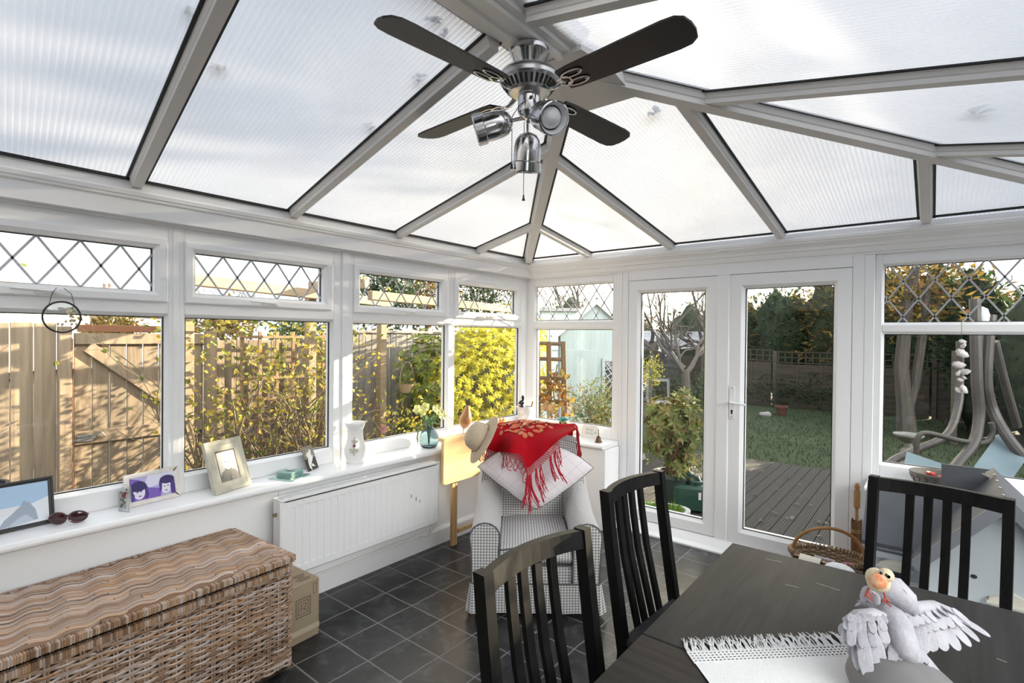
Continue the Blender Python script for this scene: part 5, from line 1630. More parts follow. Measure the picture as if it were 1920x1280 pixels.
lt = [((1592,1180,.110),(1592,1212,.070)), ((1598,1182,.112),(1603,1240,.060)), ((1606,1184,.114),(1613,1260,.056)), ((1616,1186,.116),(1628,1274,.054)), ((1626,1186,.117),(1642,1268,.056)), ((1636,1184,.118),(1654,1252,.062)), ((1645,1182,.118),(1662,1236,.070)), ((1653,1178,.118),(1668,1220,.078)), ((1586,1170,.108),(1582,1192,.084))]
prim = [(D(a[0], a[1], a[2]+.006*(k % 2)), D(*c), .030) for k, (a, c) in enumerate(lt)]
sec = [(D(lerp(1590, 1650, k/7), 1168+3*(k % 2), .128+.007*(k % 2)), D(lerp(1584, 1664, k/7), 1204+8*math.sin(k*.45)+4*(k % 2), .104), .021) for k in range(8)]
cov = [(D(lerp(1592, 1648, k/7), 1156+2*(k % 2), .140+.006*(k % 2)), D(lerp(1586, 1660, k/7), 1180+4*(k % 3), .126), .018) for k in range(8)]+[(D(lerp(1598, 1652, k/5), 1152, .147), D(lerp(1594, 1662, k/5), 1166+3*(k % 2), .140), .016) for k in range(6)]
wing('wing', prim, sec, cov, [D(1664, 1160, .130), D(1640, 1154, .140), D(1608, 1156, .134), D(1584, 1166, .112)], (-.1, -.2, 1))
# second dove behind, its back towards us
b = MB(); b.tube([D(1628, 1116, .165), D(1640, 1108, .175), D(1656, 1102, .19), D(1676, 1106, .185), D(1700, 1128, .165), D(1716, 1150, .14)], [.010, .024, .032, .034, .028, .010], 14); b.build('dove_body', DOVE, dv, 180)
b = MB()
for k in range(6):
    t = k/5
    feather(b, D(lerp(1668, 1690, t), lerp(1092, 1104, t), .20), D(lerp(1690, 1718, t), lerp(1130, 1138, t), .155), .024, (0, 0, 1))
b.build('wing', DOVE, dv, 60)
b = MB()
for k in range(4): feather(b, D(1626+5*k, 1100+4*k, .19), D(1618+8*k, 1128+2*k, .155), .022, (0, 0, 1))
b.build('wing', DOVE, dv, 60)
sb = thing('small_bird', 'small cream bird ornament with an orange breast and thin red legs perched on the doves', 'ornament', D(1650, 1100, .20)+Vector((2.92, -2.30, TZ)))
o0 = D(1650, 1100, .20)
def B_(x, y, z): return D(x, y, z)-o0
CRM = mat('cream_down', (.74,.62,.42), .85, bump=.5, bscale=160)
b = MB(); b.tube([B_(1634, 1077, .245), B_(1640, 1080, .25), B_(1648, 1090, .25), B_(1656, 1098, .245), B_(1662, 1104, .235)], [.012, .021, .027, .022, .008], 14)
b.build('bird_body', CRM, sb, 180)
b = MB(); b.ell(B_(1661, 1078, .272), (.017, .017, .016), 12, 10); b.build('head', CRM, sb)
b = MB(); b.ell(B_(1646, 1089, .262), (.019, .019, .017), 12, 10); b.build('breast', mat('orange_down', (.72,.22,.09), .85, col2=(.74,.50,.32), scale=60), sb)
for (x, y) in ((1652, 1074), (1662, 1078)):
    b = MB(); b.ell(B_(x, y, .290), (.0035, .0035, .0035), 8, 6); b.build('eye', mat('black_bead', (.01,.01,.01), .15), sb)
b = MB(); b.lathe([(.004, 0), (.0025, .006), (0, .011)], 8, Matrix.Translation(B_(1666, 1081, .284)) @ (Vector((0, 0, 1)).rotation_difference((B_(1672, 1086, .27)-B_(1666, 1081, .284)).normalized()).to_matrix().to_4x4())); b.build('beak', mat('black_bead', (.01,.01,.01), .15), sb)
REDL = mat('red_wire_leg', (.50,.07,.04), .5)
for pts in (((1632, 1096, .235), (1626, 1108, .205), (1622, 1118, .19)), ((1655, 1104, .225), (1660, 1120, .195), (1655, 1128, .185))):
    b = MB(); q = [B_(*p) for p in pts]; b.tube(q, .0022, 6)
    e = q[-1]; b.tube([q[1], q[1]+(e-q[1])*.8+Vector((.014, .004, 0))], .0018, 5); b.tube([q[1]+(e-q[1])*.6, e+Vector((.018, -.006, -.004))], .0018, 5)
    b.build('leg', REDL, sb)

# ---- ceiling fan
FC = Vector((1.832, -2.425, 0))
fanr = thing('ceiling_fan', 'chrome ceiling fan with four black blades and three spotlights hanging from the ridge', 'fan', (FC.x, FC.y, 2.45))
def fz(z): return z-2.45
VENT = mat('dark_vent', (.02,.018,.016), .6)
b = MB(); b.lathe([(0, fz(2.612)), (.066, fz(2.612)), (.072, fz(2.606)), (.072, fz(2.592)), (.066, fz(2.586)), (.060, fz(2.565)), (.046, fz(2.545)), (.044, fz(2.535)), (0, fz(2.535))], 32); b.build('canopy', CHROME, fanr, 40)
b = MB(); b.lathe([(0, fz(2.54)), (.05, fz(2.54)), (.085, fz(2.532)), (.102, fz(2.520)), (.106, fz(2.514)), (.103, fz(2.510)), (.107, fz(2.505)), (.107, fz(2.492)), (.103, fz(2.488)), (.098, fz(2.486)), (.070, fz(2.450)), (.052, fz(2.446)), (0, fz(2.446))], 40)
mo = b.build('motor_housing', CHROMEB, fanr, 30)
b = MB()
for k in range(30):
    a = 2*math.pi*k/30
    p0 = Vector((.0975*math.cos(a), .0975*math.sin(a), fz(2.482))); p1 = Vector((.078*math.cos(a), .078*math.sin(a), fz(2.4585)))
    b.bar(p0, p1, .0085, .004, (math.cos(a), math.sin(a), -.6))
b.build('vent_slots', VENT, mo)
BLADE = mat('dark_brown_blade', (.012,.0095,.008), .45)
ANG = [-95, -5, 85, 175]
for k, a in enumerate(ANG):
    M = Matrix.Rotation(R_(a), 4, 'Z') @ Matrix.Rotation(R_(-11), 4, 'X')
    out = []
    for q in range(7): an = R_(-90+180*q/6); out.append((.575+.045*math.cos(an)*.9, .064*math.sin(an)))
    poly = [(.155, -.048), (.20, -.054), (.40, -.061)]+[(.545, -.065)]+[(.585, -.061), (.608, -.045), (.617, -.015), (.617, .015), (.608, .045), (.585, .061), (.545, .065)]+[(.40, .061), (.20, .054), (.155, .048)]
    b = MB(); b.prism(poly, -.003, .004, lambda u, v, w, M=M: M @ Vector((u, v, w)))
    bl_ = b.build('blade', BLADE, fanr, recalc=True)
    # ornate blade iron : loops of flat chrome
    b = MB(); w0 = -.0058
    def loop(cx, cy, rx, ry, a0=0, a1=360, n=18): return [M @ Vector((cx+math.cos(R_(a0+(a1-a0)*q/n))*rx, cy+math.sin(R_(a0+(a1-a0)*q/n))*ry, w0)) for q in range(n+1)]
    b.tube(loop(.165, 0, .024, .022), .0042, 6, flat=.6)
    b.tube(loop(.205, -.022, .040, .014), .0036, 6, flat=.6); b.tube(loop(.205, .022, .040, .014), .0036, 6, flat=.6)
    b.tube([Matrix.Rotation(R_(a), 4, 'Z') @ Vector(p) for p in ((.075, 0, fz(2.452)), (.10, 0, fz(2.437)), (.125, 0, fz(2.436)), (.145, 0, fz(2.444)))], [.012, .010, .009, .008], 8, flat=.5)
    b.build('blade_iron', CHROME, fanr, 40)
    for (x, y) in ((.165, 0), (.235, -.022), (.235, .022)):
        b = MB(); b.ell(M @ Vector((x, y, w0-.002)), (.0045, .0045, .003), 8, 5); b.build('screw', CHROME, bl_)
b = MB(); b.lathe([(0, fz(2.447)), (.034, fz(2.447)), (.036, fz(2.44)), (.041, fz(2.436)), (.041, fz(2.385)), (.038, fz(2.378)), (.030, fz(2.365)), (.012, fz(2.358)), (0, fz(2.357))], 32); b.build('switch_housing', CHROME, fanr, 35)
b = MB(); b.tube([(.028, -.028, fz(2.42)), (.033, -.033, fz(2.42))], .006, 8); b.build('switch_knob', VENT, fanr)
WHB = mat('white_bulb', (.85,.85,.88), .2)
SPOT = Matrix.Diagonal((1.15, 1.15, 1.15, 1))
for az, tilt, rr_ in ((218, 16, .105), (-26, 26, .105), (140, 76, .03)):
    M = Matrix.Rotation(R_(az), 4, 'Z')
    tip0 = Vector((rr_-.045, 0, fz(2.356)))
    if tilt > 50: tip0 = Vector((.010, 0, fz(2.318)))
    d = Vector((math.cos(R_(tilt)), 0, -math.sin(R_(tilt))))
    SM2 = M @ Matrix.Translation(tip0) @ (Vector((0, 0, 1)).rotation_difference(d).to_matrix().to_4x4()) @ SPOT
    b = MB(); b.tube([M @ Vector((.015, 0, fz(2.365))), M @ (tip0*.5+Vector((.008, 0, fz(2.368))*1)*.5 if tilt <= 50 else Vector((.012, 0, fz(2.34)))), M @ (tip0+d*.004)], .007, 8); b.build('spot_arm', CHROME, fanr)
    b = MB(); b.lathe([(0, 0), (.012, .001), (.026, .008), (.037, .022), (.042, .040), (.043, .060), (.043, .088), (.046, .090), (.048, .092), (.048, .118), (.045, .121), (.043, .118), (.041, .09), (.038, .04), (0, .02)], 28, SM2)
    s1 = b.build('spotlight_shade', CHROME, fanr, 35)
    b = MB(); b.lathe([(0, .122), (.016, .119), (.028, .108), (.032, .092), (.026, .07), (0, .05)], 20, SM2); b.build('bulb', WHB, s1)
    b = MB(); b.lathe([(.0445, .1195), (.034, .098)], 24, SM2); b.build('inner_ring', WHB, s1)
CHAIN = mat('bead_chain', (.12,.12,.13), .3, .9)
for (x, y, z0, z1) in ((-.05, -.035, 2.37, 2.20), (-.014, -.010, 2.35, 2.085)):
    b = MB(); n = int((z0-z1)/.0048)
    for k in range(n): b.ell((x, y, fz(z0-k*.0048)), (.0019, .0019, .0024), 5, 4)
    o = b.build('pull_chain', CHAIN, fanr)
    b = MB(); b.lathe([(0, .020), (.003, .019), (.003, .010), (.006, .002), (.006, 0), (0, 0)], 10, Matrix.Translation((x, y, fz(z1-.016)))); b.build('pull_bell', VENT, o)
b = MB(); b.tube([(.030, -.030, fz(2.42)), (-.005, -.045, fz(2.40)), (-.05, -.035, fz(2.372))], .0016, 5); b.build('switch_cord', CHAIN, fanr)

# ---- corner under the right window : bench, doll's house, basket and bits
bench = thing('low_bench', "low white limed wood bench under the doll's house", 'bench', (3.2, -.56, 0))
LIME = wood_mat('limed_wood', (.62,.62,.63), (.76,.76,.77), 0, 10, .6, bump=.25)
b = MB(); b.box((0, 0, .345), (.98, .80, .03), .004); b.build('top', LIME, bench)
for sx in (-.44, .44):
    for sy in (-.35, .35):
        b = MB(); b.box((sx, sy, .165), (.06, .06, .33), .004); b.build('leg', LIME, bench)
DHW = mat('pale_blue_board', (.52,.56,.59), .6); DHR = mat('slate_grey_board', (.085,.09,.10), .65, col2=(.10,.105,.118), scale=10); DHC = mat('cream_moulding', (.70,.67,.58), .55)
dh = thing('dolls_house', "pale blue doll's house with slate grey roof and cream window hoods", "doll's house", (3.235, -.5, .3605))
gx0, gx1, gy0, gy1, ez, rz_ = -.285, .30, -.34, .33, .215, .545
b = MB()
b.prism([(gx0, 0), (gx1, 0), (gx1, ez), (0, rz_-.03), (gx0, ez)], gy0+.04, gy1, lambda u, v, w: Vector((u, w, v)))
b.build('main_walls', DHW, dh, recalc=True)
b = MB()
b.prism([(gx0-.035, ez-.035), (0, rz_), (0, rz_-.022), (gx0-.03, ez-.055)], gy0, gy1+.02, lambda u, v, w: Vector((u, w, v)))
b.build('roof_slope', DHR, dh, recalc=True)
b = MB()
b.prism([(gx1+.035, ez-.035), (0, rz_), (0, rz_-.022), (gx1+.03, ez-.055)], gy0, gy1+.02, lambda u, v, w: Vector((u, w, v)))
b.build('roof_slope', DHR, dh, recalc=True)
for k in range(4):
    b = MB(); b.ell((-.006, gy0+.06+.15*k, rz_-.004), (.006, .006, .004), 8, 6); b.build('hinge_screw', CHROME, dh)
b = MB(); b.bar((gx0-.03, gy0-.004, ez-.055), (0, gy0-.004, rz_-.03), .012, .05, (-.4, 0, 1)); b.bar((gx1+.03, gy0-.004, ez-.055), (0, gy0-.004, rz_-.03), .012, .05, (.4, 0, 1)); b.build('bargeboard', mat('grey_bargeboard', (.22,.23,.25), .6), dh)
# wing with its own slope facing the room
b = MB(); b.prism([(-.10, 0), (.33, 0), (.33, .37), (-.10, .165)], -.50, -.29, lambda u, v, w: Vector((w, u, v))); b.build('wing_walls', DHW, dh, recalc=True)
b = MB(); b.prism([(-.155, .155), (.12, .405), (.12, .43), (-.165, .178)], -.535, -.03, lambda u, v, w: Vector((w, u, v))); b.build('wing_roof', DHR, dh, recalc=True)
b = MB(); b.prism([(-.215, .36), (-.02, .36), (-.02, .455), (-.045, .485), (-.02, .515), (-.055, .535), (-.02, .56), (-.215, .56)], .185, .20, lambda u, v, w: Vector((u, w, v))); b.build('stepped_parapet', DHR, dh, recalc=True)
b = MB(); b.box((-.395, -.115, .150), (.24, .03, .022)); b.box((-.395, -.12, .110), (.23, .02, .03)); b.build('eaves_cornice', DHW, dh)
def hood(cx, cz, w, h, plane):
    mp = plane
    b = MB(); b.prism([(cx-w/2-.02, cz), (cx+w/2+.02, cz), (cx+w/2+.02, cz+.014), (cx, cz+.05), (cx-w/2-.02, cz+.014)], 0, .022, mp); b.prism([(cx-w/2-.028, cz-.010), (cx+w/2+.028, cz-.010), (cx+w/2+.028, cz+.002), (cx-w/2-.028, cz+.002)], 0, .028, mp)
    o = b.build('window_hood', DHC, dh)
    b = MB(); b.ring(cx-w/2-.014, cx+w/2+.014, cz-h-.012, cz-.010, [(0, 0), (0, .012), (.014, .012), (.014, 0)], mp); b.build('window_frame', DHC, dh)
    b = MB(); b.prism(rc(cx-w/2, cz-h, cx+w/2, cz-.012), 0, .003, mp); b.build('window_pane', mat('dark_toy_glass', (.04,.04,.045), .15), dh)
hood(-.395, .055, .09, .075, lambda u, v, w: Vector((u, -.10-w, v)))
hood(.03, .075, .12, .07, lambda u, v, w: Vector((u, gy0+.04-w, v)))
hood(.20, .24, .10, .12, lambda u, v, w: Vector((u, gy0+.04-w, v)))
b = MB(); b.ell((-.10, gy0+.038, .16), (.012, .004, .009), 8, 6); b.ell((-.02, gy0+.038, .46), (.012, .004, .009), 8, 6); b.build('knot_hole', mat('dark_hole', (.03,.025,.02), .9), dh)
# bowl on the right board
bw = thing('pottery_bowl', 'brown patterned pottery bowl with red sweets on the right window board', 'bowl', (2.985, -.02, SILL_R))
POT = mat('grey_brown_pottery', (.20,.175,.145), .6, col2=(.15,.13,.105), scale=14)
b = MB(); b.lathe([(0, 0), (.045, 0), (.052, .012), (.085, .055), (.108, .098), (.112, .110), (.110, .116), (.105, .112), (.085, .065), (.05, .022), (0, .016)], 36); b.build('bowl_body', POT, bw)
b = MB()
for k in range(16):
    a = 2*math.pi*k/16
    b.tube([Vector((r*math.cos(a+da), r*math.sin(a+da), z)) for (r, z, da) in ((.062, .020, 0), (.078, .040, .12), (.095, .066, .05), (.104, .085, .2), (.108, .094, .05))], .0022, 5)
b.build('painted_scroll', mat('dark_brown_slip', (.05,.035,.025), .6), bw)
for k, (x, y, a) in enumerate(((.02, -.01, .3), (.045, .03, 1.2), (-.01, .035, 2.0))):
    s_ = thing('sweet_packet', ['red foil sweet packet at the front of the pottery bowl', 'red foil sweet packet at the right of the pottery bowl', 'red foil sweet packet at the back of the pottery bowl'][k], 'sweets', (2.985+x, -.02+y, SILL_R+.062+.012*k), a, 'sweet packets in the bowl')
    b = MB(); b.box((0, 0, .012), (.055, .032, .024), .008, (.2, .1, 0)); b.build('foil_wrapper', mat('red_foil', (.55,.05,.05), .3), s_)
# shopping basket
bs = thing('wicker_basket', 'wicker shopping basket with a bent cane handle beside the garden door', 'basket', (2.50, -.27, 0), R_(8))
BW2 = mat('basket_willow', (.3,.2,.1), .65, island=[(.20,.13,.07), (.34,.24,.13), (.46,.36,.22), (.28,.18,.09), (.16,.11,.07)])
b = MB(); rb_ = random.Random(9)
for r in range(22):
    t = r/21; z = .015+.255*t; rx = lerp(.14, .20, t**.8); ry = lerp(.095, .135, t**.8); n = 44
    b.tube([Vector(((rx+.004*math.cos(k*math.pi+r*math.pi))*math.cos(2*math.pi*k/n), (ry+.004*math.cos(k*math.pi+r*math.pi))*math.sin(2*math.pi*k/n), z+rb_.uniform(-.001, .001))) for k in range(n)], .0062, 5, closed=True)
b.build('woven_side', BW2, bs, 60)
b = MB()
for k in range(60):
    a = 2*math.pi*k/60
    c = Vector((.202*math.cos(a), .137*math.sin(a), .275)); tg = Vector((-math.sin(a), math.cos(a), 0)); ou = Vector((math.cos(a), math.sin(a), 0))
    b.tube([c+ou*.014*math.cos(q)+Vector((0, 0, .014*math.sin(q)))+tg*.006*q/6 for q in [2*math.pi*m/8 for m in range(9)]], .005, 5)
b.build('rim_binding', BW2, bs, 60)
b = MB(); b.lathe([(0, .010), (.14, .010), (.14, .02), (0, .02)], 24, Matrix.Diagonal((1, .68, 1, 1))); b.build('base', BW2, bs)
b = MB(); b.tube([(.0+.19*math.cos(R_(a)), .03*math.sin(R_(a*2)), .24+.20*math.sin(R_(a))**.8) for a in range(4, 177, 8)], .0105, 8); b.build('handle', mat('bent_cane', (.34,.17,.06), .4), bs)
for k, (lab, nm, x, y, z, sx, sy, sz, c, a) in enumerate((('pink cloth bundled in the wicker basket', 'cloth', .10, -.03, .20, .085, .06, .06, (.55,.10,.32), .4), ('lavender paper bag standing in the wicker basket', 'bag', -.02, -.03, .215, .055, .02, .055, (.52,.46,.52), .2))):
    t2 = thing('folded_cloth' if k == 0 else 'paper_bag', lab, nm, (2.50+x, -.27+y, z), a)
    b = MB()
    if k == 0: b.ell((0, 0, 0), (sx, sy, sz), 18, 12, None, lambda p: p*(1+.14*math.sin(7*p.x+5*p.y)*math.cos(6*p.z+4*p.y)))
    else: b.box((0, 0, 0), (sx*2, sy, sz*2), .004, (.2, .1, 0))
    b.build('fabric' if k == 0 else 'bag_body', mat(('pink_cloth', 'lavender_paper')[k], c, .85), t2)
# folded dark wood rack and cloths in front of it
rk = thing('wooden_rack', 'dark brown wooden tray rack in front of the wicker basket', 'rack', (2.53, -.50, 0), R_(-6))
DKW = wood_mat('dark_mahogany', (.05,.018,.012), (.09,.035,.022), 0, 10, .4)
for (y, z) in ((0, .30), (.05, .285)):
    b = MB(); b.box((0, y, z), (.36, .022, .022), .004); b.build('rail', DKW, rk)
for x in (-.15, .15):
    b = MB(); b.bar((x, .0, .30), (x, .06, 0), .02, .02); b.build('leg', DKW, rk)
    b = MB(); b.bar((x, .05, .28), (x, -.02, 0), .02, .02); b.build('leg', DKW, rk)
cs = thing('cream_cloth', 'folded cream cloth hanging over the dark wooden rack', 'cloth', (2.44, -.505, .312), R_(-6))
b = MB(); b.grid(lambda u, v: Vector(((u-.5)*.11, -.012+.075*math.cos(v*3.0-.6)*.5, .002+.012*math.sin(v*3.14)-.08*abs(v-.45)**1.6)), 8, 12); b.build('fabric', mat('cream_linen', (.70,.66,.56), .9), cs)
wc = thing('white_cushion', 'white padded cushion standing on the floor beyond the table edge', 'cushion', (2.60, -.64, 0))
b = MB(); b.ell((0, 0, .19), (.10, .07, .185), 16, 12, None, lambda p: Vector((math.copysign(abs(p.x)**.7, p.x), math.copysign(abs(p.y)**.8, p.y), math.copysign(abs(p.z)**.7, p.z)))); b.build('cover', mat('white_towelling', (.72,.74,.77), .95, bump=.5, bscale=200), wc)
# bamboo wind chime leaning in the corner of the door frame
bc = thing('bamboo_chime', 'bundle of scorched bamboo strips on a stick leaning by the right door post', 'bamboo ornament', (2.612, .035, .066), 0)
BAM = mat('scorched_bamboo', (.2,.1,.05), .5, island=[(.16,.07,.03), (.26,.13,.05), (.09,.035,.015), (.33,.19,.08)])
b = MB()
for k in range(12):
    a = 2*math.pi*k/12; b.bar((.024*math.cos(a), .024*math.sin(a), .02+.02*(k % 3)), (.027*math.cos(a), .025*math.sin(a), .36+.012*(k % 2)), .012, .006, (math.cos(a), math.sin(a), 0), .002)
b.build('bamboo_strips', BAM, bc)
b = MB(); b.tube([(0, 0, .0), (0, 0, .5)], .009, 8); b.lathe([(.010, .44), (.018, .45), (.018, .55), (.012, .565), (.016, .575), (.010, .60), (0, .605)], 12); b.build('handle', mat('honey_bamboo', (.36,.19,.07), .4), bc)
b = MB(); b.tube([(.030*math.cos(q), .030*math.sin(q), .285+.012*q/6.28) for q in [k*.5 for k in range(26)]], .003, 5); b.build('binding_cord', mat('tan_cord', (.42,.28,.15), .7), bc)
# shells strung in the right window
sh = thing('shell_string', 'string of white sea shells hanging in the right window', 'shell string', (3.205, .06, 1.05))
def strung(y_px): return on_y(1803, y_px, .06)
SHL = mat('white_shell', (.72,.70,.70), .4, col2=(.55,.50,.50), scale=40)
b = MB(); b.tube([strung(602)-Vector(sh.location), strung(735)-Vector(sh.location)], .0012, 4); b.tube([strung(602)-Vector(sh.location)+Vector((0, .085, .02)), strung(602)-Vector(sh.location)+Vector((0, .05, .012)), strung(602)-Vector(sh.location)], .003, 6); b.build('cord', mat('dark_cord', (.05,.05,.05), .8), sh)
rs_ = random.Random(12)
for k, (x, y, s_) in enumerate(((1804, 640, .6), (1806, 648, .6), (1803, 662, 1.1), (1797, 684, 1.0), (1808, 697, .9), (1797, 700, .6), (1800, 712, .5), (1808, 708, .4), (1796, 731, .6), (1807, 729, .9))):
    p = on_y(x, y, .06)-Vector(sh.location)
    b = MB(); ro = Euler((rs_.uniform(-.5, .5), rs_.uniform(-1, 1), rs_.uniform(-.6, .6))).to_matrix().to_4x4()
    b.ell(p, (.030*s_, .014*s_, .020*s_), 14, 10, ro, lambda q: q*(1+.10*math.sin(9*q.x+3*q.z)))
    b.ell(p+ro.to_3x3() @ Vector((.022*s_, 0, .004)), (.014*s_, .008*s_, .008*s_), 8, 6, ro)
    b.build('shell', SHL, sh)
# dead leaves lying on the roof sheets
for k, (x, y, rr2) in enumerate(((412, 137, .035), (349, 27, .03), (811, 41, .03), (831, 68, .025), (785, 148, .03), (690, 243, .03), (1228, 213, .045), (1825, 218, .05))):
    if x < 900: p0, n_ = (XF, 0, ZE+UPZ+.0165), (-SL_L, 0, 1)
    elif x < 1400: p0, n_ = (0, YF, ZE+UPZ+.0165), (0, SL_H, 1)
    else: p0, n_ = (WX, 0, ZE+UPZ+.0165), ((APZ-ZE)/(WX-APX), 0, 1)
    p = on_plane(x, y, p0, n_)
    t2 = thing('dead_leaf', ['dead leaf in the middle of the big roof bay left of the fan', 'dead leaf high on the roof sheet against the left bar', 'dead leaf on the roof sheet beside the ridge above the left fan blade', 'smaller dead leaf just below the one beside the ridge', 'brown leaf caught beside the second roof bar under the left blade', 'brown leaf stuck along the second roof bar below the fan', 'crumpled leaf on the bright roof sheet right of the fan', 'dark leaf on the far right roof sheet'][k], 'leaf', p, k*1.1, 'leaves lying on the roof')
    b = MB(); rl = random.Random(k)
    for q in range(4): b.leaf((rl.uniform(-.01, .01), rl.uniform(-.01, .01), .003+.002*q), (rl.uniform(-1, 1), rl.uniform(-1, 1), .1), (0, 0, 1), rr2*1.4, rr2*.8)
    b.build('leaf_blade', mat('dead_leaf_brown', (.10,.065,.035), .8), t2)
# ================================================================== GARDEN
GZ, DZ = -.50, -.12                       # lawn and deck levels
def at(x, y, d): return CAM+ray_px(x, y)*(d/F_PX)
def leafmat(name, cols, tr=.35): return mat(name, cols[0], .6, island=cols, trans=tr, spec=.3)
L_YEL = leafmat('choisya_leaf', [(.56,.50,.05), (.66,.58,.07), (.42,.42,.05), (.72,.63,.13), (.28,.33,.04)], .45)
L_DK = leafmat('dark_evergreen_leaf', [(.018,.034,.014), (.03,.055,.02), (.045,.07,.025), (.02,.04,.02)])
L_MID = leafmat('mid_green_leaf', [(.05,.085,.03), (.08,.12,.04), (.11,.14,.05), (.06,.09,.045)])
L_AUT = leafmat('autumn_leaf', [(.06,.065,.02), (.18,.12,.03), (.25,.16,.035), (.05,.06,.02), (.15,.06,.02)])
L_ROSE = leafmat('rose_leaf', [(.45,.34,.04), (.52,.44,.08), (.22,.24,.05), (.12,.16,.04), (.55,.36,.05)])
L_PIER = leafmat('pieris_leaf', [(.10,.14,.04), (.16,.19,.06), (.06,.10,.03), (.24,.22,.08), (.13,.07,.03)])
L_RED = leafmat('vine_leaf', [(.20,.07,.03), (.28,.14,.04), (.14,.12,.03), (.34,.22,.06)])
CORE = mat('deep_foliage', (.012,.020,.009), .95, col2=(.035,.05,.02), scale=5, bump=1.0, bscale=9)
BARK = wood_mat('grey_bark', (.045,.038,.032), (.10,.086,.073), 2, 6, .9, bump=.5)
TWIG = mat('thorny_twig', (.13,.10,.06), .8, col2=(.20,.16,.09), scale=30)
def foliage(c, r, n, L, W, seed, shell=.6, up=.25, lump=.25, lo=None):
    g = random.Random(seed); b = MB(); c = Vector(c)
    for k in range(n):
        while True:
            d = Vector((g.gauss(0, 1), g.gauss(0, 1), g.gauss(0, 1)))
            if d.length > .1: break
        d.normalize()
        q = g.uniform(shell, 1)*(1+lump*math.sin(d.x*6+seed)*math.cos(d.y*5+seed*2)*math.sin(d.z*6+1))
        p = c+Vector((d.x*r[0]*q, d.y*r[1]*q, d.z*r[2]*q))
        if lo is not None and p.z < lo: continue
        ld = (d*.7+Vector((g.uniform(-1, 1), g.uniform(-1, 1), g.uniform(-.8, .6)+up))).normalized()
        b.leaf(p, ld, (d+Vector((g.uniform(-.6, .6), g.uniform(-.6, .6), .5))), L*g.uniform(.7, 1.25), W*g.uniform(.7, 1.2))
    return b
def branch(b, p, d, L, r, depth, g, spread=.55, pts_out=None, grav=0.0, kink=.18):
    pts = [p]; rs = [r]; q = p; dd = d.normalized(); n = 4
    for k in range(n):
        dd = (dd+Vector((g.uniform(-1, 1), g.uniform(-1, 1), g.uniform(-1, 1)-grav))*kink).normalized()
        q = q+dd*(L/n); pts.append(q); rs.append(r*(1-.5*(k+1)/n))
    b.tube(pts, rs, 6 if r > .02 else 4, cap=False)
    if pts_out is not None: pts_out.append((q, dd))
    if depth <= 0: return
    for k in range(g.choice((2, 3, 3))):
        i = g.randint(1, n); s = Vector((g.uniform(-1, 1), g.uniform(-1, 1), g.uniform(-.5, 1)))*spread
        branch(b, pts[i], (dd+s), L*g.uniform(.55, .8), rs[i]*.7, depth-1, g, spread, pts_out, grav, kink)

# ground, lawn, deck -----------------------------------------------------
b = MB(); b.box((0, 20, GZ-.11), (70, 60, .2)); struct(b.build('ground', mat('garden_soil', (.055,.045,.035), .95, col2=(.09,.075,.055), scale=3)))
def lawn_mat():
    m, t = new_mat('lawn'); N = NT(t); tc = N.n('ShaderNodeTexCoord')
    n1 = N.n('ShaderNodeTexNoise', {'Vector': tc.outputs['Object'], 'Scale': 1.3, 'Detail': 6.0}); n2 = N.n('ShaderNodeTexNoise', {'Vector': tc.outputs['Object'], 'Scale': 60.0, 'Detail': 2.0})
    c = N.ramp(n1.outputs[0], [(.35, (.014,.026,.004,1)), (.65, (.026,.042,.008,1))]); c = N.mix(.5, c, N.ramp(n2.outputs[0], [(.3, (.010,.018,.003,1)), (.7, (.03,.05,.01,1))]))
    bb = N.n('ShaderNodeBump', {'Height': n2.outputs[0], 'Strength': .8, 'Distance': .03})
    p = N.n('ShaderNodeBsdfPrincipled', {'Base Color': c, 'Roughness': .9, 'Normal': bb.outputs[0]}); o = N.n('ShaderNodeOutputMaterial'); t.links.new(p.outputs[0], o.inputs[0]); return m
b = MB(); b.box((2.0, 8.9, GZ-.005), (9.0, 10.4, .05)); struct(b.build('lawn', lawn_mat()))
gr = MB(); g = random.Random(21)
for k in range(5200):
    x, y = g.uniform(-.6, 4.2), 3.9+9.5*g.random()**1.6
    gr.leaf((x, y, GZ+.018), (g.uniform(-.5, .5), g.uniform(-.5, .5), 1), (g.uniform(-1, 1), -1, 0), g.uniform(.04, .09), .012)
o = gr.build('grass', leafmat('grass_blade', [(.014,.028,.004), (.024,.042,.006), (.036,.055,.01)], .3)); tag(o, 'green grass growing on the shaded lawn beyond the deck', 'grass', kind='stuff')
DECK = wood_mat('weathered_decking', (.012,.011,.0105), (.028,.025,.024), 1, 5, .75, island=[(.75,.75,.75), (1.1,1.05,1.0), (.9,.9,.92)])
deck = holder('decking')
b = MB(); x = -.35
g = random.Random(31)
while x < 4.6:
    b.box((x+.0575, 2.10, DZ-.014), (.110, 3.72, .028), .003)
    for q in range(5): b.box((x+.018+.0195*q, 2.10, DZ+.0015), (.008, 3.72, .004))
    x += .1165
b.build('deck_boards', DECK, deck)
b = MB(); b.box((2.1, 2.1, DZ-.20), (4.9, 3.7, .32)); b.build('deck_frame', mat('dark_deck_frame', (.03,.027,.025), .9), deck)
b = MB(); b.box((-1.2, -2, -.2), (2.1, 10, .3)); struct(b.build('path', mat('grey_paving', (.19,.18,.165), .85, col2=(.26,.25,.23), scale=5)))

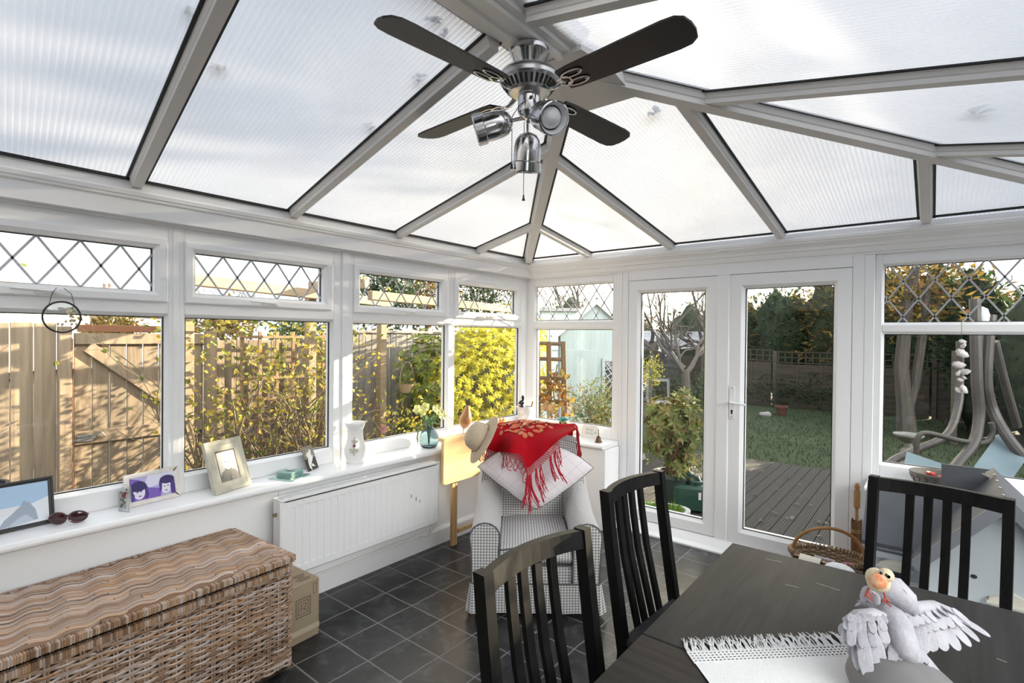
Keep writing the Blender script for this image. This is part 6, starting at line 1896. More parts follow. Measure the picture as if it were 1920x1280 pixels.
# left boundary fence and gate -------------------------------------------
FX = -2.0
FENCEW = wood_mat('weathered_fence_board', (.17,.13,.09), (.31,.245,.175), 2, 5, .85, island=[(.72,.70,.68), (1.05,1,.95), (.88,.86,.84), (1.1,1.08,1.02)], bump=.35)
def board_run(b, y0, y1, z0, z1, w=.098, gap=.006, x=FX, g=random.Random(7), wav=.006):
    y = y0
    while y < y1:
        ww = min(w, y1-y); b.box((x+g.uniform(-wav, wav), y+ww/2, (z0+z1)/2+g.uniform(-.004, .004)), (.016, ww-gap, z1-z0), .003); y += w
fn = thing('board_fence', 'tall weathered vertical board fence panel at the left outside the first window', 'fence', (0, 0, 0))
b = MB(); board_run(b, -4.9, -3.02, -.05, 1.64, .125); b.build('boards', FENCEW, fn)
b = MB(); b.box((FX+.05, -2.99, .77), (.075, .075, 1.70), .005); b.build('fence_post', FENCEW, fn)
gt = thing('garden_gate', 'weathered boarded garden gate with a diagonal brace and iron latch outside the first window', 'gate', (0, 0, 0))
gy0_, gy1_ = -2.93, -2.05
b = MB(); board_run(b, gy0_, gy1_, .02, 1.55, .11); b.build('boards', FENCEW, gt)
b = MB(); b.box((FX+.022, (gy0_+gy1_)/2, 1.53), (.03, gy1_-gy0_, .085), .003); b.build('top_rail', FENCEW, gt)
b = MB(); b.box((FX+.022, (gy0_+gy1_)/2, .79), (.03, gy1_-gy0_, .095), .003); b.build('middle_rail', FENCEW, gt)
b = MB(); b.bar((FX+.024, gy0_+.08, 1.47), (FX+.024, gy1_-.05, .83), .03, .085, (0, .6, 1), .003); b.build('brace', FENCEW, gt)
b = MB(); b.bar((FX+.024, gy1_-.05, .76), (FX+.024, gy0_+.1, .20), .03, .085, (0, -.6, 1), .003); b.build('brace', FENCEW, gt)
b = MB(); b.box((FX+.012, gy0_-.012, .85), (.006, .016, 1.36)); b.build('rusty_strip', mat('rust', (.20,.07,.025), .8), gt)
IRON = mat('galvanised_iron', (.22,.22,.22), .45, .8)
b = MB(); b.tube([(FX+.055, gy0_-.09, .77), (FX+.055, gy0_+.12, .79)], .008, 6); b.box((FX+.045, gy0_+.06, .785), (.012, .10, .05), .004); b.tube([(FX+.06, gy0_+.1, .80), (FX+.07, gy0_+.15, .83), (FX+.06, gy0_+.18, .79)], .007, 6); b.build('latch', IRON, gt)
fn2 = thing('board_fence', 'weathered board fence behind the climbing rose outside the second window', 'fence', (0, 0, 0))
b = MB(); board_run(b, -1.97, -.72, -.05, 1.52, .105); b.build('boards', FENCEW, fn2)
b = MB(); b.box((FX+.05, -2.0, .77), (.08, .08, 1.66), .005); b.build('fence_post', FENCEW, fn2)
GREYF = wood_mat('grey_fence_board', (.15,.14,.13), (.28,.255,.23), 2, 5, .85, island=[(.8,.8,.8), (1.05,1.03,1), (.9,.9,.9)], bump=.3)
fn3 = thing('board_fence', 'grey close boarded fence with a capping rail behind the third window', 'fence', (0, 0, 0))
b = MB(); board_run(b, -.70, 3.0, -.05, 1.60, .085); b.build('boards', GREYF, fn3)
b = MB(); b.box((FX, 1.15, 1.615), (.06, 3.7, .03), .004); b.build('capping_rail', GREYF, fn3)
b = MB(); b.box((FX+.05, -.66, .8), (.08, .08, 1.7), .005); b.build('fence_post', GREYF, fn3)
tr2 = thing('trellis', 'square wooden trellis with upright battens behind the climbing rose', 'trellis', (0, 0, 0))
b = MB()
for k in range(7): b.box((FX+.16, -1.78+.16*k, .85), (.018, .030, 1.50), .002)
for k in range(8): b.box((FX+.175, -1.30, .22+.19*k), (.014, 1.02, .026), .002)
b.build('battens', wood_mat('trellis_wood', (.20,.12,.06), (.32,.21,.11), 2, 6, .8), tr2)
tp = thing('fence_trough', 'terracotta brown trough on top of the gate rail', 'trough', (FX+.0, -2.5, 1.577)); b = MB(); b.box((0, 0, .03), (.09, .80, .055), .004); b.build('trough_body', mat('terracotta_brown', (.20,.085,.04), .8), tp)
# rustic pergola
pg = thing('pergola', 'rustic pergola of grey wooden beams above the climbing rose', 'pergola', (0, 0, 0))
PW = wood_mat('pergola_wood', (.22,.16,.10), (.36,.27,.17), 1, 6, .8)
for (p, q) in (((-1.30, -2.55, 1.98), (-1.75, -.2, 1.93)), ((-1.05, -1.0, 1.94), (-1.10, 1.6, 1.90)), ((-1.62, -1.25, 2.03), (-.95, -1.1, 2.03))):
    b = MB(); b.bar(p, q, .07, .085, (0, 0, 1), .006); b.build('beam', PW, pg)
for (x, y) in ((-1.62, -1.25), (-1.72, -.35), (-1.10, 1.45), (-1.36, -2.4)):
    b = MB(); b.bar((x, y, -.05), (x, y, 1.95), .08, .08, (1, 0, 0), .005); b.build('post', PW, pg)
# climbing rose
rose = thing('climbing_rose', 'climbing rose with yellowing leaves and bare thorny stems outside the second window', 'rose bush', (-1.25, -1.75, -.05))
b = MB(); g = random.Random(14); tips = []
for k in range(24):
    p = Vector((g.uniform(-.25, .25), g.uniform(-.55, .55), 0)); branch(b, p, Vector((g.uniform(-.15, .15), g.uniform(-.35, .35), 1)), g.uniform(.7, 1.1), g.uniform(.008, .016), 3, g, .6, tips, .05, .22)
for v_ in b.v: v_.x = min(v_.x, .72)
b.build('stems', TWIG, rose)
b = MB(); g = random.Random(15)
for k in range(1050):
    y = g.uniform(-.85, .80); z = .25+1.65*g.random()**.75; x = g.uniform(-.30, .30)
    if g.random() < .45 and z < 1.0: continue
    b.leaf((x, y, z), (g.uniform(-1, 1), g.uniform(-1, 1), g.uniform(-1, .3)), (1, g.uniform(-.6, .6), g.uniform(-.2, 1)), g.uniform(.035, .06), g.uniform(.022, .036))
for (p, d) in tips[::2]:
    for q in range(2): b.leaf(p, d+Vector((g.uniform(-.6, .6), g.uniform(-.6, .6), -.2)), (1, .2, .5), .045, .028)
for v_ in b.v: v_.x = min(v_.x, .74)
b.build('leaves', L_ROSE, rose)
def bloom(name, parent, c, r, m, seed):
    b = MB(); g = random.Random(seed)
    for ring_, n_ in ((1, 6), (.65, 5), (.35, 4)):
        for k in range(n_):
            a = 2*math.pi*k/n_+ring_*2
            d = Vector((.35, math.cos(a), math.sin(a))); b.leaf(Vector(c)+Vector((.01*(1-ring_), 0, 0)), d, (1, 0, 0), r*ring_*1.2, r*ring_*1.2, .4)
    return b.build(name, m, parent)
rose2 = thing('garden_rose', 'low rose bush with a single pink bloom below the third window', 'rose bush', (-.95, -.78, -.05))
b = MB(); g = random.Random(16); tips = []
for k in range(9): branch(b, Vector((g.uniform(-.1, .1), g.uniform(-.2, .2), 0)), Vector((g.uniform(-.2, .2), g.uniform(-.4, .4), 1)), .55, .007, 2, g, .6, tips)
b.build('stems', TWIG, rose2)
b = foliage((0, .05, .72), (.25, .50, .42), 240, .05, .03, 17, .2); b.build('leaves', L_ROSE, rose2)
bp = at(717, 804, (Vector((-.75, -.95, .9))-CAM).dot(_f))-Vector((-.95, -.78, -.05)); bloom('bloom', rose2, bp, .042, mat('pink_petal', (.75,.42,.40), .7, trans=.3), 3)
# big yellow green shrub
sh_ = thing('mexican_orange_shrub', 'large sunlit yellow green shrub filling the fourth window', 'shrub', (-1.35, 1.05, -.05))
b = MB(); g = random.Random(18)
for k in range(16): branch(b, Vector((g.uniform(-.15, .15), g.uniform(-.2, .2), 0)), Vector((g.uniform(-.6, .6), g.uniform(-.8, .8), 1)), .8, .014, 2, g, .6)
b.build('stems', BARK, sh_)
def rosettes(c, r, n, seed, L=.075, W=.028, k_=6, shell=.72):
    """palmate sprays of narrow leaflets"""
    g = random.Random(seed); b = MB(); c = Vector(c)
    for i in range(n):
        d = Vector((g.gauss(0, 1), g.gauss(0, 1), g.gauss(0, 1))).normalized()
        q = g.uniform(shell, 1)*(1+.16*math.sin(d.y*7+seed)*math.cos(d.z*6))
        p = c+Vector((d.x*r[0]*q, d.y*r[1]*q, d.z*r[2]*q))
        if p.z < .05: continue
        u = (d+Vector((.2, -.1, .5))).normalized(); a0 = g.uniform(0, 6); t1 = u.orthogonal().normalized(); t2_ = u.cross(t1)
        for k in range(k_):
            a = a0+2*math.pi*k/k_; b.leaf(p, t1*math.cos(a)+t2_*math.sin(a)+u*.35, u, L*g.uniform(.7, 1.1), W)
    return b
rosettes((0, 0, .95), (.62, 1.02, 1.0), 2300, 19, .058, .024).build('leaves', L_YEL, sh_)
b = rosettes((-.25, .75, 1.55), (.5, .5, .45), 220, 20); b.build('top_spray', L_YEL, sh_)
# darker shrub to its left
s2 = thing('green_shrub', 'leafy green shrub against the grey fence left of the big yellow shrub', 'shrub', (-1.62, .24, -.05))
rosettes((0, 0, .98), (.32, .42, .72), 300, 23, .085, .03).build('leaves', leafmat('shaded_green_leaf', [(.10,.15,.03), (.16,.20,.04), (.26,.28,.05), (.07,.11,.03)]), s2)
b = MB(); g = random.Random(24)
for k in range(6): branch(b, Vector((0, 0, 0)), Vector((g.uniform(-.3, .3), g.uniform(-.4, .4), 1)), .6, .01, 2, g)
b.build('stems', BARK, s2)
# hanging wall basket
hb = thing('hanging_basket', 'small round wicker basket hanging on the grey fence outside the third window', 'basket', at(763, 722, (Vector((-1.93, -.35, 1.2))-CAM).dot(_f)))
b = MB(); b.lathe([(0, -.08), (.07, -.08), (.10, .0), (.105, .02), (.095, .02), (.065, -.07)], 20); b.build('basket_body', BW2, hb)
b = MB(); b.tube([(0, .10*math.cos(R_(a)), .02+.24*math.sin(R_(a))) for a in range(0, 181, 12)], .006, 6); b.build('handle', BW2, hb)
b = MB(); b.ell((.02, -.05, .12), (.008, .025, .025), 8, 6); b.build('heart_tag', mat('cream_heart', (.6,.5,.4), .7), hb)
# pots low outside the first window
pt = thing('black_pot', 'black plastic plant pot on the outer sill at the left edge', 'plant pot', (-.42, -3.60, .72)); b = MB(); b.lathe([(0, 0), (.08, 0), (.105, .13), (.115, .13), (.115, .155), (.10, .155), (.075, .01), (0, .01)], 24); b.build('pot_body', mat('black_plastic', (.02,.02,.022), .4), pt)
b = MB(); b.box((-.30, -3.2, .60), (.34, 2.6, .2)); struct(b.build('trim_15', mat('outer_sill', (.55,.54,.52), .6)))
# obelisk / rustic arch outside window 5
ob = thing('rustic_arch', 'rustic brown wooden ladder frame with red vine outside the corner window', 'trellis', (0, 0, 0))
RW_ = wood_mat('rustic_brown_wood', (.06,.035,.02), (.12,.075,.045), 2, 6, .8)
DO = 5.6
for (xa, xb) in ((1008, 1010), (1029, 1031), (1056, 1060)):
    b = MB(); b.tube([at(xb, 830, DO), at((xa+xb)/2, 730, DO), at(xa, 640, DO)], .028, 8); b.build('post', RW_, ob)
for y in (643, 672, 708, 752, 790):
    b = MB(); b.tube([at(1006, y, DO), at(1060, y+2, DO)], .02, 6); b.build('rung', RW_, ob)
vn = thing('vine', 'red and yellow autumn vine climbing the rustic ladder frame', 'vine', at(1040, 745, DO-.05))
foliage((0, 0, 0), (.20, .15, .32), 120, .09, .07, 25, .2).build('leaves', L_RED, vn)
b = MB(); b.tube([(0, 0, -.5), (.02, 0, -.2), (-.02, 0, .1), (.03, 0, .35)], .008, 5); b.build('stem', TWIG, vn)
# summer house
c0 = at(1118, 575, 8.2)
su = thing('garden_shed', 'pale blue garden shed with a white gable and a leaded window', 'shed', (c0.x, c0.y, GZ), R_(35))
SHB = wood_mat('pale_blue_boarding', (.27,.33,.33), (.34,.40,.40), 2, 4, .7)
hw, hz1, hz2 = .55, 2.13, 2.62
b = MB(); b.prism([(-hw, 0), (hw, 0), (hw, hz1), (0, hz2-.04), (-hw, hz1)], 0, 1.6, lambda u, v, w: Vector((u, w, v))); b.build('walls', SHB, su, recalc=True)
b = MB()
for sgn in (-1, 1):
    b.bar((sgn*(hw+.12), -.05, hz1-.06), (0, -.05, hz2+.03), .04, .10, (0, 0, 1), .004)
b.build('white_bargeboard', mat('white_gloss_board', (.72,.70,.62), .5), su)
b = MB()
for sgn in (-1, 1): b.bar((sgn*(hw+.14)/2+0, .8, (hz1-.02+hz2+.05)/2), (sgn*(hw+.14)/2, .81, (hz1-.02+hz2+.05)/2), .01, .01)
b.prism([(-hw-.14, hz1-.06), (0, hz2+.06), (hw+.14, hz1-.06), (hw+.14, hz1-.03), (0, hz2+.09), (-hw-.14, hz1-.03)], -.06, 1.7, lambda u, v, w: Vector((u, w, v))); b.build('roof', mat('grey_roof_felt', (.30,.30,.29), .9), su, recalc=True)
b = MB(); mp = lambda u, v, w: Vector((u, -w, v)); b.ring(.10, .50, 1.0, 1.75, [(0, 0), (0, .03), (.045, .03), (.045, 0)], mp); b.build('window_frame', SHB, su)
b = MB(); b.prism(rc(.14, 1.04, .46, 1.71), 0, .008, mp); b.build('window_pane', mat('dark_shed_glass', (.035,.04,.045), .1), su)
b = MB()
for k in range(6):
    for sgn in (-1, 1): b.bar(mp(.14 if sgn > 0 else .46, 1.04+.13*k, .010), mp(.46 if sgn > 0 else .14, min(1.71, 1.04+.13*k+.5), .010), .012, .004, (0, 1, 0))
b.build('window_lead', LEAD, su)
b = MB(); b.box((-.24, -.012, .95), (.52, .02, 1.85), .004); b.build('door', SHB, su)
# green bush under the shed
s3 = thing('feathery_shrub', 'feathery green shrub in front of the pale blue shed', 'shrub', at(1118, 775, 6.2))
foliage((0, 0, 0), (.36, .4, .42), 2200, .05, .02, 27, .15).build('leaves', L_PIER, s3)
b = MB(); g = random.Random(28)
for k in range(8): branch(b, Vector((0, 0, -.9)), Vector((g.uniform(-.3, .3), g.uniform(-.3, .3), 1)), .8, .012, 2, g)
b.build('stems', BARK, s3)
# bare trees
def bare_tree(label, base, h, seed, dep_=4, r=.09, lean=(0, 0, 1), spread=.75, L0=None):
    t = thing('bare_tree', label, 'tree', base); b = MB(); g = random.Random(seed)
    p = Vector((0, 0, 0)); q = Vector(lean).normalized()*h*.38
    b.tube([p, q*.5+Vector((.03, .02, 0)), q], [r*1.2, r, r*.85], 10)
    for k in range(5): branch(b, q*g.uniform(.85, 1), Vector((g.uniform(-1, 1), g.uniform(-1, 1), g.uniform(.25, 1.1))), h*.34, r*.6, dep_, g, spread, None, 0, .25)
    b.build('trunk_and_branches', BARK, t); return t
bt = at(1283, 800, 12.0); bare_tree('bare spreading apple tree with twisted branches beyond the left door', (bt.x, bt.y, GZ), 3.6, 41, 5, .11)
bt = at(1222, 640, 16); bare_tree('bare twiggy tree at the left edge of the left door', (bt.x, bt.y, GZ), 5.2, 45, 5, .10)
bt = at(1318, 640, 17); bare_tree('bare twiggy tree at the right edge of the left door', (bt.x, bt.y, GZ), 5.0, 46, 5, .10)
bt = at(1075, 640, 15); bare_tree('bare tree behind the pale blue shed', (bt.x, bt.y, GZ), 5.6, 42, 5, .11)
bt = at(905, 640, 17); bare_tree('bare tree on the skyline behind the yellow shrub', (bt.x, bt.y, GZ), 5.5, 43, 5, .10)
bt = at(470, 640, 15); bare_tree('thin bare tree on the skyline behind the rose', (bt.x, bt.y, GZ), 4.6, 44, 5, .07)
# far fences
BF = wood_mat('dark_waney_fence', (.045,.038,.029), (.09,.075,.058), 0, 4, .9, island=[(.8,.8,.8), (1.1,1.05,1)], bump=.4)
fyy = 13.6
def lap_panel(label, x0, x1, z1, trell=True, y=fyy):
    t = thing('lap_fence', label, 'fence', ((x0+x1)/2, y, GZ)); b = MB(); g = random.Random(int(x0*10)+90); hx_ = (x1-x0)/2; n = 9
    for k in range(n):
        z = (k+.5)*(z1-GZ)/n; b.box((0, g.uniform(-.004, .004), z), (2*hx_-.1, .018, (z1-GZ)/n+.015), .003, (R_(7), 0, R_(g.uniform(-.3, .3))))
    b.build('boards', BF, t); b = MB(); b.box((-hx_, 0, (z1-GZ)/2+.15), (.1, .1, z1-GZ+.5), .006); b.build('fence_post', BF, t)
    for q in (-.33, .33):
        b = MB(); b.box((hx_*q*2*.5, -.02, (z1-GZ)/2), (.05, .03, z1-GZ), .003); b.build('batten', BF, t)
    if trell:
        b = MB()
        for k in range(10): b.box((-hx_+.1+k*(2*hx_-.2)/9, 0, z1-GZ+.22), (.025, .02, .40))
        for k in range(3): b.box((0, 0, z1-GZ+.06+.16*k), (2*hx_, .02, .025))
        b.build('trellis_top', BF, t)
for k, (x0, x1, z1, tl, lb) in enumerate(((-4.6, -2.75, .95, False, 'dark lap fence panel seen through the left door behind the bare tree'), (-2.7, -.85, .85, True, 'dark lap fence panel with a trellis top at the left of the far fence'), (-.8, 1.05, .80, True, 'dark lap fence panel with a trellis top straight beyond the right door'), (1.1, 2.95, .80, True, 'dark lap fence panel with a trellis top behind the bird bath'), (3.0, 4.9, 1.3, False, 'dark lap fence panel at the far right behind the swing seat'))): lap_panel(lb, x0, x1, z1, tl)
pk = thing('picket_fence', 'white picket fence far beyond the bare apple tree', 'fence', (0, 0, 0)); b = MB()
for k in range(46):
    p = at(1206+2.7*k, 640, 19); b.box((p.x, p.y, 1.55), (.035, .03, .52))
b.build('pickets', mat('white_picket', (.62,.64,.70), .6), pk); b = MB(); b.bar(at(1204, 634, 19), at(1330, 634, 19), .03, .06); b.bar(at(1204, 652, 19), at(1330, 652, 19), .03, .06); b.build('rails', mat('white_picket', (.62,.64,.70), .6), pk)
# small things on the lawn side, left door
cn = thing('golden_conifer', 'small golden conifer beyond the left door', 'shrub', at(1220, 690, 9)); foliage((0, 0, -.05), (.22, .25, .30), 420, .05, .02, 51, .3).build('leaves', leafmat('golden_needle', [(.42,.34,.03), (.25,.24,.03), (.10,.13,.03)]), cn)
b = MB(); b.tube([(0, 0, -1.2), (0, 0, .1)], .025, 6); b.build('stem', BARK, cn)
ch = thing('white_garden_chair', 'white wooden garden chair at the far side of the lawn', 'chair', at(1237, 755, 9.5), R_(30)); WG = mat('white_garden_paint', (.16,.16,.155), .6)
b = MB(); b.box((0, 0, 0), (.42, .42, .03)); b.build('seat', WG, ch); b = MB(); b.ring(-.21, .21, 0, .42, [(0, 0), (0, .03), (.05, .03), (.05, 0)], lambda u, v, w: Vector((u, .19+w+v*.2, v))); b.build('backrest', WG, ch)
for sx in (-.18, .18):
    for sy in (-.18, .18):
        b = MB(); b.box((sx, sy, -.25), (.04, .04, .5)); b.build('leg', WG, ch)
# potted shrub by the door
ps = at(1262, 905, 5.35); pz = DZ
pr_ = thing('potted_shrub', 'leafy pieris shrub in a pot on the deck outside the left door', 'shrub', (ps.x, ps.y, pz))
b = MB(); b.lathe([(0, 0), (.13, 0), (.18, .30), (.20, .30), (.20, .34), (.17, .34), (.15, .30), (0, .29)], 24); b.build('pot', mat('dark_glazed_pot', (.035,.05,.045), .35), pr_)
b = MB(); g = random.Random(52); tips = []
for k in range(7): branch(b, Vector((g.uniform(-.06, .06), g.uniform(-.06, .06), .28)), Vector((g.uniform(-.4, .4), g.uniform(-.4, .4), 1)), .42, .014, 2, g, .6, tips)
b.build('stems', mat('reddish_stem', (.12,.045,.025), .8), pr_)
rosettes((0, 0, .80), (.32, .32, .36), 240, 53, .10, .03, 7, .45).build('leaves', L_PIER, pr_)
rosettes((.05, 0, .48), (.26, .26, .20), 60, 54, .09, .03, 6, .4).build('lower_leaves', L_PIER, pr_)
wc_p = at(1292, 912, 5.2); GRN = mat('dark_green_plastic', (.018,.055,.042), .4)
wcn = thing('watering_can', 'dark green plastic watering can on the deck beside the potted shrub', 'watering can', (wc_p.x, wc_p.y, DZ), R_(20))
b = MB(); b.box((0, 0, .13), (.30, .17, .26), .03); b.build('can_body', GRN, wcn); b = MB(); b.tube([(-.12, 0, .24), (-.12, 0, .33), (-.02, 0, .36), (.08, 0, .33), (.13, 0, .24)], .017, 8); b.build('handle', GRN, wcn); b = MB(); b.tube([(-.14, 0, .05), (-.26, 0, .18), (-.36, 0, .30)], [.03, .022, .018], 8); b.build('spout', GRN, wcn)
b = MB(); b.lathe([(.06, .25), (.075, .30), (.07, .31), (.055, .27)], 16, Matrix.Translation((.06, 0, 0))); b.build('filler_rim', GRN, wcn)
b = MB(); b.box((.10, -.086, .17), (.025, .002, .07)); b.build('label', mat('white_label', (.6,.6,.6), .6), wcn)
tp_ = at(1232, 950, 4.55)
trg = thing('trough_planter', 'white rimmed trough of bright green grass on the deck behind the second dining chair', 'planter', (tp_.x, tp_.y, DZ), R_(35))
b = MB(); b.lathe([(0, 0), (.16, 0), (.21, .20), (.225, .20), (.225, .225), (.195, .225), (.18, .19), (0, .18)], 28, Matrix.Diagonal((1.25, .8, 1, 1))); b.build('trough_body', mat('white_planter', (.50,.50,.48), .6), trg)
b = MB(); g = random.Random(55)
for k in range(600): 
    a = g.uniform(0, 6.28); r = .19*math.sqrt(g.random()); b.leaf((r*1.2*math.cos(a), r*.75*math.sin(a), .19), (g.uniform(-.4, .4), g.uniform(-.4, .4), 1), (0, -1, 0), g.uniform(.04, .09), .008)
b.build('grass_tuft', leafmat('fresh_grass', [(.15,.26,.03), (.20,.32,.05), (.10,.20,.03)]), trg)
lf = MB(); g = random.Random(56)
for k in range(60):
    x, y = g.uniform(.9, 2.6), .35+3.0*g.random(); lf.leaf((x, y, DZ+.012), (g.uniform(-1, 1), g.uniform(-1, 1), .1), (0, 0, 1), g.uniform(.05, .10), g.uniform(.025, .04))
tag(lf.build('fallen_leaves', leafmat('fallen_leaf', [(.10,.09,.07), (.16,.14,.11), (.06,.06,.05)], .1)), 'fallen leaves scattered over the dark decking', 'leaves', kind='stuff')
# plants along the far fence
for k, (px, d, r, n, m, lb) in enumerate(((1450, 16.2, (1.0, .6, .55), 700, L_DK, 'dark shrub at the foot of the far fence in the middle of the right door'), (1530, 15.5, (.9, .6, .65), 700, L_DK, 'dark shrub at the far fence near the right edge of the right door'), (1330, 15.2, (1.0, .6, .6), 600, L_MID, 'green shrub at the foot of the far fence between the two doors'), (1245, 14.0, (1.1, .7, .75), 600, L_DK, 'dark shrub at the foot of the fence beyond the left door'), (1650, 15.0, (.9, .6, .6), 600, L_DK, 'dark shrub by the tree trunk at the left edge of the right window'))):
    p = at(px, 760, d); t = thing('border_shrub', lb, 'shrub', (p.x, p.y, GZ)); foliage((0, 0, r[2]*.8), r, n, .13, .05, 60+k, .35, lo=0).build('leaves', m, t)
    b = MB(); b.tube([(0, 0, 0), (0, .02, r[2])], .03, 6); b.build('stem', BARK, t)
p = at(1465, 775, 14.2); tpot = thing('terracotta_pot', 'terracotta pot at the far edge of the lawn', 'plant pot', (p.x, p.y, GZ)); b = MB(); b.lathe([(0, 0), (.11, 0), (.15, .22), (.17, .22), (.17, .27), (.14, .27), (.10, .02), (0, .02)], 20); b.build('pot_body', mat('terracotta', (.10,.04,.025), .85), tpot)
p = at(1437, 770, 14.0); ston = thing('white_stone', 'white stone lying at the far edge of the lawn', 'stone', (p.x, p.y, GZ+.06)); b = MB(); b.ell((0, 0, 0), (.16, .1, .08), 10, 6, None, lambda q: q*(1+.2*math.sin(5*q.x+2*q.y))); b.build('stone_body', mat('pale_stone', (.25,.24,.23), .8), ston)
# evergreen screen beyond the far fence, one tree each
k = 0
for (x, y, h, rx, m, n) in ((-9.5, 15.5, 3.6, 1.5, L_MID, 900), (-7.0, 16.5, 3.0, 1.5, L_AUT, 800), (-4.6, 17.0, 3.2, 1.4, L_DK, 800), (-2.4, 15.5, 3.5, 1.2, L_AUT, 1300), (-.9, 15.2, 3.6, 1.2, L_DK, 1500), (.55, 15.0, 3.9, 1.2, L_AUT, 1500), (1.8, 15.0, 3.9, 1.1, L_DK, 1600), (2.95, 14.8, 4.0, 1.1, L_DK, 1700), (3.9, 14.6, 3.7, 1.0, L_AUT, 1500), (3.7, 11.8, 3.5, .8, L_DK, 1600)):
    lb = ['mid green tree far left beyond the shed', 'autumn coloured tree far beyond the shed', 'dark evergreen far beyond the left door', 'autumn tinted tree behind the far fence at the left of the right door', 'dark evergreen behind the far fence in the middle of the right door', 'golden brown tree behind the far fence at the right of the right door', 'dark evergreen behind the tree trunk in the right window', 'dark evergreen behind the swing seat in the right window', 'autumn tinted tree high at the right of the right window', 'dark evergreen nearest the swing seat on the right'][k]
    t = thing('tree', lb, 'tree', (x, y, GZ), 0, 'trees beyond the far fence')
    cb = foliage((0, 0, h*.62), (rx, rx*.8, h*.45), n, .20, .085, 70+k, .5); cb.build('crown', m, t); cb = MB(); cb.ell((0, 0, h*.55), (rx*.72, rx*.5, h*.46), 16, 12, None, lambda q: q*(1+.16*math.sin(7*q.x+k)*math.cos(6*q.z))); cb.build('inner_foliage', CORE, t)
    b = MB(); b.tube([(0, 0, 0), (.05, 0, h*.4), (0, .05, h*.75)], [.12, .09, .04], 8); b.build('trunk', BARK, t); k += 1
def sun_gap(mb, org, rad):
    """a chink between the leaves that lets one shaft of low sun reach the nearest chair"""
    q0 = Vector((2.125, -2.84, .985))-Vector(org)
    keep = []
    for i, f in enumerate(mb.f):
        c = sum((mb.v[k_] for k_ in f), Vector())/len(f)-q0
        if (c-sdir*c.dot(sdir)).length > rad: keep.append(i)
    mb.f = [mb.f[i] for i in keep]; mb.mi = [mb.mi[i] for i in keep]; mb.sm = [mb.sm[i] for i in keep]; mb.uv = [mb.uv[i] for i in keep]
# tall trees to the right, outside the picture, placed to keep the low sun off the lawn and the room
for k, (x, y, h, r) in enumerate(((6.44, 10.2, 7.2, 1.6), (8.9, 10.6, 8.0, 1.8), (11.2, 11.0, 8.0, 2.0), (14.0, 11.4, 8.0, 2.0), (8.75, 13.8, 7.5, 2.0), (11.9, 14.2, 8.0, 2.2))):
    t = thing('tree', ['tall dense tree right of the garden, nearest the house', 'tall dense tree, second along the right side of the garden', 'tall dense tree, third along the right side of the garden', 'tall dense tree, last along the right side of the garden', 'tall dense tree in the back row, left one', 'tall dense tree in the back row, right one'][k], 'tree', (x, y, GZ), 0, 'tall trees on the right of the garden')
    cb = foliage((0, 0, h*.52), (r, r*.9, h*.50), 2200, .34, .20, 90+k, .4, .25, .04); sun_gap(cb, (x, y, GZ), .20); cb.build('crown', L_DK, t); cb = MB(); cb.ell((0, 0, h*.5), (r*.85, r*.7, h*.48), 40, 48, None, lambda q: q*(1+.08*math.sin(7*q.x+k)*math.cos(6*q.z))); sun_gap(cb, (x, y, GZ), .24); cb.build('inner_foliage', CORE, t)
    b = MB(); b.tube([(0, 0, 0), (0, 0, h*.8)], [.2, .08], 8); b.build('trunk', BARK, t)
# trunk, bird bath, swing seat in the right window
p = at(1702, 770, 11.0); tt = thing('tree', 'old tree with twin leaning grey trunks in the right window', 'tree', (p.x, p.y, GZ))
b = MB(); b.tube([(0, 0, 0), (-.05, 0, .7), (-.12, 0, 1.5), (-.05, 0, 2.8), (.1, 0, 3.6)], [.20, .15, .13, .11, .08], 10); b.build('trunk', BARK, tt)
b = MB(); b.tube([(-.05, 0, .4), (.12, .05, 1.2), (.22, .05, 2.2), (.3, 0, 3.4)], [.11, .09, .08, .06], 10); b.build('second_trunk', BARK, tt)
foliage((0, .3, 3.1), (1.2, .9, 1.0), 900, .18, .08, 97, .3).build('crown', L_AUT, tt)
p = at(1703, 832, 8.6); bb = thing('bird_bath', 'grey stone bird bath on the lawn in the right window', 'bird bath', (p.x, p.y, GZ)); STN = mat('grey_cast_stone', (.15,.145,.13), .85, col2=(.20,.195,.175), scale=12)
b = MB(); b.lathe([(0, 0), (.15, 0), (.15, .05), (.09, .09), (.07, .14), (.10, .22), (.11, .27), (.06, .33), (.055, .40), (.09, .44)], 20); b.build('pedestal', STN, bb)
b = MB(); b.lathe([(0, .42), (.10, .42), (.19, .50), (.21, .52), (.21, .55), (.19, .54), (.08, .47), (0, .46)], 28); b.build('basin', STN, bb)
# swing seat : bent tube frame and pale blue slings
SW_ = thing('swing_seat', 'brown tube framed garden swing seat with pale blue slings outside the right window', 'swing seat', (0, 0, 0))
TUB = mat('brown_grey_tube', (.05,.043,.038), .5, .1, col2=(.07,.06,.053), scale=9); SLING = mat('pale_blue_sling', (.16,.215,.24), .8, trans=.15)
ds = 6.0
def T_(pts, r, nm, d=ds):
    b = MB(); P = [at(*p[:2], p[2] if len(p) > 2 else d) for p in pts]; fine = []
    n = len(P)
    for i in range((n-1)*6+1): fine.append(cat_(P, i/((n-1)*6)))
    b.tube(fine, r, 10); return b.build(nm, TUB, SW_)
T_([(1828, 560), (1830, 640), (1832, 720), (1836, 780), (1826, 830, 5.9), (1795, 870, 5.7), (1770, 905, 5.5)], .055, 'frame_leg')
T_([(1858, 590), (1853, 640), (1850, 720), (1862, 770), (1890, 820, 5.8), (1935, 875, 5.6)], .055, 'frame_leg')
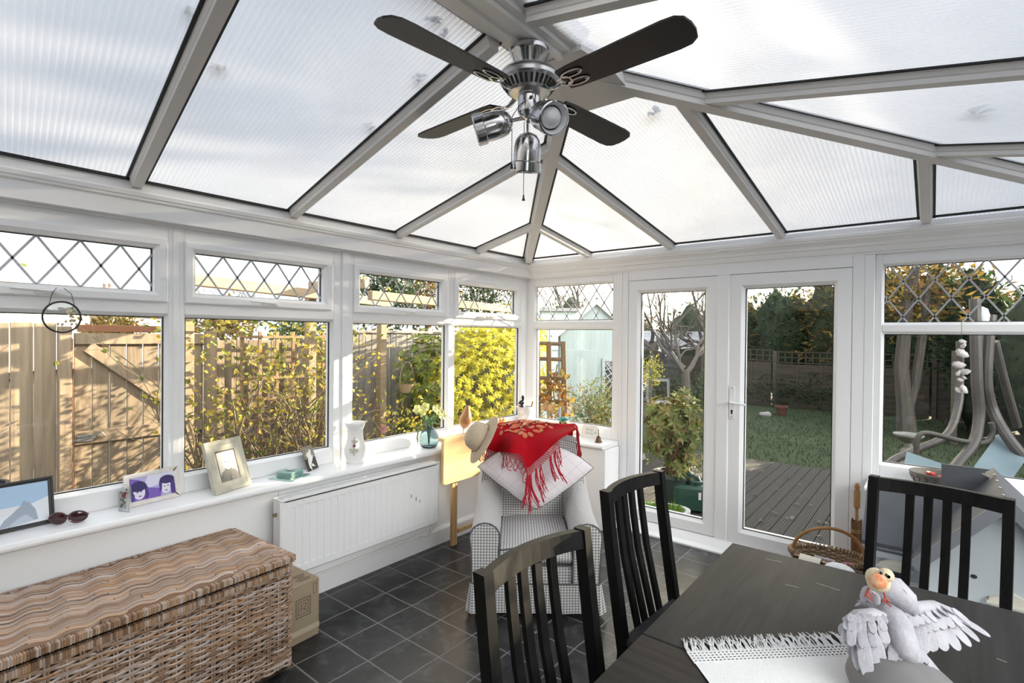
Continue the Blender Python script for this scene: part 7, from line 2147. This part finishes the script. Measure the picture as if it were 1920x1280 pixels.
T_([(1800, 640, 6.8), (1800, 700, 6.8), (1797, 760, 6.7), (1775, 815, 6.5), (1720, 842, 6.3), (1672, 865, 6.1), (1655, 893, 6.0)], .045, 'frame_leg')
T_([(1865, 640, 6.5), (1885, 720, 6.6), (1908, 800, 6.7)], .045, 'frame_strut')
T_([(1718, 848, 5.9), (1722, 818, 5.9), (1742, 812, 5.9), (1800, 826, 5.9), (1845, 830, 5.9), (1862, 812, 5.9), (1858, 792, 5.9)], .028, 'arm_rest')
b = MB()
def quadgrid(P, n=8, sag=.06):
    P = [Vector(p) for p in P]
    b.grid(lambda u, v: P[0].lerp(P[1], u).lerp(P[3].lerp(P[2], u), v)+Vector((0, 0, -sag*math.sin(u*math.pi)*math.sin(v*math.pi))), n, n)
quadgrid([at(1700, 846, 5.7), at(1800, 880, 5.4), at(1790, 915, 5.2), at(1686, 912, 5.4)]); b.build('seat_sling', SLING, SW_)
b = MB(); quadgrid([at(1822, 880, 5.6), at(1872, 812, 6.0), at(1925, 860, 5.6), at(1900, 895, 5.3)]); b.build('back_sling', SLING, SW_)
b = MB(); b.lathe([(0, .0), (.06, .02), (.07, .10), (.05, .17), (0, .2)], 16, Matrix.Translation(at(1841, 607, ds))); b.build('frame_cap', mat('pale_grey_plastic', (.5,.52,.55), .5), SW_)
# right boundary fence glimpse
rf = thing('board_fence', 'brown board fence at the far right edge of the right window', 'fence', (0, 0, 0)); b = MB(); board_run(b, 9.6, 13.2, GZ, 1.25, .12, .006, 3.35); b.build('boards', BF, rf)
b = MB(); b.box((3.3, 9.6, .4), (.1, .1, 1.95)); b.build('fence_post', BF, rf)
# skyline on the left : roofs and a chimney, hedge
RT = mat('red_roof_tile', (.20,.135,.105), .85, col2=(.15,.10,.08), scale=3)
hs = thing('house', 'brick house with a tiled roof and chimney on the skyline beyond the gate', 'house', (-26.0, 4.5, 0), R_(8))
def hm(px, py, d=24): return at(px, py, d)
p = at(70, 545, 26); hs.location = (p.x, p.y, 0); hs.rotation_euler = (0, 0, YAW)
CREAMR = mat('pale_render', (.50,.46,.40), .9)
b = MB(); b.box((0, 3, 1.2), (7.5, 6, 2.4)); b.build('walls', CREAMR, hs)
b = MB(); b.prism([(-.3, 2.4), (3, 3.35), (6.3, 2.4)], -4.0, 4.0, lambda u, v, w: Vector((w, u, v))); b.build('roof', RT, hs, recalc=True)
b = MB(); b.box((1.15, 3, 3.55), (.62, .6, .9), .02); o = b.build('chimney', BRICK, hs)
for q in (-.15, .15):
    b = MB(); b.lathe([(.09, 4.0), (.08, 4.25), (.06, 4.25), (.06, 4.0)], 10, Matrix.Translation((1.15+q, 3, 0))); b.build('chimney_pot', RT, o)
for q in (-2.2, -.4, 1.5):
    b = MB(); b.box((q, -.02, 1.75), (.9, .05, .8)); b.build('window', mat('white_house_window', (.6,.6,.62), .4), hs)
h2 = thing('house', 'house gable with a tiled roof at the left edge of the skyline', 'house', at(0, 560, 20)); h2.rotation_euler = (0, 0, YAW); h2.location.z = 0
b = MB(); b.box((-1.6, 2, 1.45), (3.6, 4, 2.9)); b.build('walls', CREAMR, h2); b = MB(); b.prism([(-3.6, 2.9), (-1.0, 3.6), (.5, 2.9)], -.2, 4.2, lambda u, v, w: Vector((u, w, v))); b.build('roof', RT, h2, recalc=True)
for k, (px, d, r, h, m, n) in enumerate(((215, 12, (1.0, .6, .35), 1.75, L_AUT, 700), (420, 13, (1.3, .7, .6), 2.0, L_AUT, 800), (560, 13, (1.0, .7, .5), 1.9, L_MID, 700), (720, 12, (1.2, .8, .95), 2.6, L_DK, 1300), (800, 13, (1.0, .8, .95), 2.7, L_AUT, 1000), (1020, 17, (1.6, 1, .8), 1.8, L_MID, 700), (900, 15, (1.4, .9, 1.0), 2.7, L_DK, 900))):
    p = at(px, 560, d); t = thing('hedge_bush', ['autumn coloured hedge beyond the gate', 'bushy autumn shrub on the skyline behind the rose', 'green bush on the skyline at the right of the second window', 'dark evergreen behind the pergola in the third window', 'autumn bush behind the pergola at the right of the third window', 'green hedge left of the pale blue shed', 'dark evergreen behind the top of the yellow shrub'][k], 'bush', (p.x, p.y, GZ))
    foliage((0, 0, h-GZ-.1), r, n, .16, .07, 110+k, .2).build('leaves', m, t); b = MB(); b.tube([(0, 0, 0), (0, 0, h-GZ)], [.08, .03], 6); b.build('stem', BARK, t)
gh = thing('greenhouse', 'pale green outbuilding with a flat roof beyond the corner window', 'outbuilding', at(1035, 640, 13)); gh.location.z = GZ; gh.rotation_euler = (0, 0, YAW)
b = MB(); b.box((0, 1, 1.35), (1.6, 2, 2.7), .01); b.build('walls', mat('pale_sage_wall', (.45,.52,.48), .7), gh); b = MB(); b.box((0, 1, 2.74), (1.8, 2.2, .08)); b.build('roof', mat('grey_roof_felt', (.30,.30,.29), .9), gh); b = MB(); b.box((.3, -.02, 2.1), (.7, .04, .7)); b.build('window', mat('white_house_window', (.6,.6,.62), .4), gh)

# unseen hedge added to cover bright sky reflected in the left windows
nb = thing('clipped_hedge', 'long low clipped hedge along the right side of the house, outside the picture', 'hedge', (7.4, -1.0, GZ))
b = MB(); g = random.Random(140)
for k in range(3600):
    b.leaf((g.uniform(-.5, .1), g.uniform(-6, 6), g.uniform(.05, 2.5)), (-1, g.uniform(-1, 1), g.uniform(-.6, 1)), (-1, 0, .5), .22, .12)
b.build('leaves', L_MID, nb)
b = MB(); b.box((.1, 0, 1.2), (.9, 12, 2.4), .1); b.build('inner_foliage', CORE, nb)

# bushes added to block the low sun from the lawn and deck
for k, (x, y) in enumerate(((5.7, 9.4), (7.3, 9.0), (5.5, 13.1), (7.3, 13.0), (4.75, 10.6))):
    t = thing('laurel_bush', ['round laurel bush at the foot of the nearest tall tree', 'second laurel bush further right under the tall trees', 'laurel bush in the back corner beyond the lawn, left one', 'laurel bush in the back corner beyond the lawn, right one', 'taller laurel bush at the right edge of the lawn by the board fence'][k], 'bush', (x, y, GZ))
    hz_ = 1.2 if k < 4 else 1.72
    foliage((0, 0, hz_), (.95, .8, hz_), 900, .18, .08, 150+k, .4, .25, .1, 0).build('leaves', L_DK, t)
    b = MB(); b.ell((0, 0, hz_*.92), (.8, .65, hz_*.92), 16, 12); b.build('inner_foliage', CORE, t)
